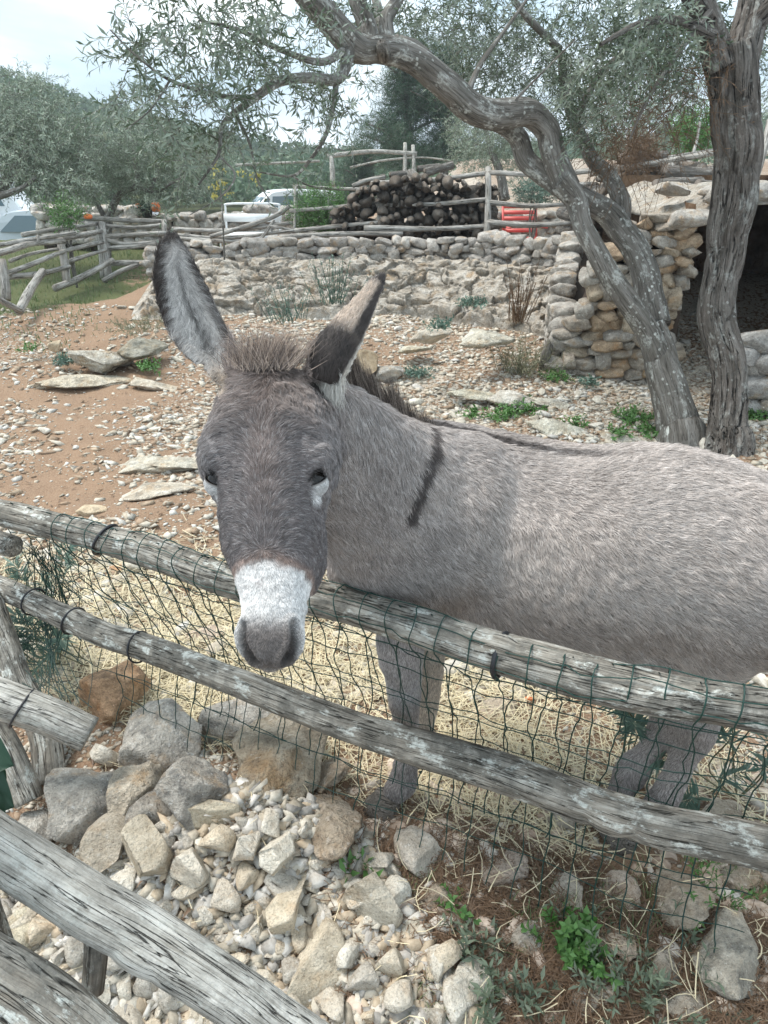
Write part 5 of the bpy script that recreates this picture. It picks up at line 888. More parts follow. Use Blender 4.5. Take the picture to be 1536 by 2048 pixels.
    leg('hindfar', [(1560, 1120, 1.70, .15), (1440, 1270, 1.76, .11), (1375, 1360, 1.83, .07), (1345, 1430, 1.89, .058), (1318, 1475, 1.93, .041), (1288, 1515, 1.955, .037), (1260, 1545, 1.97, .047), (1243, 1578, 1.985, .035), (1230, 1600, 2.0, .034)])
    for sg_ in (-1, 1): ball(P, WITH+SPD*.86+SPN*.09*sg_+UP3*.80, .15, (1, 1, 1.15))
    tl_ = np.array([WITH+SPD*s_+UP3*z_ for s_, z_ in ((.98, .86), (1.06, .86), (1.12, .78), (1.13, .62), (1.12, .48), (1.12, .36))]); q_t = catmull(tl_, 20); v_, f_, g_t = tube(q_t, np.linspace(.030, .014, 20), 12); P.add(v_, f_)
    ball(P, pd(1300, 1318, 1.60), .042, (1.5, 1.0, .8))
    # --- one continuous skin
    me0 = P.mesh('donkey_raw', None); tmp = bpy.data.objects.new('donkey_raw', me0); COL.objects.link(tmp)
    md = tmp.modifiers.new('r', 'REMESH'); md.mode = 'VOXEL'; md.voxel_size = 0.0048; md.use_smooth_shade = True
    dg = bpy.context.evaluated_depsgraph_get(); me = bpy.data.meshes.new_from_object(tmp.evaluated_get(dg))
    bpy.data.objects.remove(tmp); bpy.data.meshes.remove(me0)
    n = len(me.vertices); V = np.zeros(n*3, np.float32); me.vertices.foreach_get('co', V); V = V.reshape(-1, 3).astype(float)
    E = np.zeros(len(me.edges)*2, np.int32); me.edges.foreach_get('vertices', E); E = E.reshape(-1, 2)
    deg = np.bincount(E.ravel(), minlength=n)[:, None]
    def region(Q):
        best = np.full(len(Q), 9.); reg = np.zeros(len(Q), int); par = np.zeros(len(Q))
        for ci, (nm, C, R) in enumerate(chains):
            step = max(1, len(C)//18); Ck, Rk = C[::step], np.asarray(R)[::step]
            d = np.linalg.norm(Q[:, None]-Ck[None], axis=2)/Rk[None]; i = d.argmin(1); m = d.min(1); k = m < best
            best[k] = m[k]; reg[k] = ci; par[k] = i[k]/max(1, len(Ck)-1)
        H = Q-HP0; t_, l_, n_ = H@HA, H@HX+.195, H@HN; k = (t_ > -.005) & (t_ < .56) & (np.abs(l_) < .118) & (n_ > -.13) & ~np.isin(reg, [1, 2]); reg[k] = 0
        return reg, par
    names = [c[0] for c in chains]; reg, par = region(V); isear = np.isin(reg, [names.index('earL'), names.index('earR')])
    w = np.where(isear, .25, .6)[:, None]
    hd0 = (reg == names.index('head')) | isear
    for it in range(70):
        if it >= 24: w = np.where(hd0, 0, .6)[:, None]
        s = np.zeros_like(V); 
        for k in range(3): s[:, k] = np.bincount(E[:, 0], V[E[:, 1], k], n)+np.bincount(E[:, 1], V[E[:, 0], k], n)
        V = V+(s/np.maximum(deg, 1)-V)*w
    def setv():
        me.vertices.foreach_set('co', V.astype(np.float32).ravel()); me.update()
        N = np.zeros(n*3, np.float32); me.vertices.foreach_get('normal', N); return N.reshape(-1, 3).astype(float)
    N = setv()
    # --- sculpted detail
    from mathutils.bvhtree import BVHTree
    bvh = BVHTree.FromPolygons([tuple(v) for v in V], [tuple(p.vertices) for p in me.polygons])
    def hit(px, row):
        r = ray(px, row); h = bvh.ray_cast(Vector(CAMP), Vector(r).normalized()); return np.array(h[0]) if h[0] else None
    eyes = [hit(423, 956), hit(637, 956)]
    for e in eyes:
        d = np.linalg.norm(V-e, axis=1); V -= N*(.007*np.exp(-(d/.019)**4))[:, None]
        br = e-HA*.040+HN*.012; d = np.linalg.norm(V-br, axis=1); V += N*(.007*np.exp(-(d/.022)**2))[:, None]
    def polyd(Q, C):
        C = np.asarray(C); best = np.full(len(Q), 9.)
        for a, b in zip(C[:-1], C[1:]):
            t = np.clip(((Q-a)@(b-a))/np.dot(b-a, b-a), 0, 1); best = np.minimum(best, np.linalg.norm(Q-(a+t[:, None]*(b-a)), axis=1))
        return best
    nostr = [catmull([head_pt(479, 1248, -.006), head_pt(480, 1272, -.010), head_pt(488, 1296, -.016), head_pt(506, 1312, -.026)], 10),
             catmull([head_pt(592, 1246, -.006), head_pt(592, 1272, -.010), head_pt(584, 1296, -.016), head_pt(568, 1312, -.026)], 10)]
    dn = np.minimum(polyd(V, nostr[0]), polyd(V, nostr[1]))
    V -= N*(.017*np.exp(-(dn/.0075)**2)-.004*np.exp(-((dn-.014)/.005)**2))[:, None]
    mouth = catmull([head_pt(500, 1330, -.045), head_pt(536, 1332, -.035), head_pt(572, 1330, -.045)], 8)
    dm = polyd(V, mouth); V -= N*(.006*np.exp(-(dm/.006)**2))[:, None]
    mc = head_pt(612, 1200, -.05); d = np.linalg.norm(V-mc, axis=1); V += N*(.009*np.exp(-(d/.016)**2))[:, None]
    H = V-HP0; l = H@HX; t = H@HA
    V += N*((.0025*fbm(V*22, 3, 4)+.0012*fbm(V*70, 2, 9))*np.where(isear, .3, 1))[:, None]
    N = setv()
    bvh = BVHTree.FromPolygons([tuple(v) for v in V], [tuple(p.vertices) for p in me.polygons])
    crossln = [q for q in (hit(864, 862), hit(868, 888), hit(862, 918), hit(852, 950), hit(840, 985), hit(829, 1015), hit(818, 1040)) if q is not None]; crossln = [crossln[0]+np.array([.0, .05, .03])]+crossln
    # --- colours
    def colour(Q, Nq, reg, par):
        c = np.zeros((len(Q), 3)); H = Q-HP0; t = H@HA; l = H@HX-headx(t); s = (Q-WITH)@SPD; z = Q[:, 2]
        nz = fbm(Q*9, 3, 31)[:, None]; nf = fbm(Q*45, 3, 37)[:, None]
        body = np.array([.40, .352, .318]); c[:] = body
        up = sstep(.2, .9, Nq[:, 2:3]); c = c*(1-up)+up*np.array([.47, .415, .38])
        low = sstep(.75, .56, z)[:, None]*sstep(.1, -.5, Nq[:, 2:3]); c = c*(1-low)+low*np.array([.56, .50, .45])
        R = lambda nm: (reg == names.index(nm))
        hd = R('head')[:, None]; nk_ = R('neck')[:, None]
        q_ = sstep(-.15, .45, s+.08*nz[:, 0])[:, None]; c = c*q_+(1-q_)*np.array([.32, .284, .266])
        face = np.array([.135, .118, .116])*np.ones_like(c); cr = sstep(.17, .03, t)[:, None]; face = face*(1-cr)+cr*np.array([.31, .255, .23])
        mid = np.exp(-(l/.022)**2)[:, None]*sstep(.38, .2, t)[:, None]; face = face*(1-.6*mid)+.6*mid*np.array([.20, .15, .13])
        side = sstep(.06, .10, np.abs(l))[:, None]*sstep(.3, .12, t)[:, None]; face = face*(1-.4*side)+.4*side*np.array([.30, .28, .275])
        wh = sstep(-.010, .010, t-(.368+.35*np.abs(l)**1.3*1.6)+.008*fbm(Q*60, 2, 5))[:, None]
        rus = np.exp(-((t-.364-.5*np.abs(l)**1.3)/.012)**2)[:, None]; face = face*(1-.5*rus)+.5*rus*np.array([.30, .19, .14])
        face = face*(1-wh)+wh*np.array([.56, .545, .53])
        bm_ = polyd(Q, nostr[0]); bn = polyd(Q, nostr[1]); dn = np.minimum(bm_, bn)
        rim = sstep(.052, .072, np.abs(l))
        nose = (sstep(.448, .490, t+.01*nz[:, 0])*(1-.9*sstep(.036, .046, np.abs(l))))[:, None]; face = face*(1-nose)+nose*np.array([.135, .118, .110])
        chin = (sstep(.525, .545, t)*sstep(-.5, -.9, (Nq@HN))*0+sstep(-.03, -.05, H@HN)*sstep(.46, .5, t)*(1-sstep(-.07, -.09, H@HN)))[:, None]
        face = face*(1-.7*chin)+.7*chin*np.array([.42, .38, .34])
        ns = np.exp(-(dn/.0105)**4)[:, None]; face = face*(1-ns)+ns*np.array([.02, .018, .018])
        dm = polyd(Q, mouth); ms = np.exp(-(dm/.004)**2)[:, None]; face = face*(1-.7*ms)+.7*ms*np.array([.06, .05, .05])
        spot = head_pt(519, 1164, 0); ds = np.linalg.norm(Q-spot, axis=1); rg = np.exp(-((ds-.0042)/.0016)**2)[:, None]; face = face*(1-.75*rg)+.75*rg*np.array([.15, .12, .12])
        for i, e in enumerate(eyes):
            sx = -1 if i == 0 else 1
            u = e+HA*.025+HX*sx*.002; d = np.linalg.norm((Q-u)*[1, 1, 1], axis=1); k = np.exp(-(d/.0215)**6)[:, None]; face = face*(1-.95*k)+.95*k*np.array([.66, .65, .64])
            pass
            d = np.linalg.norm(Q-e, axis=1); k = np.exp(-(d/.0195)**6)[:, None]; face = face*(1-k)+k*np.array([.035, .03, .03])
        c = np.where(hd, face, c)
        # ears
        eL = R('earL')[:, None]; C = chains[names.index('earL')][1]; i = np.linalg.norm(Q[:, None]-C[None], axis=2).argmin(1)
        uu = ((Q-C[i])@HX)/np.maximum(hwL[i], .004); v = i/(len(C)-1); front = ((Nq*unit(CAMP-Q)).sum(1) > .0)
        rimL = np.maximum(sstep(.66, .86, np.abs(uu+.06*fbm(Q*50, 2, 3))), sstep(.80, .9, v)); rimL = np.maximum(rimL, sstep(.50, .65, uu)*sstep(.62, .3, v)*.97)
        slit = np.exp(-((uu+.02-.3*(1-v)*0)/.10)**2)*sstep(.22, .32, v)*sstep(.78, .6, v)  # dark fur and the shade of the ear hollow, both in the colour
        inn = np.array([.50, .475, .45])*np.ones_like(c); bs = sstep(.25, .05, v)[:, None]; inn = inn*(1-bs)+bs*np.array([.44, .36, .29])
        inn = inn*(1-.9*slit[:, None])+.9*slit[:, None]*np.array([.06, .055, .05])
        inn = np.where(front[:, None], inn, np.array([.12, .10, .09]))
        ec = inn*(1-rimL[:, None])+rimL[:, None]*np.array([.050, .040, .036]); c = np.where(eL, ec, c)
        eR = R('earR')[:, None]; C = chains[names.index('earR')][1]; i = np.linalg.norm(Q[:, None]-midR[None], axis=2).argmin(1)
        ax = unit(np.gradient(midR, axis=0)); lat = unit(np.cross(ax, unit(midR-CAMP))); uu = ((Q-midR[i])*lat[i]).sum(1)/np.maximum(hwR[i], .004); v = i/(len(midR)-1)
        if ((np.array(A[2])-midR[7])@lat[7]) < 0: uu = -uu     # uu > 0 towards the upper edge
        dk = np.maximum(sstep(.44, .30, v), sstep(.76, .84, v)); dk = np.maximum(dk, sstep(-.05, -.3, uu)*sstep(.2, .4, v))
        dk = dk*(1-sstep(-.78, -.92, uu)*sstep(.85, .6, v))
        er = np.array([.47, .375, .30])*(1-dk[:, None])+dk[:, None]*np.array([.052, .042, .038]); er = er*(1-(sstep(-.78, -.92, uu)*sstep(.85, .6, v))[:, None])+(sstep(-.78, -.92, uu)*sstep(.85, .6, v))[:, None]*np.array([.6, .56, .5])
        er = np.where(((Nq*unit(CAMP-Q)).sum(1) < -.1)[:, None], np.array([.5, .47, .43]), er); c = np.where(eR, er, c)
        # legs
        lg = np.isin(reg, [names.index('leg'), names.index('hind'), names.index('hindfar')])[:, None]
        c = np.where(lg & (z < .62)[:, None], np.array([.42, .385, .37]), c)
        c = np.where(R('legfar')[:, None] & (z < .6)[:, None], np.array([.60, .52, .44]), c)
        fet = sstep(.20, .14, z)[:, None]*sstep(.02, .05, z)[:, None]*((reg > 4)[:, None]); c = c*(1-.55*fet)+.55*fet*np.array([.12, .105, .10])
        # dorsal stripe and shoulder cross
        lat = np.abs((Q-WITH)@SPN); tors = R('torso') | R('neck') | R('hind')
        ds_ = sstep(.026, .014, lat+.006*nf[:, 0])*sstep(.3, .7, Nq[:, 2])*(s > -.3)*(.18+.82*sstep(.55, .22, s+.06*nf[:, 0])); 
        dc = polyd(Q, crossln)
        wdt = .0055+.006*sstep(.85, 1.05, z); cs = sstep(wdt+.006, wdt-.003, dc+.007*nf[:, 0])
        k = (np.maximum(ds_, cs)*tors)[:, None]; c = c*(1-.9*k)+.9*k*np.array([.050, .040, .038])
        return c*(1+.10*nz+.07*nf)
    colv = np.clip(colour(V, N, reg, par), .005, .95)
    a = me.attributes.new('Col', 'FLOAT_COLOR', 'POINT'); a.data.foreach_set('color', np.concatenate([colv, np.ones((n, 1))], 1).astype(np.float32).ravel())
    sk = M('donkey_skin', .75, .25); sk.col(sk.mix(.45, sk.attr('Col').outputs['Color'], (0, 0, 0))); sk.bump(sk.noise(260, 3, .7), .0012)  # coat colour darkened on the skin as painted shade between the hairs
    me.materials.append(sk.m); me.name = 'donkey_body'
    root = empty('donkey', (0.11, 1.60, 0), label='grey donkey with white muzzle and dark tipped ears leaning its head over the rail', cat='donkey')
    bpy.context.view_layer.update(); off = np.array(root.location)
    body = obj('body', me, root); body.location = -root.location
    # --- hair --------------------------------------------------------------
    hm = bpy.data.materials.new('donkey_hair'); hm.use_nodes = True; nt = hm.node_tree; b = nt.nodes['Principled BSDF']
    at_ = nt.nodes.new('ShaderNodeAttribute'); at_.attribute_name = 'hcol'; nt.links.new(at_.outputs['Color'], b.inputs['Base Color'])
    b.inputs['Roughness'].default_value = .48; b.inputs['Specular IOR Level'].default_value = .35
    def hair(name, roots, dirs, length, lift, nrm, col, rad, curl=.0, npts=5, grav=0.0, tipcol=None):
        m = len(roots); tt = np.linspace(0, 1, npts)[None, :, None]; L = length[:, None, None]
        Pp = roots[:, None]+dirs[:, None]*tt*L+nrm[:, None]*(lift[:, None, None]*L*(tt-.45*tt*tt))
        if curl:
            ph = fbm(roots*60, 2, 77)[:, None, None]*6; side = np.cross(dirs, nrm)[:, None]
            Pp = Pp+side*np.sin(tt*4.2+ph)*L*curl*tt
        Pp[..., 2] -= grav*(tt*tt*L)[..., 0]
        cu = bpy.data.hair_curves.new(name); cu.add_curves([npts]*m)
        cu.attributes['position'].data.foreach_set('vector', Pp.astype(np.float32).ravel()) if 'position' in cu.attributes else None
        ra = cu.attributes.get('radius') or cu.attributes.new('radius', 'FLOAT', 'POINT')
        ra.data.foreach_set('value', (rad*np.array([1, 1, .85, .6, .15])[None, :npts]*np.ones((m, 1)) if npts == 5 else rad*np.linspace(1, .15, npts)[None]*np.ones((m, 1))).astype(np.float32).ravel())
        ca = cu.attributes.new('hcol', 'FLOAT_COLOR', 'CURVE'); ca.data.foreach_set('color', np.concatenate([np.clip(col, .004, .95), np.ones((m, 1))], 1).astype(np.float32).ravel())
        cu.materials.append(hm); o = bpy.data.objects.new(name, cu); link(o, root); o.location = -root.location; return o
    me.calc_loop_triangles(); nt_ = len(me.loop_triangles); tri = np.zeros(nt_*3, np.int32); me.loop_triangles.foreach_get('vertices', tri); tri = tri.reshape(-1, 3)
    area = np.linalg.norm(np.cross(V[tri[:, 1]]-V[tri[:, 0]], V[tri[:, 2]]-V[tri[:, 0]]), axis=1)/2
    tc = V[tri].mean(1); tn = N[tri[:, 0]]; tr_ = reg[tri[:, 0]]; facing = (tn*unit(CAMP-tc)).sum(1)
    dens = np.where(facing > -.25, 1.0, .18)
    nm_ = np.array(names)[tr_]; tH = (tc-HP0)@HA
    dens = dens*np.where(nm_ == 'head', 3.4, 1)*np.where((nm_ == 'earL') | (nm_ == 'earR'), 2.6, 1)*np.where(tc[:, 0] > .95, .25, 1)*1
    dnt = np.minimum(polyd(tc, nostr[0]), polyd(tc, nostr[1])); dens *= np.where(dnt < .0095, 0, 1)
    for e in eyes: dens *= np.where(np.linalg.norm(tc-e, axis=1) < .0170, 0, 1)
    dens *= np.where((nm_ == 'head') & (tH > .36), 1.2, 1)
    NH = 400000; pr = area*dens; cdf = np.cumsum(pr); pick = np.searchsorted(cdf, rng.random(NH)*cdf[-1])
    r1, r2 = rng.random((2, NH)); sq = np.sqrt(r1)[:, None]; r2 = r2[:, None]; tv = tri[pick]
    wts = np.concatenate([1-sq, sq*(1-r2), sq*r2], 1)
    Q = (V[tv]*wts[..., None]).sum(1); Nq = unit((N[tv]*wts[..., None]).sum(1)); rg = reg[tv[:, 0]]; cq = (colv[tv]*wts[..., None]).sum(1); rn = np.array(names)[rg]; pq = par[tv[:, 0]]
    H = Q-HP0; t = H@HA; l = H@HX-headx(t); s = (Q-WITH)@SPD
    D = np.tile(SPD*.75-UP3*.75, (NH, 1)); topw = sstep(.35, .9, Nq[:, 2:3]); D = D*(1-topw)+topw*(SPD*1.0+SPN*.15)
    nb = sstep(.16, -.04, s)[:, None]; D = D*(1-nb)+nb*(SPD*.50-UP3*.87)
    wv = np.stack([fbm(Q*7+3, 2, 51), fbm(Q*7+9, 2, 52), fbm(Q*7+15, 2, 53)], 1); D = unit(D)+.42*wv
    al = np.clip(np.abs(l)/.085, 0, 1.4)[:, None]; sgl = np.tanh((l+.004*fbm(Q*30, 2, 71))/.012); Dh = -HA*(1.15-1.7*al)+HX*sgl[:, None]*(.35+.9*al)
    tp = sstep(.14, .05, t)[:, None]; Dh = Dh*(1-tp)+tp*(HA*.9+HX*sgl[:, None]*.8+1.0*wv)
    mz = sstep(.33, .38, t)[:, None]; Dh = Dh*(1-mz)+mz*(HA*.8+HX*sgl[:, None]*.5+.4*wv); sd = sstep(.085, .10, np.abs(l))[:, None]*sstep(.12, .2, t)[:, None]; Dh = Dh*(1-sd)+sd*(HA*1.0-HN*.3)
    ih = rn == 'head'; D[ih] = (Dh+.22*wv)[ih]
    ax = {}
    for nm in ('earL', 'earR'):
        C = midL if nm == 'earL' else midR; k = rn == nm; i = np.linalg.norm(Q[k][:, None]-C[None], axis=2).argmin(1); tg_ = unit(np.gradient(C, axis=0))[i]
        latv = Q[k]-C[i]; D[k] = tg_*.9+.3*wv[k]
        fr = ((Nq[k]*unit(CAMP-Q[k])).sum(1) > 0)[:, None]
        if nm == 'earL': D[k] = np.where(fr, tg_*.45-unit(latv)*.75+.5*wv[k], D[k])
    for nm in ('leg', 'legfar', 'hind', 'hindfar'):
        k = (rn == nm) & (Q[:, 2] < .62); D[k] = -UP3+.25*wv[k]
    f1, f2, cid = cell(Q*np.where(ih, 150, 120)[:, None], 3); cl2 = np.stack([_hash((cid*1e6).astype(int), np.full(NH, k), np.zeros(NH, int), 5) for k in range(3)], 1)-.5
    D = unit(D)+cl2*.38+rng.normal(0, .10, (NH, 3)); D -= Nq*(D*Nq).sum(1, keepdims=True); D = unit(D)
    ln = np.full(NH, .0195); ln = np.where(ih, .014+.012*sstep(.2, .04, t)-.009*sstep(.33, .38, t), ln)
    e1 = (rn == 'earL') | (rn == 'earR'); frq = (Nq*unit(CAMP-Q)).sum(1) > .1
    ln[e1] = .010; ln[(rn == 'earL') & frq] = .017
    ln[np.isin(rn, ['leg', 'legfar', 'hind', 'hindfar']) & (Q[:, 2] < .6)] = .010
    ln *= rng.uniform(.6, 1.25, NH); ln = np.where(ih & (t > .44), .004, ln)
    lf = np.full(NH, .30); lf[ih] = .26; lf = np.where(ih & (t < .14), .55, lf); lf = np.where(ih & (t > .36), .15, lf); lf[e1] = .4; lf[(rn == 'torso') & (Nq[:, 2] > .8)] = .45
    lf = lf+cl2[:, 0]*.22
    br = 1+cl2[:, 1:2]*.34+rng.normal(0, .20, (NH, 1)); pale = (rng.random((NH, 1)) < .16)*(cq.mean(1, keepdims=True) < .6)*(cq.mean(1, keepdims=True) > .09); hc_ = cq*br; hc_ = np.where(pale & ~(ih & (t > .36))[:, None], hc_*1.0+.15, hc_)
    k = ih
    hair('head_coat', Q[k], D[k], ln[k], lf[k], Nq[k], hc_[k], .00034, .12)
    k = e1; hair('ear_hair', Q[k], D[k], ln[k], lf[k], Nq[k], hc_[k], .00032, .15)
    k = ~(ih | e1); hair('body_coat', Q[k], D[k], ln[k], lf[k], Nq[k], hc_[k], .00038, .10)
    # mane: upright bristles along the crest, forelock between the ears
    crest = catmull([pd(676, 770, 1.43), pd(700, 784, 1.47), pd(735, 800, 1.53), pd(780, 822, 1.61), pd(825, 843, 1.69), pd(880, 858, 1.77)], 40)
    m = 5200; u = rng.random(m); i = u*38; i0 = i.astype(int); C = crest[i0]+(crest[i0+1]-crest[i0])*(i-i0)[:, None]
    lat = rng.normal(0, .008, m); C = C+SPN*lat[:, None]; zt = np.array([V[(np.abs(V[:, 0]-q[0]) < .012) & (np.abs(V[:, 1]-q[1]) < .012) & ~isear, 2].max(initial=q[2]-.05) for q in crest]); C[:, 2] = np.interp(i, np.arange(40), zt)-.008; L = (.105-.06*sstep(.72, 1, u))*rng.uniform(.6, 1.1, m); ck = np.floor(u*46)
    bend = np.stack([_hash(ck.astype(int), np.full(m, q), np.zeros(m, int), 9) for q in range(3)], 1)-.5
    Dm = unit(np.array([-.42, -.10, .90])+bend*.5+rng.normal(0, .06, (m, 3))+SPN*lat[:, None]*12); tipd = rng.random((m, 1))
    cm = np.where(tipd < .35, np.array([.30, .25, .21]), np.array([.075, .058, .050]))*rng.uniform(.7, 1.3, (m, 1)); nrm0 = np.tile(UP3, (m, 1))
    hair('mane', C, Dm, L, np.zeros(m), nrm0, cm, .00055, .05, npts=6)
    fl = np.array([head_pt(532, 722, -.012)]); m = 1500; C = fl+rng.normal(0, 1, (m, 3))*[.026, .012, .006]; ck = rng.integers(0, 16, m)
    bend = np.stack([_hash(ck, np.full(m, q), np.zeros(m, int), 19) for q in range(3)], 1)-.5
    Dm = unit(np.array([0, .12, .95])+bend*[1.5, .6, .3]+rng.normal(0, .09, (m, 3))+((C-fl)@HX)[:, None]*HX*9); L = .018+.060*np.stack([_hash(ck, ck, ck, 3)], 1)[:, 0]*rng.uniform(.6, 1.1, m)
    cm = np.where(rng.random((m, 1)) < .60, np.array([.42, .33, .27]), np.array([.15, .12, .105]))*rng.uniform(.7, 1.3, (m, 1))
    hair('forelock', C, Dm, L, np.zeros(m), np.tile(UP3, (m, 1)), cm, .0005, .16, npts=6)
    m = 2600; k_ = rng.uniform(.45, 1, m); C = np.stack([np.interp(k_, np.linspace(0, 1, 20), q_t[:, a]) for a in range(3)], 1)+rng.normal(0, .006, (m, 3)); Dm = unit(np.array([0, 0, -1.])+rng.normal(0, .10, (m, 3)))
    hair('tail_tuft', C, Dm, rng.uniform(.08, .17, m), np.zeros(m), np.tile(UP3, (m, 1)), np.array([.09, .075, .065])*rng.uniform(.6, 1.5, (m, 1)), .0006, .08, npts=6)
    # pale tuft at the base of the far ear, feathering on fetlocks
    m = 1300; C = pd(662, 768, 1.345)+rng.normal(0, 1, (m, 3))*[.009, .008, .016]; Dm = unit(np.array([.05, -.3, -.8])+rng.normal(0, .22, (m, 3)))
    hair('ear_tuft', C, Dm, rng.uniform(.015, .035, m), np.zeros(m), np.tile(UP3, (m, 1)), np.array([.62, .59, .54])*rng.uniform(.7, 1.2, (m, 1)), .0004, .05, npts=6)
    # eyes with lids
    em = M('donkey_eye', .10, .35); eyem = em.col((.007, .005, .004)); lid_m = plain('dark_eyelid', (.03, .025, .024), .6)
    lidm = M('eyelid_skin', .8, .2); lidm.col(lidm.attr('Col').outputs['Color']); lidm.bump(lidm.noise(300, 3, .7), .001)
    for i, e in enumerate(eyes):
        sx = -1 if i == 0 else 1; ec = e-unit(HX*sx*.62+HN*.85)*.0195; Pq = Parts(); ball(Pq, ec, .0238); o = obj('eye', Pq.mesh('eye', eyem, True), root); o.location = -root.location
        out_ = unit(HX*sx*.62+HN*.85-HA*.05); e1 = unit(HA*.62-HX*sx*.75); e1 = unit(e1-out_*np.dot(e1, out_)); e2 = np.cross(out_, e1); e2 = e2*np.sign(-np.dot(e2, HA)+1e-9)     # e2 points up the face
        nu, nv = 60, 44; aa = np.linspace(-1, 1, nu)*1.45; bb = np.linspace(0, 1, nv)
        open_up = .44*np.clip(1-(aa/1.1)**2, 0, 1)+.012; open_dn = -.30*np.clip(1-(aa/1.1)**2, 0, 1)-.012
        for side, op in ((1, open_up), (-1, open_dn)):
            B = op[:, None]+(side*1.5-op[:, None])*bb[None]; Aq = aa[:, None]*np.ones((1, nv)); Rr = .0256+.0016*np.exp(-((bb-.06)/.06)**2)[None]+(.002*np.exp(-((bb-.45)/.2)**2))[None]*(side > 0)
            dirv = out_*(np.cos(Aq)*np.cos(B))[..., None]+e1*np.sin(Aq)[..., None]*np.cos(B)[..., None]+e2*np.sin(B)[..., None]; Vv = (ec+dirv*Rr[..., None]).reshape(-1, 3)
            rimc = np.exp(-(bb/.07)**2)[None, :, None]*np.ones((nu, 1, 1)); base = np.array([.12, .105, .10]) if side > 0 else np.array([.36, .35, .34]); cc = (base*(1-rimc)+rimc*np.array([.02, .017, .016])).reshape(-1, 3)
            f = grid_faces(nu, nv, False); o = obj('eyelid', mesh_np('eyelid', Vv, f, lidm.m, True, cc), root); o.location = -root.location
        for up_, cb, cbase in ((1, (.10, .95), np.array([.15, .13, .13])), (-1, (.14, .98), np.array([.58, .57, .56]))):
            m = 700; ta = rng.uniform(-1.2, 1.2, m); o_ = np.clip(1-(ta/1.1)**2, 0, 1)*(.44 if up_ > 0 else .30); bb_ = rng.uniform(*cb, m); tb_ = up_*(o_+.05+(1.2-o_)*bb_); dv = out_*(np.cos(ta)*np.cos(tb_))[:, None]+e1*(np.sin(ta)*np.cos(tb_))[:, None]+e2*np.sin(tb_)[:, None]
            dd_ = unit(e2*up_*.8+HX*sx*.5+rng.normal(0, .25, (m, 3))); dd_ = unit(dd_-dv*(dd_*dv).sum(1, keepdims=True)); hair('eyelid_hair', ec+dv*.0258, dd_, rng.uniform(.005, .010, m), np.full(m, .3), dv, cbase*rng.uniform(.6, 1.3, (m, 1)), .0003, .1)
        m = 90; ta = rng.uniform(-.8, .8, m); tb_ = .44*(1-(ta/1.1)**2)+.03; dv = out_*(np.cos(ta)*np.cos(tb_))[:, None]+e1*(np.sin(ta)*np.cos(tb_))[:, None]+e2*np.sin(tb_)[:, None]
        hair('eyelash', ec+dv*.0268, unit(dv*.6-e2*.45+rng.normal(0, .12, (m, 3))+e1*ta[:, None]*.3), rng.uniform(.008, .016, m), np.zeros(m), dv, np.full((m, 3), .02), .00028, .1)
    # hooves
    hf = mat_wood('horn', [(.09, .08, .07), (.17, .15, .13), (.26, .235, .21)], 1.2, .3)
    for (a, b, d, a2, b2, d2) in ((776, 1594, 2.03, 757, 1616, 2.03), (835, 1496, 2.19, 822, 1514, 2.21), (1262, 1648, 1.94, 1232, 1668, 1.94), (1232, 1600, 2.0, 1208, 1622, 2.01)):
        p0, p1 = pd(a, b, d), pd(a2, b2, d2); p1[2] = -.004; q = np.array([p0+[0, 0, .006], p0*.7+p1*.3, p0*.35+p1*.65, p1]); v, f, g = tube(q, [.036, .043, .050, .053], 24, .03, 30)
        o = obj('hoof', mesh_np('hoof', v, f, hf, True, attrs={'grain': g[:, [1, 2, 0]]}), root); o.location = -root.location
    return root
donkey()
# ================================================================ stones, chips, straw, plants
def px_of(p): q = np.asarray(p)-CAMP; d = q@FW; return 768+FPX*q[..., 0]/d, 1024-FPX*(q@UPV)/d, d
rs = random.Random(11); MT['dryfine'] = mat_leaf('dry_green_stems', (.16, .16, .09), (.18, .18, .11))
def stone_px(px, row, w, h, key, lab, grp=None, tint=None, flat=.6, sink=.3, yaw=None, name='limestone_rock', cat='rock', zadd=0.0, squash=1.0):
    z = 0.0
    for it in range(4): p = at_z(px, row, z); d = np.dot(p-CAMP, FW); sx = w*d/FPX/2; sy = h*d/FPX/2*1.15*squash; sz = min(sx, sy)*flat*1.1; z = gh(p[0], p[1])+sz*(1-sink)*.6+zadd
    return put_rock(name, key, tuple(p), (sx*1.18, sy*1.18, sz*1.25), (rs.uniform(-.2, .2), rs.uniform(-.2, .2), yaw if yaw is not None else rs.uniform(-.4, .4)), tint, None, rs, label=lab, cat=cat, group=grp)
TAN = (1.0, .86, .68); ORA = (1.0, .66, .44); PAL = (1.15, 1.13, 1.08)
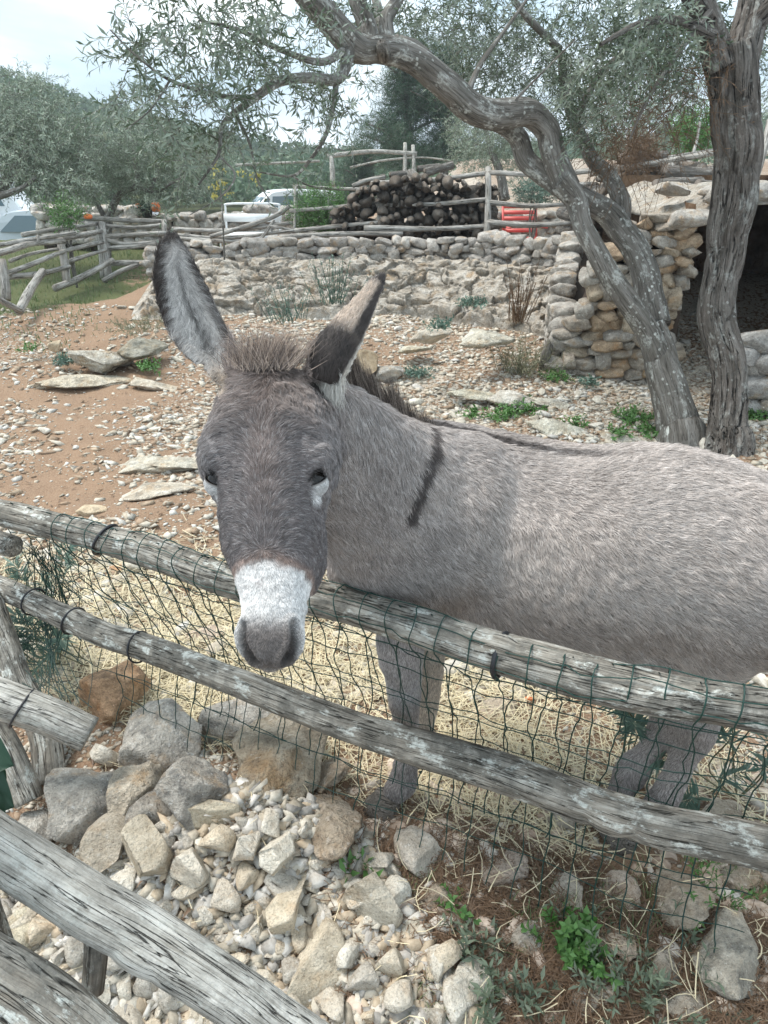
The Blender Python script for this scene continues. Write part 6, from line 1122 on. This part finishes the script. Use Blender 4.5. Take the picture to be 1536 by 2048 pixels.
big = [
 (228, 1392, 130, 110, 'biggrey', 'orange-brown boulder lying behind the netting at the fence corner', (1.25, .88, .62), .9), (205, 1506, 68, 50, 'mid', 'small pale block resting against the cut end of the short rail', PAL, .9),
 (175, 1610, 210, 150, 'biggrey', 'large pitted grey boulder in front of the fence corner', (1.1, 1.1, 1.1), .7), (310, 1490, 200, 130, 'biggrey', 'broad grey rock with pale top directly below the sagging netting', (1.5, 1.48, 1.42), .8),
 (262, 1590, 95, 160, 'biggrey', 'upright grey-tan rock wedged between the pitted boulder and the dark rock', (1.3, 1.22, 1.1), .9), (385, 1590, 130, 120, 'biggrey', 'dark grey lumpy rock above the tan slab', (.95, .95, .95), .8),
 (312, 1625, 90, 120, 'biggrey', 'dark speckled rock just above the big square tan block', (.9, .88, .86), .8), (480, 1455, 190, 110, 'biggrey', 'long pale rock crest below the lower rail, under the muzzle', (1.6, 1.55, 1.45), .6),
 (560, 1540, 210, 150, 'biggrey', 'wide lumpy conglomerate rock with straw on it under the lower rail', (1.25, 1.15, 1.0), .5), (415, 1625, 120, 60, 'big', 'flat tan slab lying across the top of the rubble', (.88, .82, .70), .8),
 (300, 1710, 120, 125, 'big', 'big square tan block just above the pale path rail', (.80, .74, .64), .9), (222, 1690, 100, 120, 'big', 'slanting grey-brown rock left of the square tan block', (.72, .67, .60), .8),
 (80, 1660, 90, 80, 'biggrey', 'pale grey rock half behind the pale path rail at the left', (1.7, 1.68, 1.62), .7), (845, 1690, 95, 115, 'big', 'pale pointed rock below the lower rail, right of the front hoof', (.98, .93, .88), .7),
 (745, 1795, 125, 110, 'big', 'rounded grey-cream rock at the right edge of the rubble heap', (.85, .82, .75), .8), (620, 1945, 120, 160, 'big', 'large wedge-shaped ochre-stained stone in the lower middle of the rubble', (1.05, .97, .84), .8),
 (570, 1805, 90, 120, 'big', 'tall cream stone with a sharp ridge in the middle of the rubble', (1.08, 1.0, .86), .9), (655, 1655, 110, 90, 'biggrey', 'lumpy earth-covered rock left of the front hoof', (1.3, 1.15, 1.0), .45),
 (1460, 1900, 125, 150, 'biggrey', 'large pale boulder among weeds at the lower right edge', (1.3, 1.27, 1.2), .6), (545, 1715, 70, 95, 'big', 'white upright stone at the top of the rubble heap', (1.25, 1.23, 1.16), 1.0),
 (380, 1730, 75, 80, 'big', 'cream angular stone right of the square tan block', (1.15, 1.1, 1.02), .9), (490, 1695, 60, 75, 'mid', 'white narrow stone standing beside a dry stalk', PAL, 1.0), (930, 1990, 75, 110, 'big', 'oval white stone at the right foot of the rubble, nearest the weeds', PAL, .9),
 (885, 1930, 55, 70, 'mid', 'white oval stone standing upright just above the nearest oval stone', PAL, .9), (40, 1880, 90, 110, 'big', 'sandy stone between the two near path rails', (1.05, 1.0, .86), .8), (1010, 1745, 90, 60, 'biggrey', 'pinkish-grey bedrock lump in the litter below the lower rail', (1.5, 1.3, 1.2), .4),
 (1120, 1640, 100, 50, 'biggrey', 'flat bedrock lump just above the lower rail near the hind hoof', (1.5, 1.4, 1.3), .4), (1350, 1800, 120, 70, 'biggrey', 'broken bedrock step behind the netting at the lower right', (1.5, 1.35, 1.2), .4), (1235, 1800, 80, 60, 'biggrey', 'rough bedrock lump in the litter below the hind hoof', (1.5, 1.35, 1.25), .4),
 (1130, 1800, 80, 55, 'biggrey', 'pale bedrock lump just behind the bright fern-leaved weed', (1.5, 1.4, 1.3), .4), (1430, 1650, 110, 50, 'biggrey', 'low bedrock hump behind the lower rail at the right', (1.6, 1.45, 1.3), .35),
 (730, 738, 62, 60, 'big', 'brown rounded boulder just behind the mane', (.80, .66, .50), .9), (780, 745, 70, 40, 'biggrey', 'grey rock beside the brown boulder behind the mane', (1.6, 1.5, 1.4), .6),
 (200, 722, 130, 60, 'biggrey', 'pale grey outcrop beside the dark green tuft on the dirt path', (1.7, 1.68, 1.6), .4), (285, 700, 80, 50, 'biggrey', 'mossy grey outcrop right of the dirt path near the tall ear', (1.2, 1.2, 1.1), .4), (170, 765, 160, 45, 'biggrey', 'flat pale outcrop nearest the dark green tuft', (1.9, 1.8, 1.6), .3),
 (330, 775, 120, 35, 'biggrey', 'low broken outcrop left of the tall ear', (1.9, 1.8, 1.65), .3), (340, 930, 170, 80, 'biggrey', 'pale flat bedrock beside the cheek of the donkey', (2.0, 1.95, 1.8), .3), (300, 985, 150, 50, 'biggrey', 'white-dusted bedrock under the straw near the top rail', (2.0, 1.9, 1.75), .25),
 (870, 668, 90, 38, 'biggrey', 'pale slab at the foot of the rock face behind the far ear', (2.0, 1.95, 1.85), .4), (960, 680, 110, 42, 'biggrey', 'long pale slab lying in front of the rock face', (2.1, 2.05, 1.9), .4), (1035, 800, 110, 42, 'biggrey', 'white flat outcrop behind the leafy weed left of the forked trunk', (2.1, 2.1, 2.0), .4),
 (1120, 860, 110, 36, 'biggrey', 'pale outcrop just above the back of the donkey', (2.0, 2.0, 1.85), .35), (950, 790, 90, 26, 'biggrey', 'flat pale slab on the bare soil behind the mane', (2.1, 2.0, 1.8), .3), (820, 700, 70, 26, 'biggrey', 'small flat slab just right of the far ear', (2.1, 2.0, 1.8), .3), (1100, 810, 90, 30, 'biggrey', 'low white outcrop right of the leafy weed', (2.0, 2.0, 1.9), .3), (1270, 880, 120, 30, 'biggrey', 'pale outcrop at the foot of the forked trunk', (1.9, 1.85, 1.75), .3),
 (1500, 800, 80, 70, 'big', 'large grey block at the base of the ochre wall by the right edge', (.85, .83, .79), .9), (110, 690, 26, 22, 'mid', 'small cream stone lying alone on the left of the dirt path', TAN, .8), (180, 1020, 70, 40, 'big', 'flat ochre stone in the straw above the top rail', TAN, .5), (245, 1135, 70, 26, 'big', 'reddish flat stone in the straw between the rails', ORA, .4),
 (400, 1275, 90, 60, 'big', 'pink-grey stone in the straw left of the muzzle', (1.0, .85, .75), .5), (1290, 1300, 120, 40, 'biggrey', 'low rock under the belly', (1.6, 1.4, 1.2), .3), (985, 1430, 120, 40, 'biggrey', 'flat bedrock in the straw between the front and hind legs', (1.7, 1.5, 1.3), .25), (640, 1560, 90, 60, 'biggrey', 'embedded rock below the lower rail in line with the far front leg', (1.4, 1.25, 1.1), .4),
]
for (px, row, w, h, key, lab, tint, fl) in big:
    if key == 'biggrey' and fl <= .5: stone_px(px, row, w*1.1, h*1.5, 'outcrop', lab, None, tuple(min(1.25, q*.62) for q in tint), fl*.9, .55, name='bedrock_outcrop')
    else: stone_px(px, row, w*1.0, h*1.0, key, lab, None, tuple(min(1.3, q) for q in tint), fl)
# rubble heap: dart throwing, large stones first
def inside(px, row):
    if row < 1640 or row > 2150 or px < -60: return False
    top = np.interp(px, [-60, 60, 200, 340, 460, 700, 800, 860, 960, 1010], [1700, 1720, 1740, 1640, 1640, 1660, 1760, 1880, 1950, 2100]); return row > top
pl = []; rn_ = np.random.default_rng(9)
NT = 60000; cx_, cy_ = rn_.uniform(-1.05, .45, NT), rn_.uniform(.72, 1.55, NT); cf_ = np.arange(NT)/NT; cr_ = np.where(cf_ < .03, rn_.uniform(.032, .044, NT), np.where(cf_ < .30, rn_.uniform(.020, .031, NT), rn_.uniform(.014, .020, NT)))
def inside_v(a, b):
    top = np.interp(a, [-60, 60, 200, 340, 460, 700, 800, 860, 960, 1010], [1700, 1720, 1740, 1640, 1640, 1660, 1760, 1880, 1950, 2100]); return (b > 1640) & (b < 2150) & (a > -60) & (b > top)
ca_, cb_, _ = px_of(np.stack([cx_, cy_, ground_h(cx_, cy_)+cr_*.5], 1)); ok_ = np.nonzero(inside_v(ca_, cb_))[0]; A_ = np.zeros((0, 3))
for i in ok_:
    if len(pl) >= 300: break
    x, y, r = cx_[i], cy_[i], cr_[i]
    if len(A_) == 0 or (((A_[:, 0]-x)**2+(A_[:, 1]-y)**2) > ((A_[:, 2]+r)*.86)**2).all(): pl.append((x, y, r, ca_[i], cb_[i])); A_ = np.vstack([A_, [x, y, r]])
SIZE = {0: 'large', 1: 'hand-sized', 2: 'small'}
for (x, y, r, a, b) in pl:
    k = 0 if r > .0315 else (1 if r > .0205 else 2); el = rs.uniform(.75, 1.35); tint = rs.choice([(1.15, 1.12, 1.06), (1.05, 1.0, .93), (1.2, 1.19, 1.15), (1.0, .94, .84), (.85, .83, .80), (1.1, 1.0, .86), (.95, .93, .90)])
    edge = 'upper' if b < 1800 else ('lowest' if b > 1950 else 'middle'); zone = ('next to the pale path rail' if a < 420 else ('in mid-heap' if a < 700 else 'towards the weeds')); edge = ', '+edge+' part of the rubble heap'; tn = 'white' if tint[0] > 1.12 else ('cream' if tint[2]/tint[0] < .9 else 'pale grey')
    put_rock('rubble_stone', 'mid', (x, y, gh(x, y)+r*rs.uniform(.3, .75)), (r*1.3*el, r*1.3/el, r*rs.uniform(.8, 1.15)), (rs.uniform(-.7, .7), rs.uniform(-.7, .7), rs.uniform(0, 6.3)), tint, None, rs, label=f'{SIZE[k]} {tn} stone {zone}{edge}', cat='stone', group=f'{SIZE[k]} {tn} loose stones {zone}{edge}')
def chips(n, fx, fy, size, dens, seed, tints, name, key=0, flat=.55, lift=.2):
    r = np.random.default_rng(seed); x, y = fx(r, n), fy(r, n); k = r.random(n) < dens(x, y); x, y = x[k], y[k]; n = len(x); s = size(r, n)
    bases = []
    for q in range(8):
        v, f = rock_vf(900+q, key, 7 if key else 0, .22, .60, .02)
        if key == 0: v = v+np.random.default_rng(q).normal(0, .30, v.shape)
        bases.append(v)
    v = np.array(bases)[r.integers(0, 8, n)]; a = r.uniform(0, 6.3, n); e = r.uniform(.7, 1.4, (n, 1)); v = v*s[:, None, None]*np.stack([e[:, 0], 1/e[:, 0], np.full(n, flat)], 1)[:, None]
    tl = r.normal(0, .3, n); c, sn = np.cos(tl)[:, None], np.sin(tl)[:, None]; v = np.stack([v[..., 0]*c-v[..., 2]*sn, v[..., 1], v[..., 0]*sn+v[..., 2]*c], -1)
    c, sn = np.cos(a)[:, None], np.sin(a)[:, None]; v = np.stack([v[..., 0]*c-v[..., 1]*sn, v[..., 0]*sn+v[..., 1]*c, v[..., 2]], -1); z = ground_h(x, y)
    V = (v+np.stack([x, y, z+s*lift*flat], 1)[:, None]).reshape(-1, 3); F = (np.arange(n)[:, None, None]*len(bases[0])+f[None]).reshape(-1, 3); C = np.array(tints)[r.integers(0, len(tints), n)]*r.uniform(.8, 1.15, (n, 1)); C = np.repeat(C, len(bases[0]), 0)
    o = obj(name, mesh_np(name, V, F, MT['chip'], False, C), kind='stuff'); return n
mc = M('chip_stone', .93, .15); MT['chip'] = mc.col(mc.mix(1.0, mc.attr('Col').outputs['Color'], mc.ramp(mc.noise(60, 4), [(.3, (.7, .68, .66)), (.7, (1.1, 1.1, 1.1))]), 'MULTIPLY')); mc.bump(mc.noise(150, 3), .002)
CT = [(.56, .52, .44), (.64, .60, .52), (.50, .44, .35), (.42, .33, .24), (.55, .49, .40), (.38, .28, .20), (.62, .60, .55), (.60, .55, .46)]
def pad(x, y):
    n = fbm(np.stack([x, y, 0*x], -1)*.9, 4, 12); n2 = fbm(np.stack([x, y, 0*x], -1)*2.6, 3, 14)
    pathc = np.exp(-((x+2.05+.25*(y-5))/.75)**2)*sstep(3.0, 3.8, y)*sstep(9, 6, y)
    d = .50+.35*n+.30*n2+.25*sstep(-.5, .8, x)-.42*pathc+.18*np.exp(-((x+1.3)/.8)**2)*sstep(3, 4, y); return np.clip(d, .05, 1)*sstep(terrace_y(x)-.75, terrace_y(x)-1.2, y)
r0 = np.random.default_rng(31)
def fan(r, n): fan.y = 2.0+6.9*r.random(n)**1.05; return r.uniform(-.72, .72, n)*(fan.y*1.0+.6)
chips(130000, fan, lambda r, n: fan.y, lambda r, n: (.006+.024*r.random(n)**4.0)*1.25, pad, 31, CT, 'gravel')
chips(1500, fan, lambda r, n: fan.y, lambda r, n: .03+.05*r.random(n)**2, lambda x, y: pad(x, y)**1.5, 32, CT[:3]+[(.6, .57, .52)], 'gravel_large', 2, .5)
chips(30000, lambda r, n: r.uniform(-1.2, 1.2, n), lambda r, n: r.uniform(.7, 2.1, n), lambda r, n: .003+.012*r.random(n)**3, lambda x, y: .25+.6*sstep(.0, -.3, x)*sstep(-.1, .2, fence_y(x)-y)+.2*fbm(np.stack([x, y, 0*x], -1)*4, 2, 3), 33, CT, 'gravel_fine')
chips(7000, lambda r, n: r.uniform(-1.0, .4, n), lambda r, n: r.uniform(.72, 1.5, n), lambda r, n: .009+.019*r.random(n)**1.5, lambda x, y: inside_v(*px_of(np.stack([x, y, 0*x], 1))[:2])*1.0, 34, [(.58, .54, .46), (.46, .41, .33), (.64, .61, .56), (.52, .43, .32), (.40, .38, .35)], 'rubble_chips', 0, .85, .45)
# embedded rough stones on the bank at the lower right
CT2 = [(.55, .45, .37), (.62, .52, .43), (.48, .37, .29), (.58, .53, .47)]
chips(1400, lambda r, n: r.uniform(-.1, 1.2, n), lambda r, n: r.uniform(.7, 1.7, n), lambda r, n: .012+.03*r.random(n)**2, lambda x, y: .35+.6*(fbm(np.stack([x, y, 0*x], -1)*5, 2, 23) > .1), 36, CT2, 'embedded_stones', 2, .55, .0)
# straw
def strands(name, x, y, L, w, mat, seed, zoff=.004, zr=.03, curve=.25, tilt=.12, col=None):
    r = np.random.default_rng(seed); n = len(x); a = r.uniform(0, 2*math.pi, n); d = np.stack([np.cos(a), np.sin(a), r.normal(0, tilt, n)], 1); s = np.stack([-np.sin(a), np.cos(a), 0*a], 1); z = ground_h(x, y)+zoff+zr*r.random(n)**1.6
    L = L*r.uniform(.4, 1.3, n); cv = r.normal(0, curve, n); t = np.linspace(-.5, .5, 4); C = np.stack([x, y, z], 1)[:, None]+d[:, None]*(t[None, :, None]*L[:, None, None])+s[:, None]*((t**2)[None, :, None]*(cv*L)[:, None, None])
    ww = w*r.uniform(.6, 1.3, n)[:, None, None]; up = np.array([0, 0, .5]); o = s[:, None]*ww*.5*np.ones((1, 4, 1)); V = np.stack([C-o, C+up*ww*.6, C+o], 2).reshape(-1, 3)
    gf = grid_faces(4, 3, False); F = (np.arange(n)[:, None, None]*12+gf[None]).reshape(-1, 4); cc = np.stack([r.random(n), np.clip(r.random(n)*1.4-.6, 0, 1), 0*x], 1).repeat(12, 0)
    return obj(name, mesh_np(name, V, F, MT[mat], True, cc), kind='stuff')
r = np.random.default_rng(41); n = 40000; x, y = r.uniform(-1.9, 1.1, n), r.uniform(1.35, 3.3, n); beh = y-fence_y(x)
dn = sstep(-.05, .12, beh)*sstep(3.3, 2.6, y)*(.25+.95*np.exp(-((x+.75)/.6)**2-((y-2.15)/.7)**2)+.55*np.exp(-((x-.35)/.4)**2-((y-1.75)/.35)**2)+.25*fbm(np.stack([x, y, 0*x], -1)*5, 3, 6)); k = r.random(n) < dn*.85
strands('straw', x[k], y[k], .13, .0026, 'straw', 42, .004, .032, .3, .16)
x, y = r.uniform(-1.0, 1.0, 1100), r.uniform(.8, 1.75, 1100); strands('straw_wisps', x[:260], y[:260], .09, .0016, 'straw', 43, .012, .02, .3, .15)
n = 30000; x, y = r.uniform(-.15, 1.15, n), r.uniform(.62, 1.62, n); k = (r.random(n) < .35+.65*sstep(.0, .35, x)) & (fence_y(x)-y > -.1); strands('dry_litter', x[k], y[k], .045, .0020, 'drytwig', 44, .003, .022, .5, .3)
n = 1500; x, y = r.uniform(-1.1, .1, n), r.uniform(.7, 1.6, n); strands('dry_litter', x, y, .05, .002, 'drytwig', 45, .002, .01, .5, .2)
x, y = r.uniform(-.05, 1.0, 240), r.uniform(.68, 1.35, 240); strands('dry_grass', x, y, .085, .0022, 'straw', 46, .01, .05, .6, .5)
def blades(name, x, y, h, w, mat, seed):
    r = np.random.default_rng(seed); n = len(x); z = ground_h(x, y)-.005; a = r.uniform(0, 6.3, n); ln = np.stack([np.cos(a), np.sin(a), 0*a], 1)*r.uniform(.1, .8, n)[:, None]; h = h*r.uniform(.5, 1.3, n); t = np.linspace(0, 1, 4)[None, :, None]
    C = np.stack([x, y, z], 1)[:, None]+np.array([0, 0, 1.])*h[:, None, None]*t*(1-.25*t)+ln[:, None]*h[:, None, None]*t*t; s = np.stack([-np.sin(a), np.cos(a), 0*a], 1)[:, None]*w*(1-t*.9)*.5
    V = np.stack([C-s, C+s], 2).reshape(-1, 3); gf = grid_faces(4, 2, False); F = (np.arange(n)[:, None, None]*8+gf[None]).reshape(-1, 4); cc = np.stack([r.random(n), np.clip(r.random(n)*1.2-.5, 0, 1), 0*x], 1).repeat(8, 0); return obj(name, mesh_np(name, V, F, MT[mat], True, cc), kind='stuff')
n = 5000; y = r.uniform(6.6, 14, n); x = r.uniform(-7, -2.0, n); k = (x < -3.0-.05*(y-8)*0+.25*np.sin(y*2)) | (y > 9.4); blades('grass', x[k], y[k], .09, .010, 'grass', 51)
n = 5000; y = r.uniform(.66, 1.35, n); x = r.uniform(.05, 1.1, n); k = fbm(np.stack([x, y, 0*x], -1)*5, 3, 2) > .0; blades('grass', x[k], y[k], .05, .0035, 'grass', 52)
n = 2600; y = r.uniform(9.3, 14, n); x = r.uniform(-1.5, 5, n); blades('grass', x, y, .10, .010, 'grass', 53)
# fallen olive leaves
n = 1600; y = 1.0+6*r.random(n)**1.3; x = r.uniform(-.6, .6, n)*(y+.6); z = ground_h(x, y)+.01; a = r.uniform(0, 6.3, n); V, F = leaf_mesh_arrays(np.stack([x, y, z], 1), np.stack([np.cos(a), np.sin(a), r.normal(0, .15, n)], 1), np.tile([0, 0, 1.], (n, 1))+r.normal(0, .2, (n, 3)), .045, .010)
obj('fallen_leaves', mesh_np('fallen_leaves', V, F, MT['drytwig'], True, np.stack([r.random(n), r.random(n)*.3, 0*x], 1).repeat(5, 0)), kind='stuff')
# ---- plants
def weed(px, row, rpx, n, mat, lab, name='weed', L=.03, W=.014, nl=7, tw=.07, seed=1, up=.9, cat='weed', z=None, flat=.5, droop=.2, stem=.0012, spread=.9):
    c = at_z(px, row, z if z is not None else 0.0)
    for it in range(3): c = at_z(px, row, (gh(c[0], c[1]) if z is None else z)+.01)
    s = np.dot(c-CAMP, FW)/FPX; root = empty(name, c, label=lab, cat=cat); rg = np.random.default_rng(seed); R = rpx*s
    b = c+rg.normal(0, .42, (n, 3))*[R, R, 0]; dirs = unit((b-c)/max(R, 1e-3)*.6+rg.normal(0, .35, (n, 3))+[0, 0, up]); V, F, C, SV, SF = twig_cloud(b-[0, 0, .01], dirs, tw*rg.uniform(.5, 1.2, n), nl, L, W, droop, rg, stem=stem, spread=spread)
    P = Parts(); P.add(V, F, C); o = obj('leaves', P.mesh('leaves', MT[mat], True), root); o.location = -root.location; o = obj('stems', mesh_np('stems', SV, SF, MT[mat], True, np.zeros((len(SV), 3))), root); o.location = -root.location; tag(o, kind='stuff'); return root
W_ = [(1040, 822, 40, 60, 'weed', 'leafy green weed in front of the white outcrop left of the forked trunk'), (1000, 838, 26, 30, 'weed', 'low green weed just left of the leafy weed by the white outcrop'), (832, 750, 32, 45, 'bluegreen', 'blue-green low plant behind the mane'), (1265, 838, 40, 60, 'weed', 'bright green weed left of the foot of the forked trunk'),
      (1236, 876, 22, 30, 'weed', 'small yellow-green weed at the back of the donkey'), (1305, 868, 30, 36, 'weed', 'green weed touching the foot of the forked trunk'), (1112, 758, 24, 34, 'weed', 'green plant at the corner of the shelter wall'), (1175, 768, 18, 22, 'bluegreen', 'spiky plant at the foot of the shelter wall'),
      (1505, 838, 32, 40, 'weed', 'green weed below the ochre wall at the right edge'), (1150, 852, 16, 18, 'weed', 'tiny green weed between the pale outcrops'), (130, 728, 22, 40, 'bluegreen', 'dark green tuft beside the pale outcrop on the dirt path'), (298, 738, 26, 30, 'weed', 'yellow-green weed left of the tall ear'), (945, 832, 14, 16, 'weed', 'small weed right behind the withers'),
      (880, 655, 22, 26, 'bluegreen', 'blue-green plant on the rock ledge behind the far ear'), (940, 612, 24, 34, 'bluegreen', 'blue-green plant growing from the rock face'), (60, 700, 26, 16, 'weed', 'pale green weed on the left side of the dirt path')]
for k, (px, row, rp, n, m, lab) in enumerate(W_): weed(px, row, rp, n, m, lab, seed=60+k, L=.035, W=.016, tw=.10)
weed(1140, 1885, 48, 26, 'weed', 'bright green fern-leaved weed in the litter at the lower right', seed=81, L=.026, W=.016, nl=12, tw=.065); weed(1190, 1930, 36, 12, 'weed', 'second green weed just below the fern-leaved one', seed=82, L=.024, W=.014, nl=10, tw=.06)
weed(915, 1820, 30, 9, 'weed', 'small seedling with round bright leaves right of the rounded rock', seed=83, L=.02, W=.013, nl=6, tw=.06); weed(940, 1900, 40, 12, 'herb', 'silvery herb with narrow leaves above the oval white stones', seed=84, L=.035, W=.010, nl=8, tw=.08)
weed(1010, 2000, 70, 24, 'herb', 'grey-green herb sprawling right of the oval white stones', seed=85, L=.03, W=.009, nl=9, tw=.11); weed(1290, 1960, 150, 44, 'herb', 'grey-green trailing herb at the bottom right among dry stalks', seed=86, L=.026, W=.007, nl=10, tw=.12); weed(720, 1735, 26, 6, 'weed', 'broad-bladed seedling above the rounded grey-cream rock', seed=87, L=.04, W=.014, nl=4, tw=.07)
weed(1420, 1790, 60, 16, 'weed', 'thin green stalks behind the netting at the lower right', seed=88, L=.02, W=.006, nl=10, tw=.12)
def spurge(px, row, d, n, lab, seed, tw=.16):
    c = at_d(px, row, d); g0 = np.array([c[0]+.05, c[1]+.02, gh(c[0], c[1])]); root = empty('spurge_plant', g0, label=lab, cat='plant'); rg = np.random.default_rng(seed); P = Parts(); S = Parts()
    for k in range(n):
        tip = c+rg.normal(0, .05, 3)*[1.3, .8, .8]; dr = unit(tip-g0+rg.normal(0, .05, 3)); V, F, C, SV, SF = twig_cloud((tip-dr*.02)[None], dr[None], np.array([.12]), 46, .065, .0085, .3, rg, stem=.003, spread=1.3); P.add(V, F, C); v, f, g = tube(catmull([g0, (g0+tip)/2+rg.normal(0, .02, 3), tip], 8), .0022, 5); S.add(v, f, None, g)
    o = obj('leaves', P.mesh('leaves', MT['bluegreen'], True), root); o.location = -root.location; o = obj('stems', S.mesh('stems', MT['dryfine']), root); o.location = -root.location
spurge(1265, 1430, 2.0, 4, 'blue-green spurge with drooping needle leaves just left of the hind leg', 91); spurge(1480, 1470, 1.95, 5, 'blue-green spurge hanging right of the hind leg by the right edge', 92); spurge(1375, 1565, 2.05, 2, 'small spurge shoot between the hind leg and the lower rail', 93)
spurge(85, 1140, 2.75, 5, 'blue-green spurge behind the netting between the two rails at the left', 94); spurge(75, 1290, 2.6, 7, 'larger blue-green spurge behind the netting below the lower rail at the left', 95); spurge(140, 1290, 2.6, 5, 'spurge with narrow leaves behind the gathered end of the netting', 96)
weed(668, 605, 30, 34, 'bluegreen', 'spindly blue-green shrub at the foot of the rock face behind the far ear', 'shrub', L=.035, W=.009, nl=14, tw=.30, seed=98, up=1.6, cat='shrub', droop=-.1, stem=.003); weed(1035, 640, 26, 34, 'drytwig', 'dead reddish-brown shrub against the rock face', 'shrub', L=.03, W=.006, nl=12, tw=.36, seed=99, up=1.6, cat='dead shrub', droop=-.1, stem=.004)
weed(1040, 742, 55, 90, 'dryfine', 'dry olive-green grassy bush left of the shelter wall', 'dry_bush', L=.05, W=.006, nl=14, tw=.30, seed=100, up=1.3, cat='bush', droop=.1, stem=.002)
weed(575, 640, 40, 30, 'bluegreen', 'sparse grey-green shrub seen just above the forelock', 'shrub', L=.03, W=.008, nl=12, tw=.26, seed=101, up=1.5, cat='shrub', droop=0, stem=.003); weed(290, 655, 60, 60, 'dryfine', 'low dry bush beside the tall ear at the edge of the dirt path', 'dry_bush', L=.04, W=.006, nl=12, tw=.16, seed=102, up=.5, cat='bush', stem=.002)
# broad dark leaves at the left edge
bl = empty('broad_leaf_plant', at_d(10, 1600, 1.5), label='plant with big dark green leaves at the left edge below the short rail', cat='plant')
def big_leaf(c, d, n_, L, W):
    u = np.linspace(0, 1, 9); v = np.linspace(-1, 1, 7); d = unit(d); s = unit(np.cross(d, n_)); n2 = np.cross(s, d); wid = np.sin(np.pi*np.clip(u, 0, 1)**.75)*.5+.02*(u < 1); V = c+d*(u*L)[:, None, None]+s*(wid[:, None]*W*v[None])[..., None]+n2*((.10*np.abs(v[None])*W*wid[:, None]*2+.02*np.sin(u[:, None]*9+v[None]*5)*L-.25*(u[:, None]**2)*L))[..., None]
    return V.reshape(-1, 3), grid_faces(9, 7, False)
rg_ = np.random.default_rng(6)
for (a, b, dd, dx, dz, L, W) in ((-75, 1500, 1.58, 1.0, -.1, .11, .10), (-90, 1560, 1.56, 1, -.35, .13, .12), (-80, 1600, 1.54, .8, -.8, .12, .11), (-60, 1540, 1.60, .7, -.9, .10, .10), (-100, 1640, 1.52, 1, -.3, .12, .11)):
    v, f = big_leaf(D(a, b, dd), [dx, -.25, dz], [0, -.55, .8], L, W); o = obj('leaf', mesh_np('leaf', v, f, MT['darkleaf'], True, np.tile([[rg_.random()*.5, 0, 0]], (len(v), 1))), bl); o.location = -bl.location
# dead branch leaning against the shelter corner, driftwood strip, orange peel
db = pole('dead_branch', [at_z(1085, 760, .02), at_d(1095, 700, 6.1), at_d(1125, 650, 6.2), at_d(1165, 620, 6.3)], [.045, .04, .03, .02], None, 'log', 12, 40, .2, 5, label='twisted dead branch leaning against the left corner of the shelter wall', cat='branch')
c = at_z(1058, 1398, .02); v, f = rock_vf(5, 2, 5, .5, .8, .1); obj('orange_peel', mesh_np('orange_peel', v*[.016, .012, .008], f, MT['orange'], True), None, c, label='small bright orange scrap in the straw between the donkey\'s legs', cat='scrap')

for k, (px, row, w, h) in enumerate([(930, 1660, 90, 50), (1060, 1870, 90, 70), (1240, 1880, 110, 80), (1330, 1930, 90, 80), (1190, 1985, 110, 70), (880, 1790, 80, 60), (1470, 1760, 110, 70), (980, 1850, 80, 50), (1090, 1690, 90, 50), (1380, 2010, 120, 70)]):
    stone_px(px, row, w*.85, h*.85, 'outcrop', ['pinkish bedrock lump', 'half-buried grey-beige rock'][k % 2]+' '+['just below the lower rail right of the front hoof', 'left of the fern-leaved weed', 'right of the fern-leaved weed', 'next to the large pale boulder at the lower right', 'under the trailing herb at the bottom', 'right of the pale pointed rock', 'under the netting at the right edge', 'above the oval white stones', 'under the lower rail midway between the hooves', 'at the bottom right corner'][k], None, rs.choice([(1.0, .88, .78), (.92, .86, .80), (.8, .74, .68)]), .4, .5, name='bedrock_outcrop')
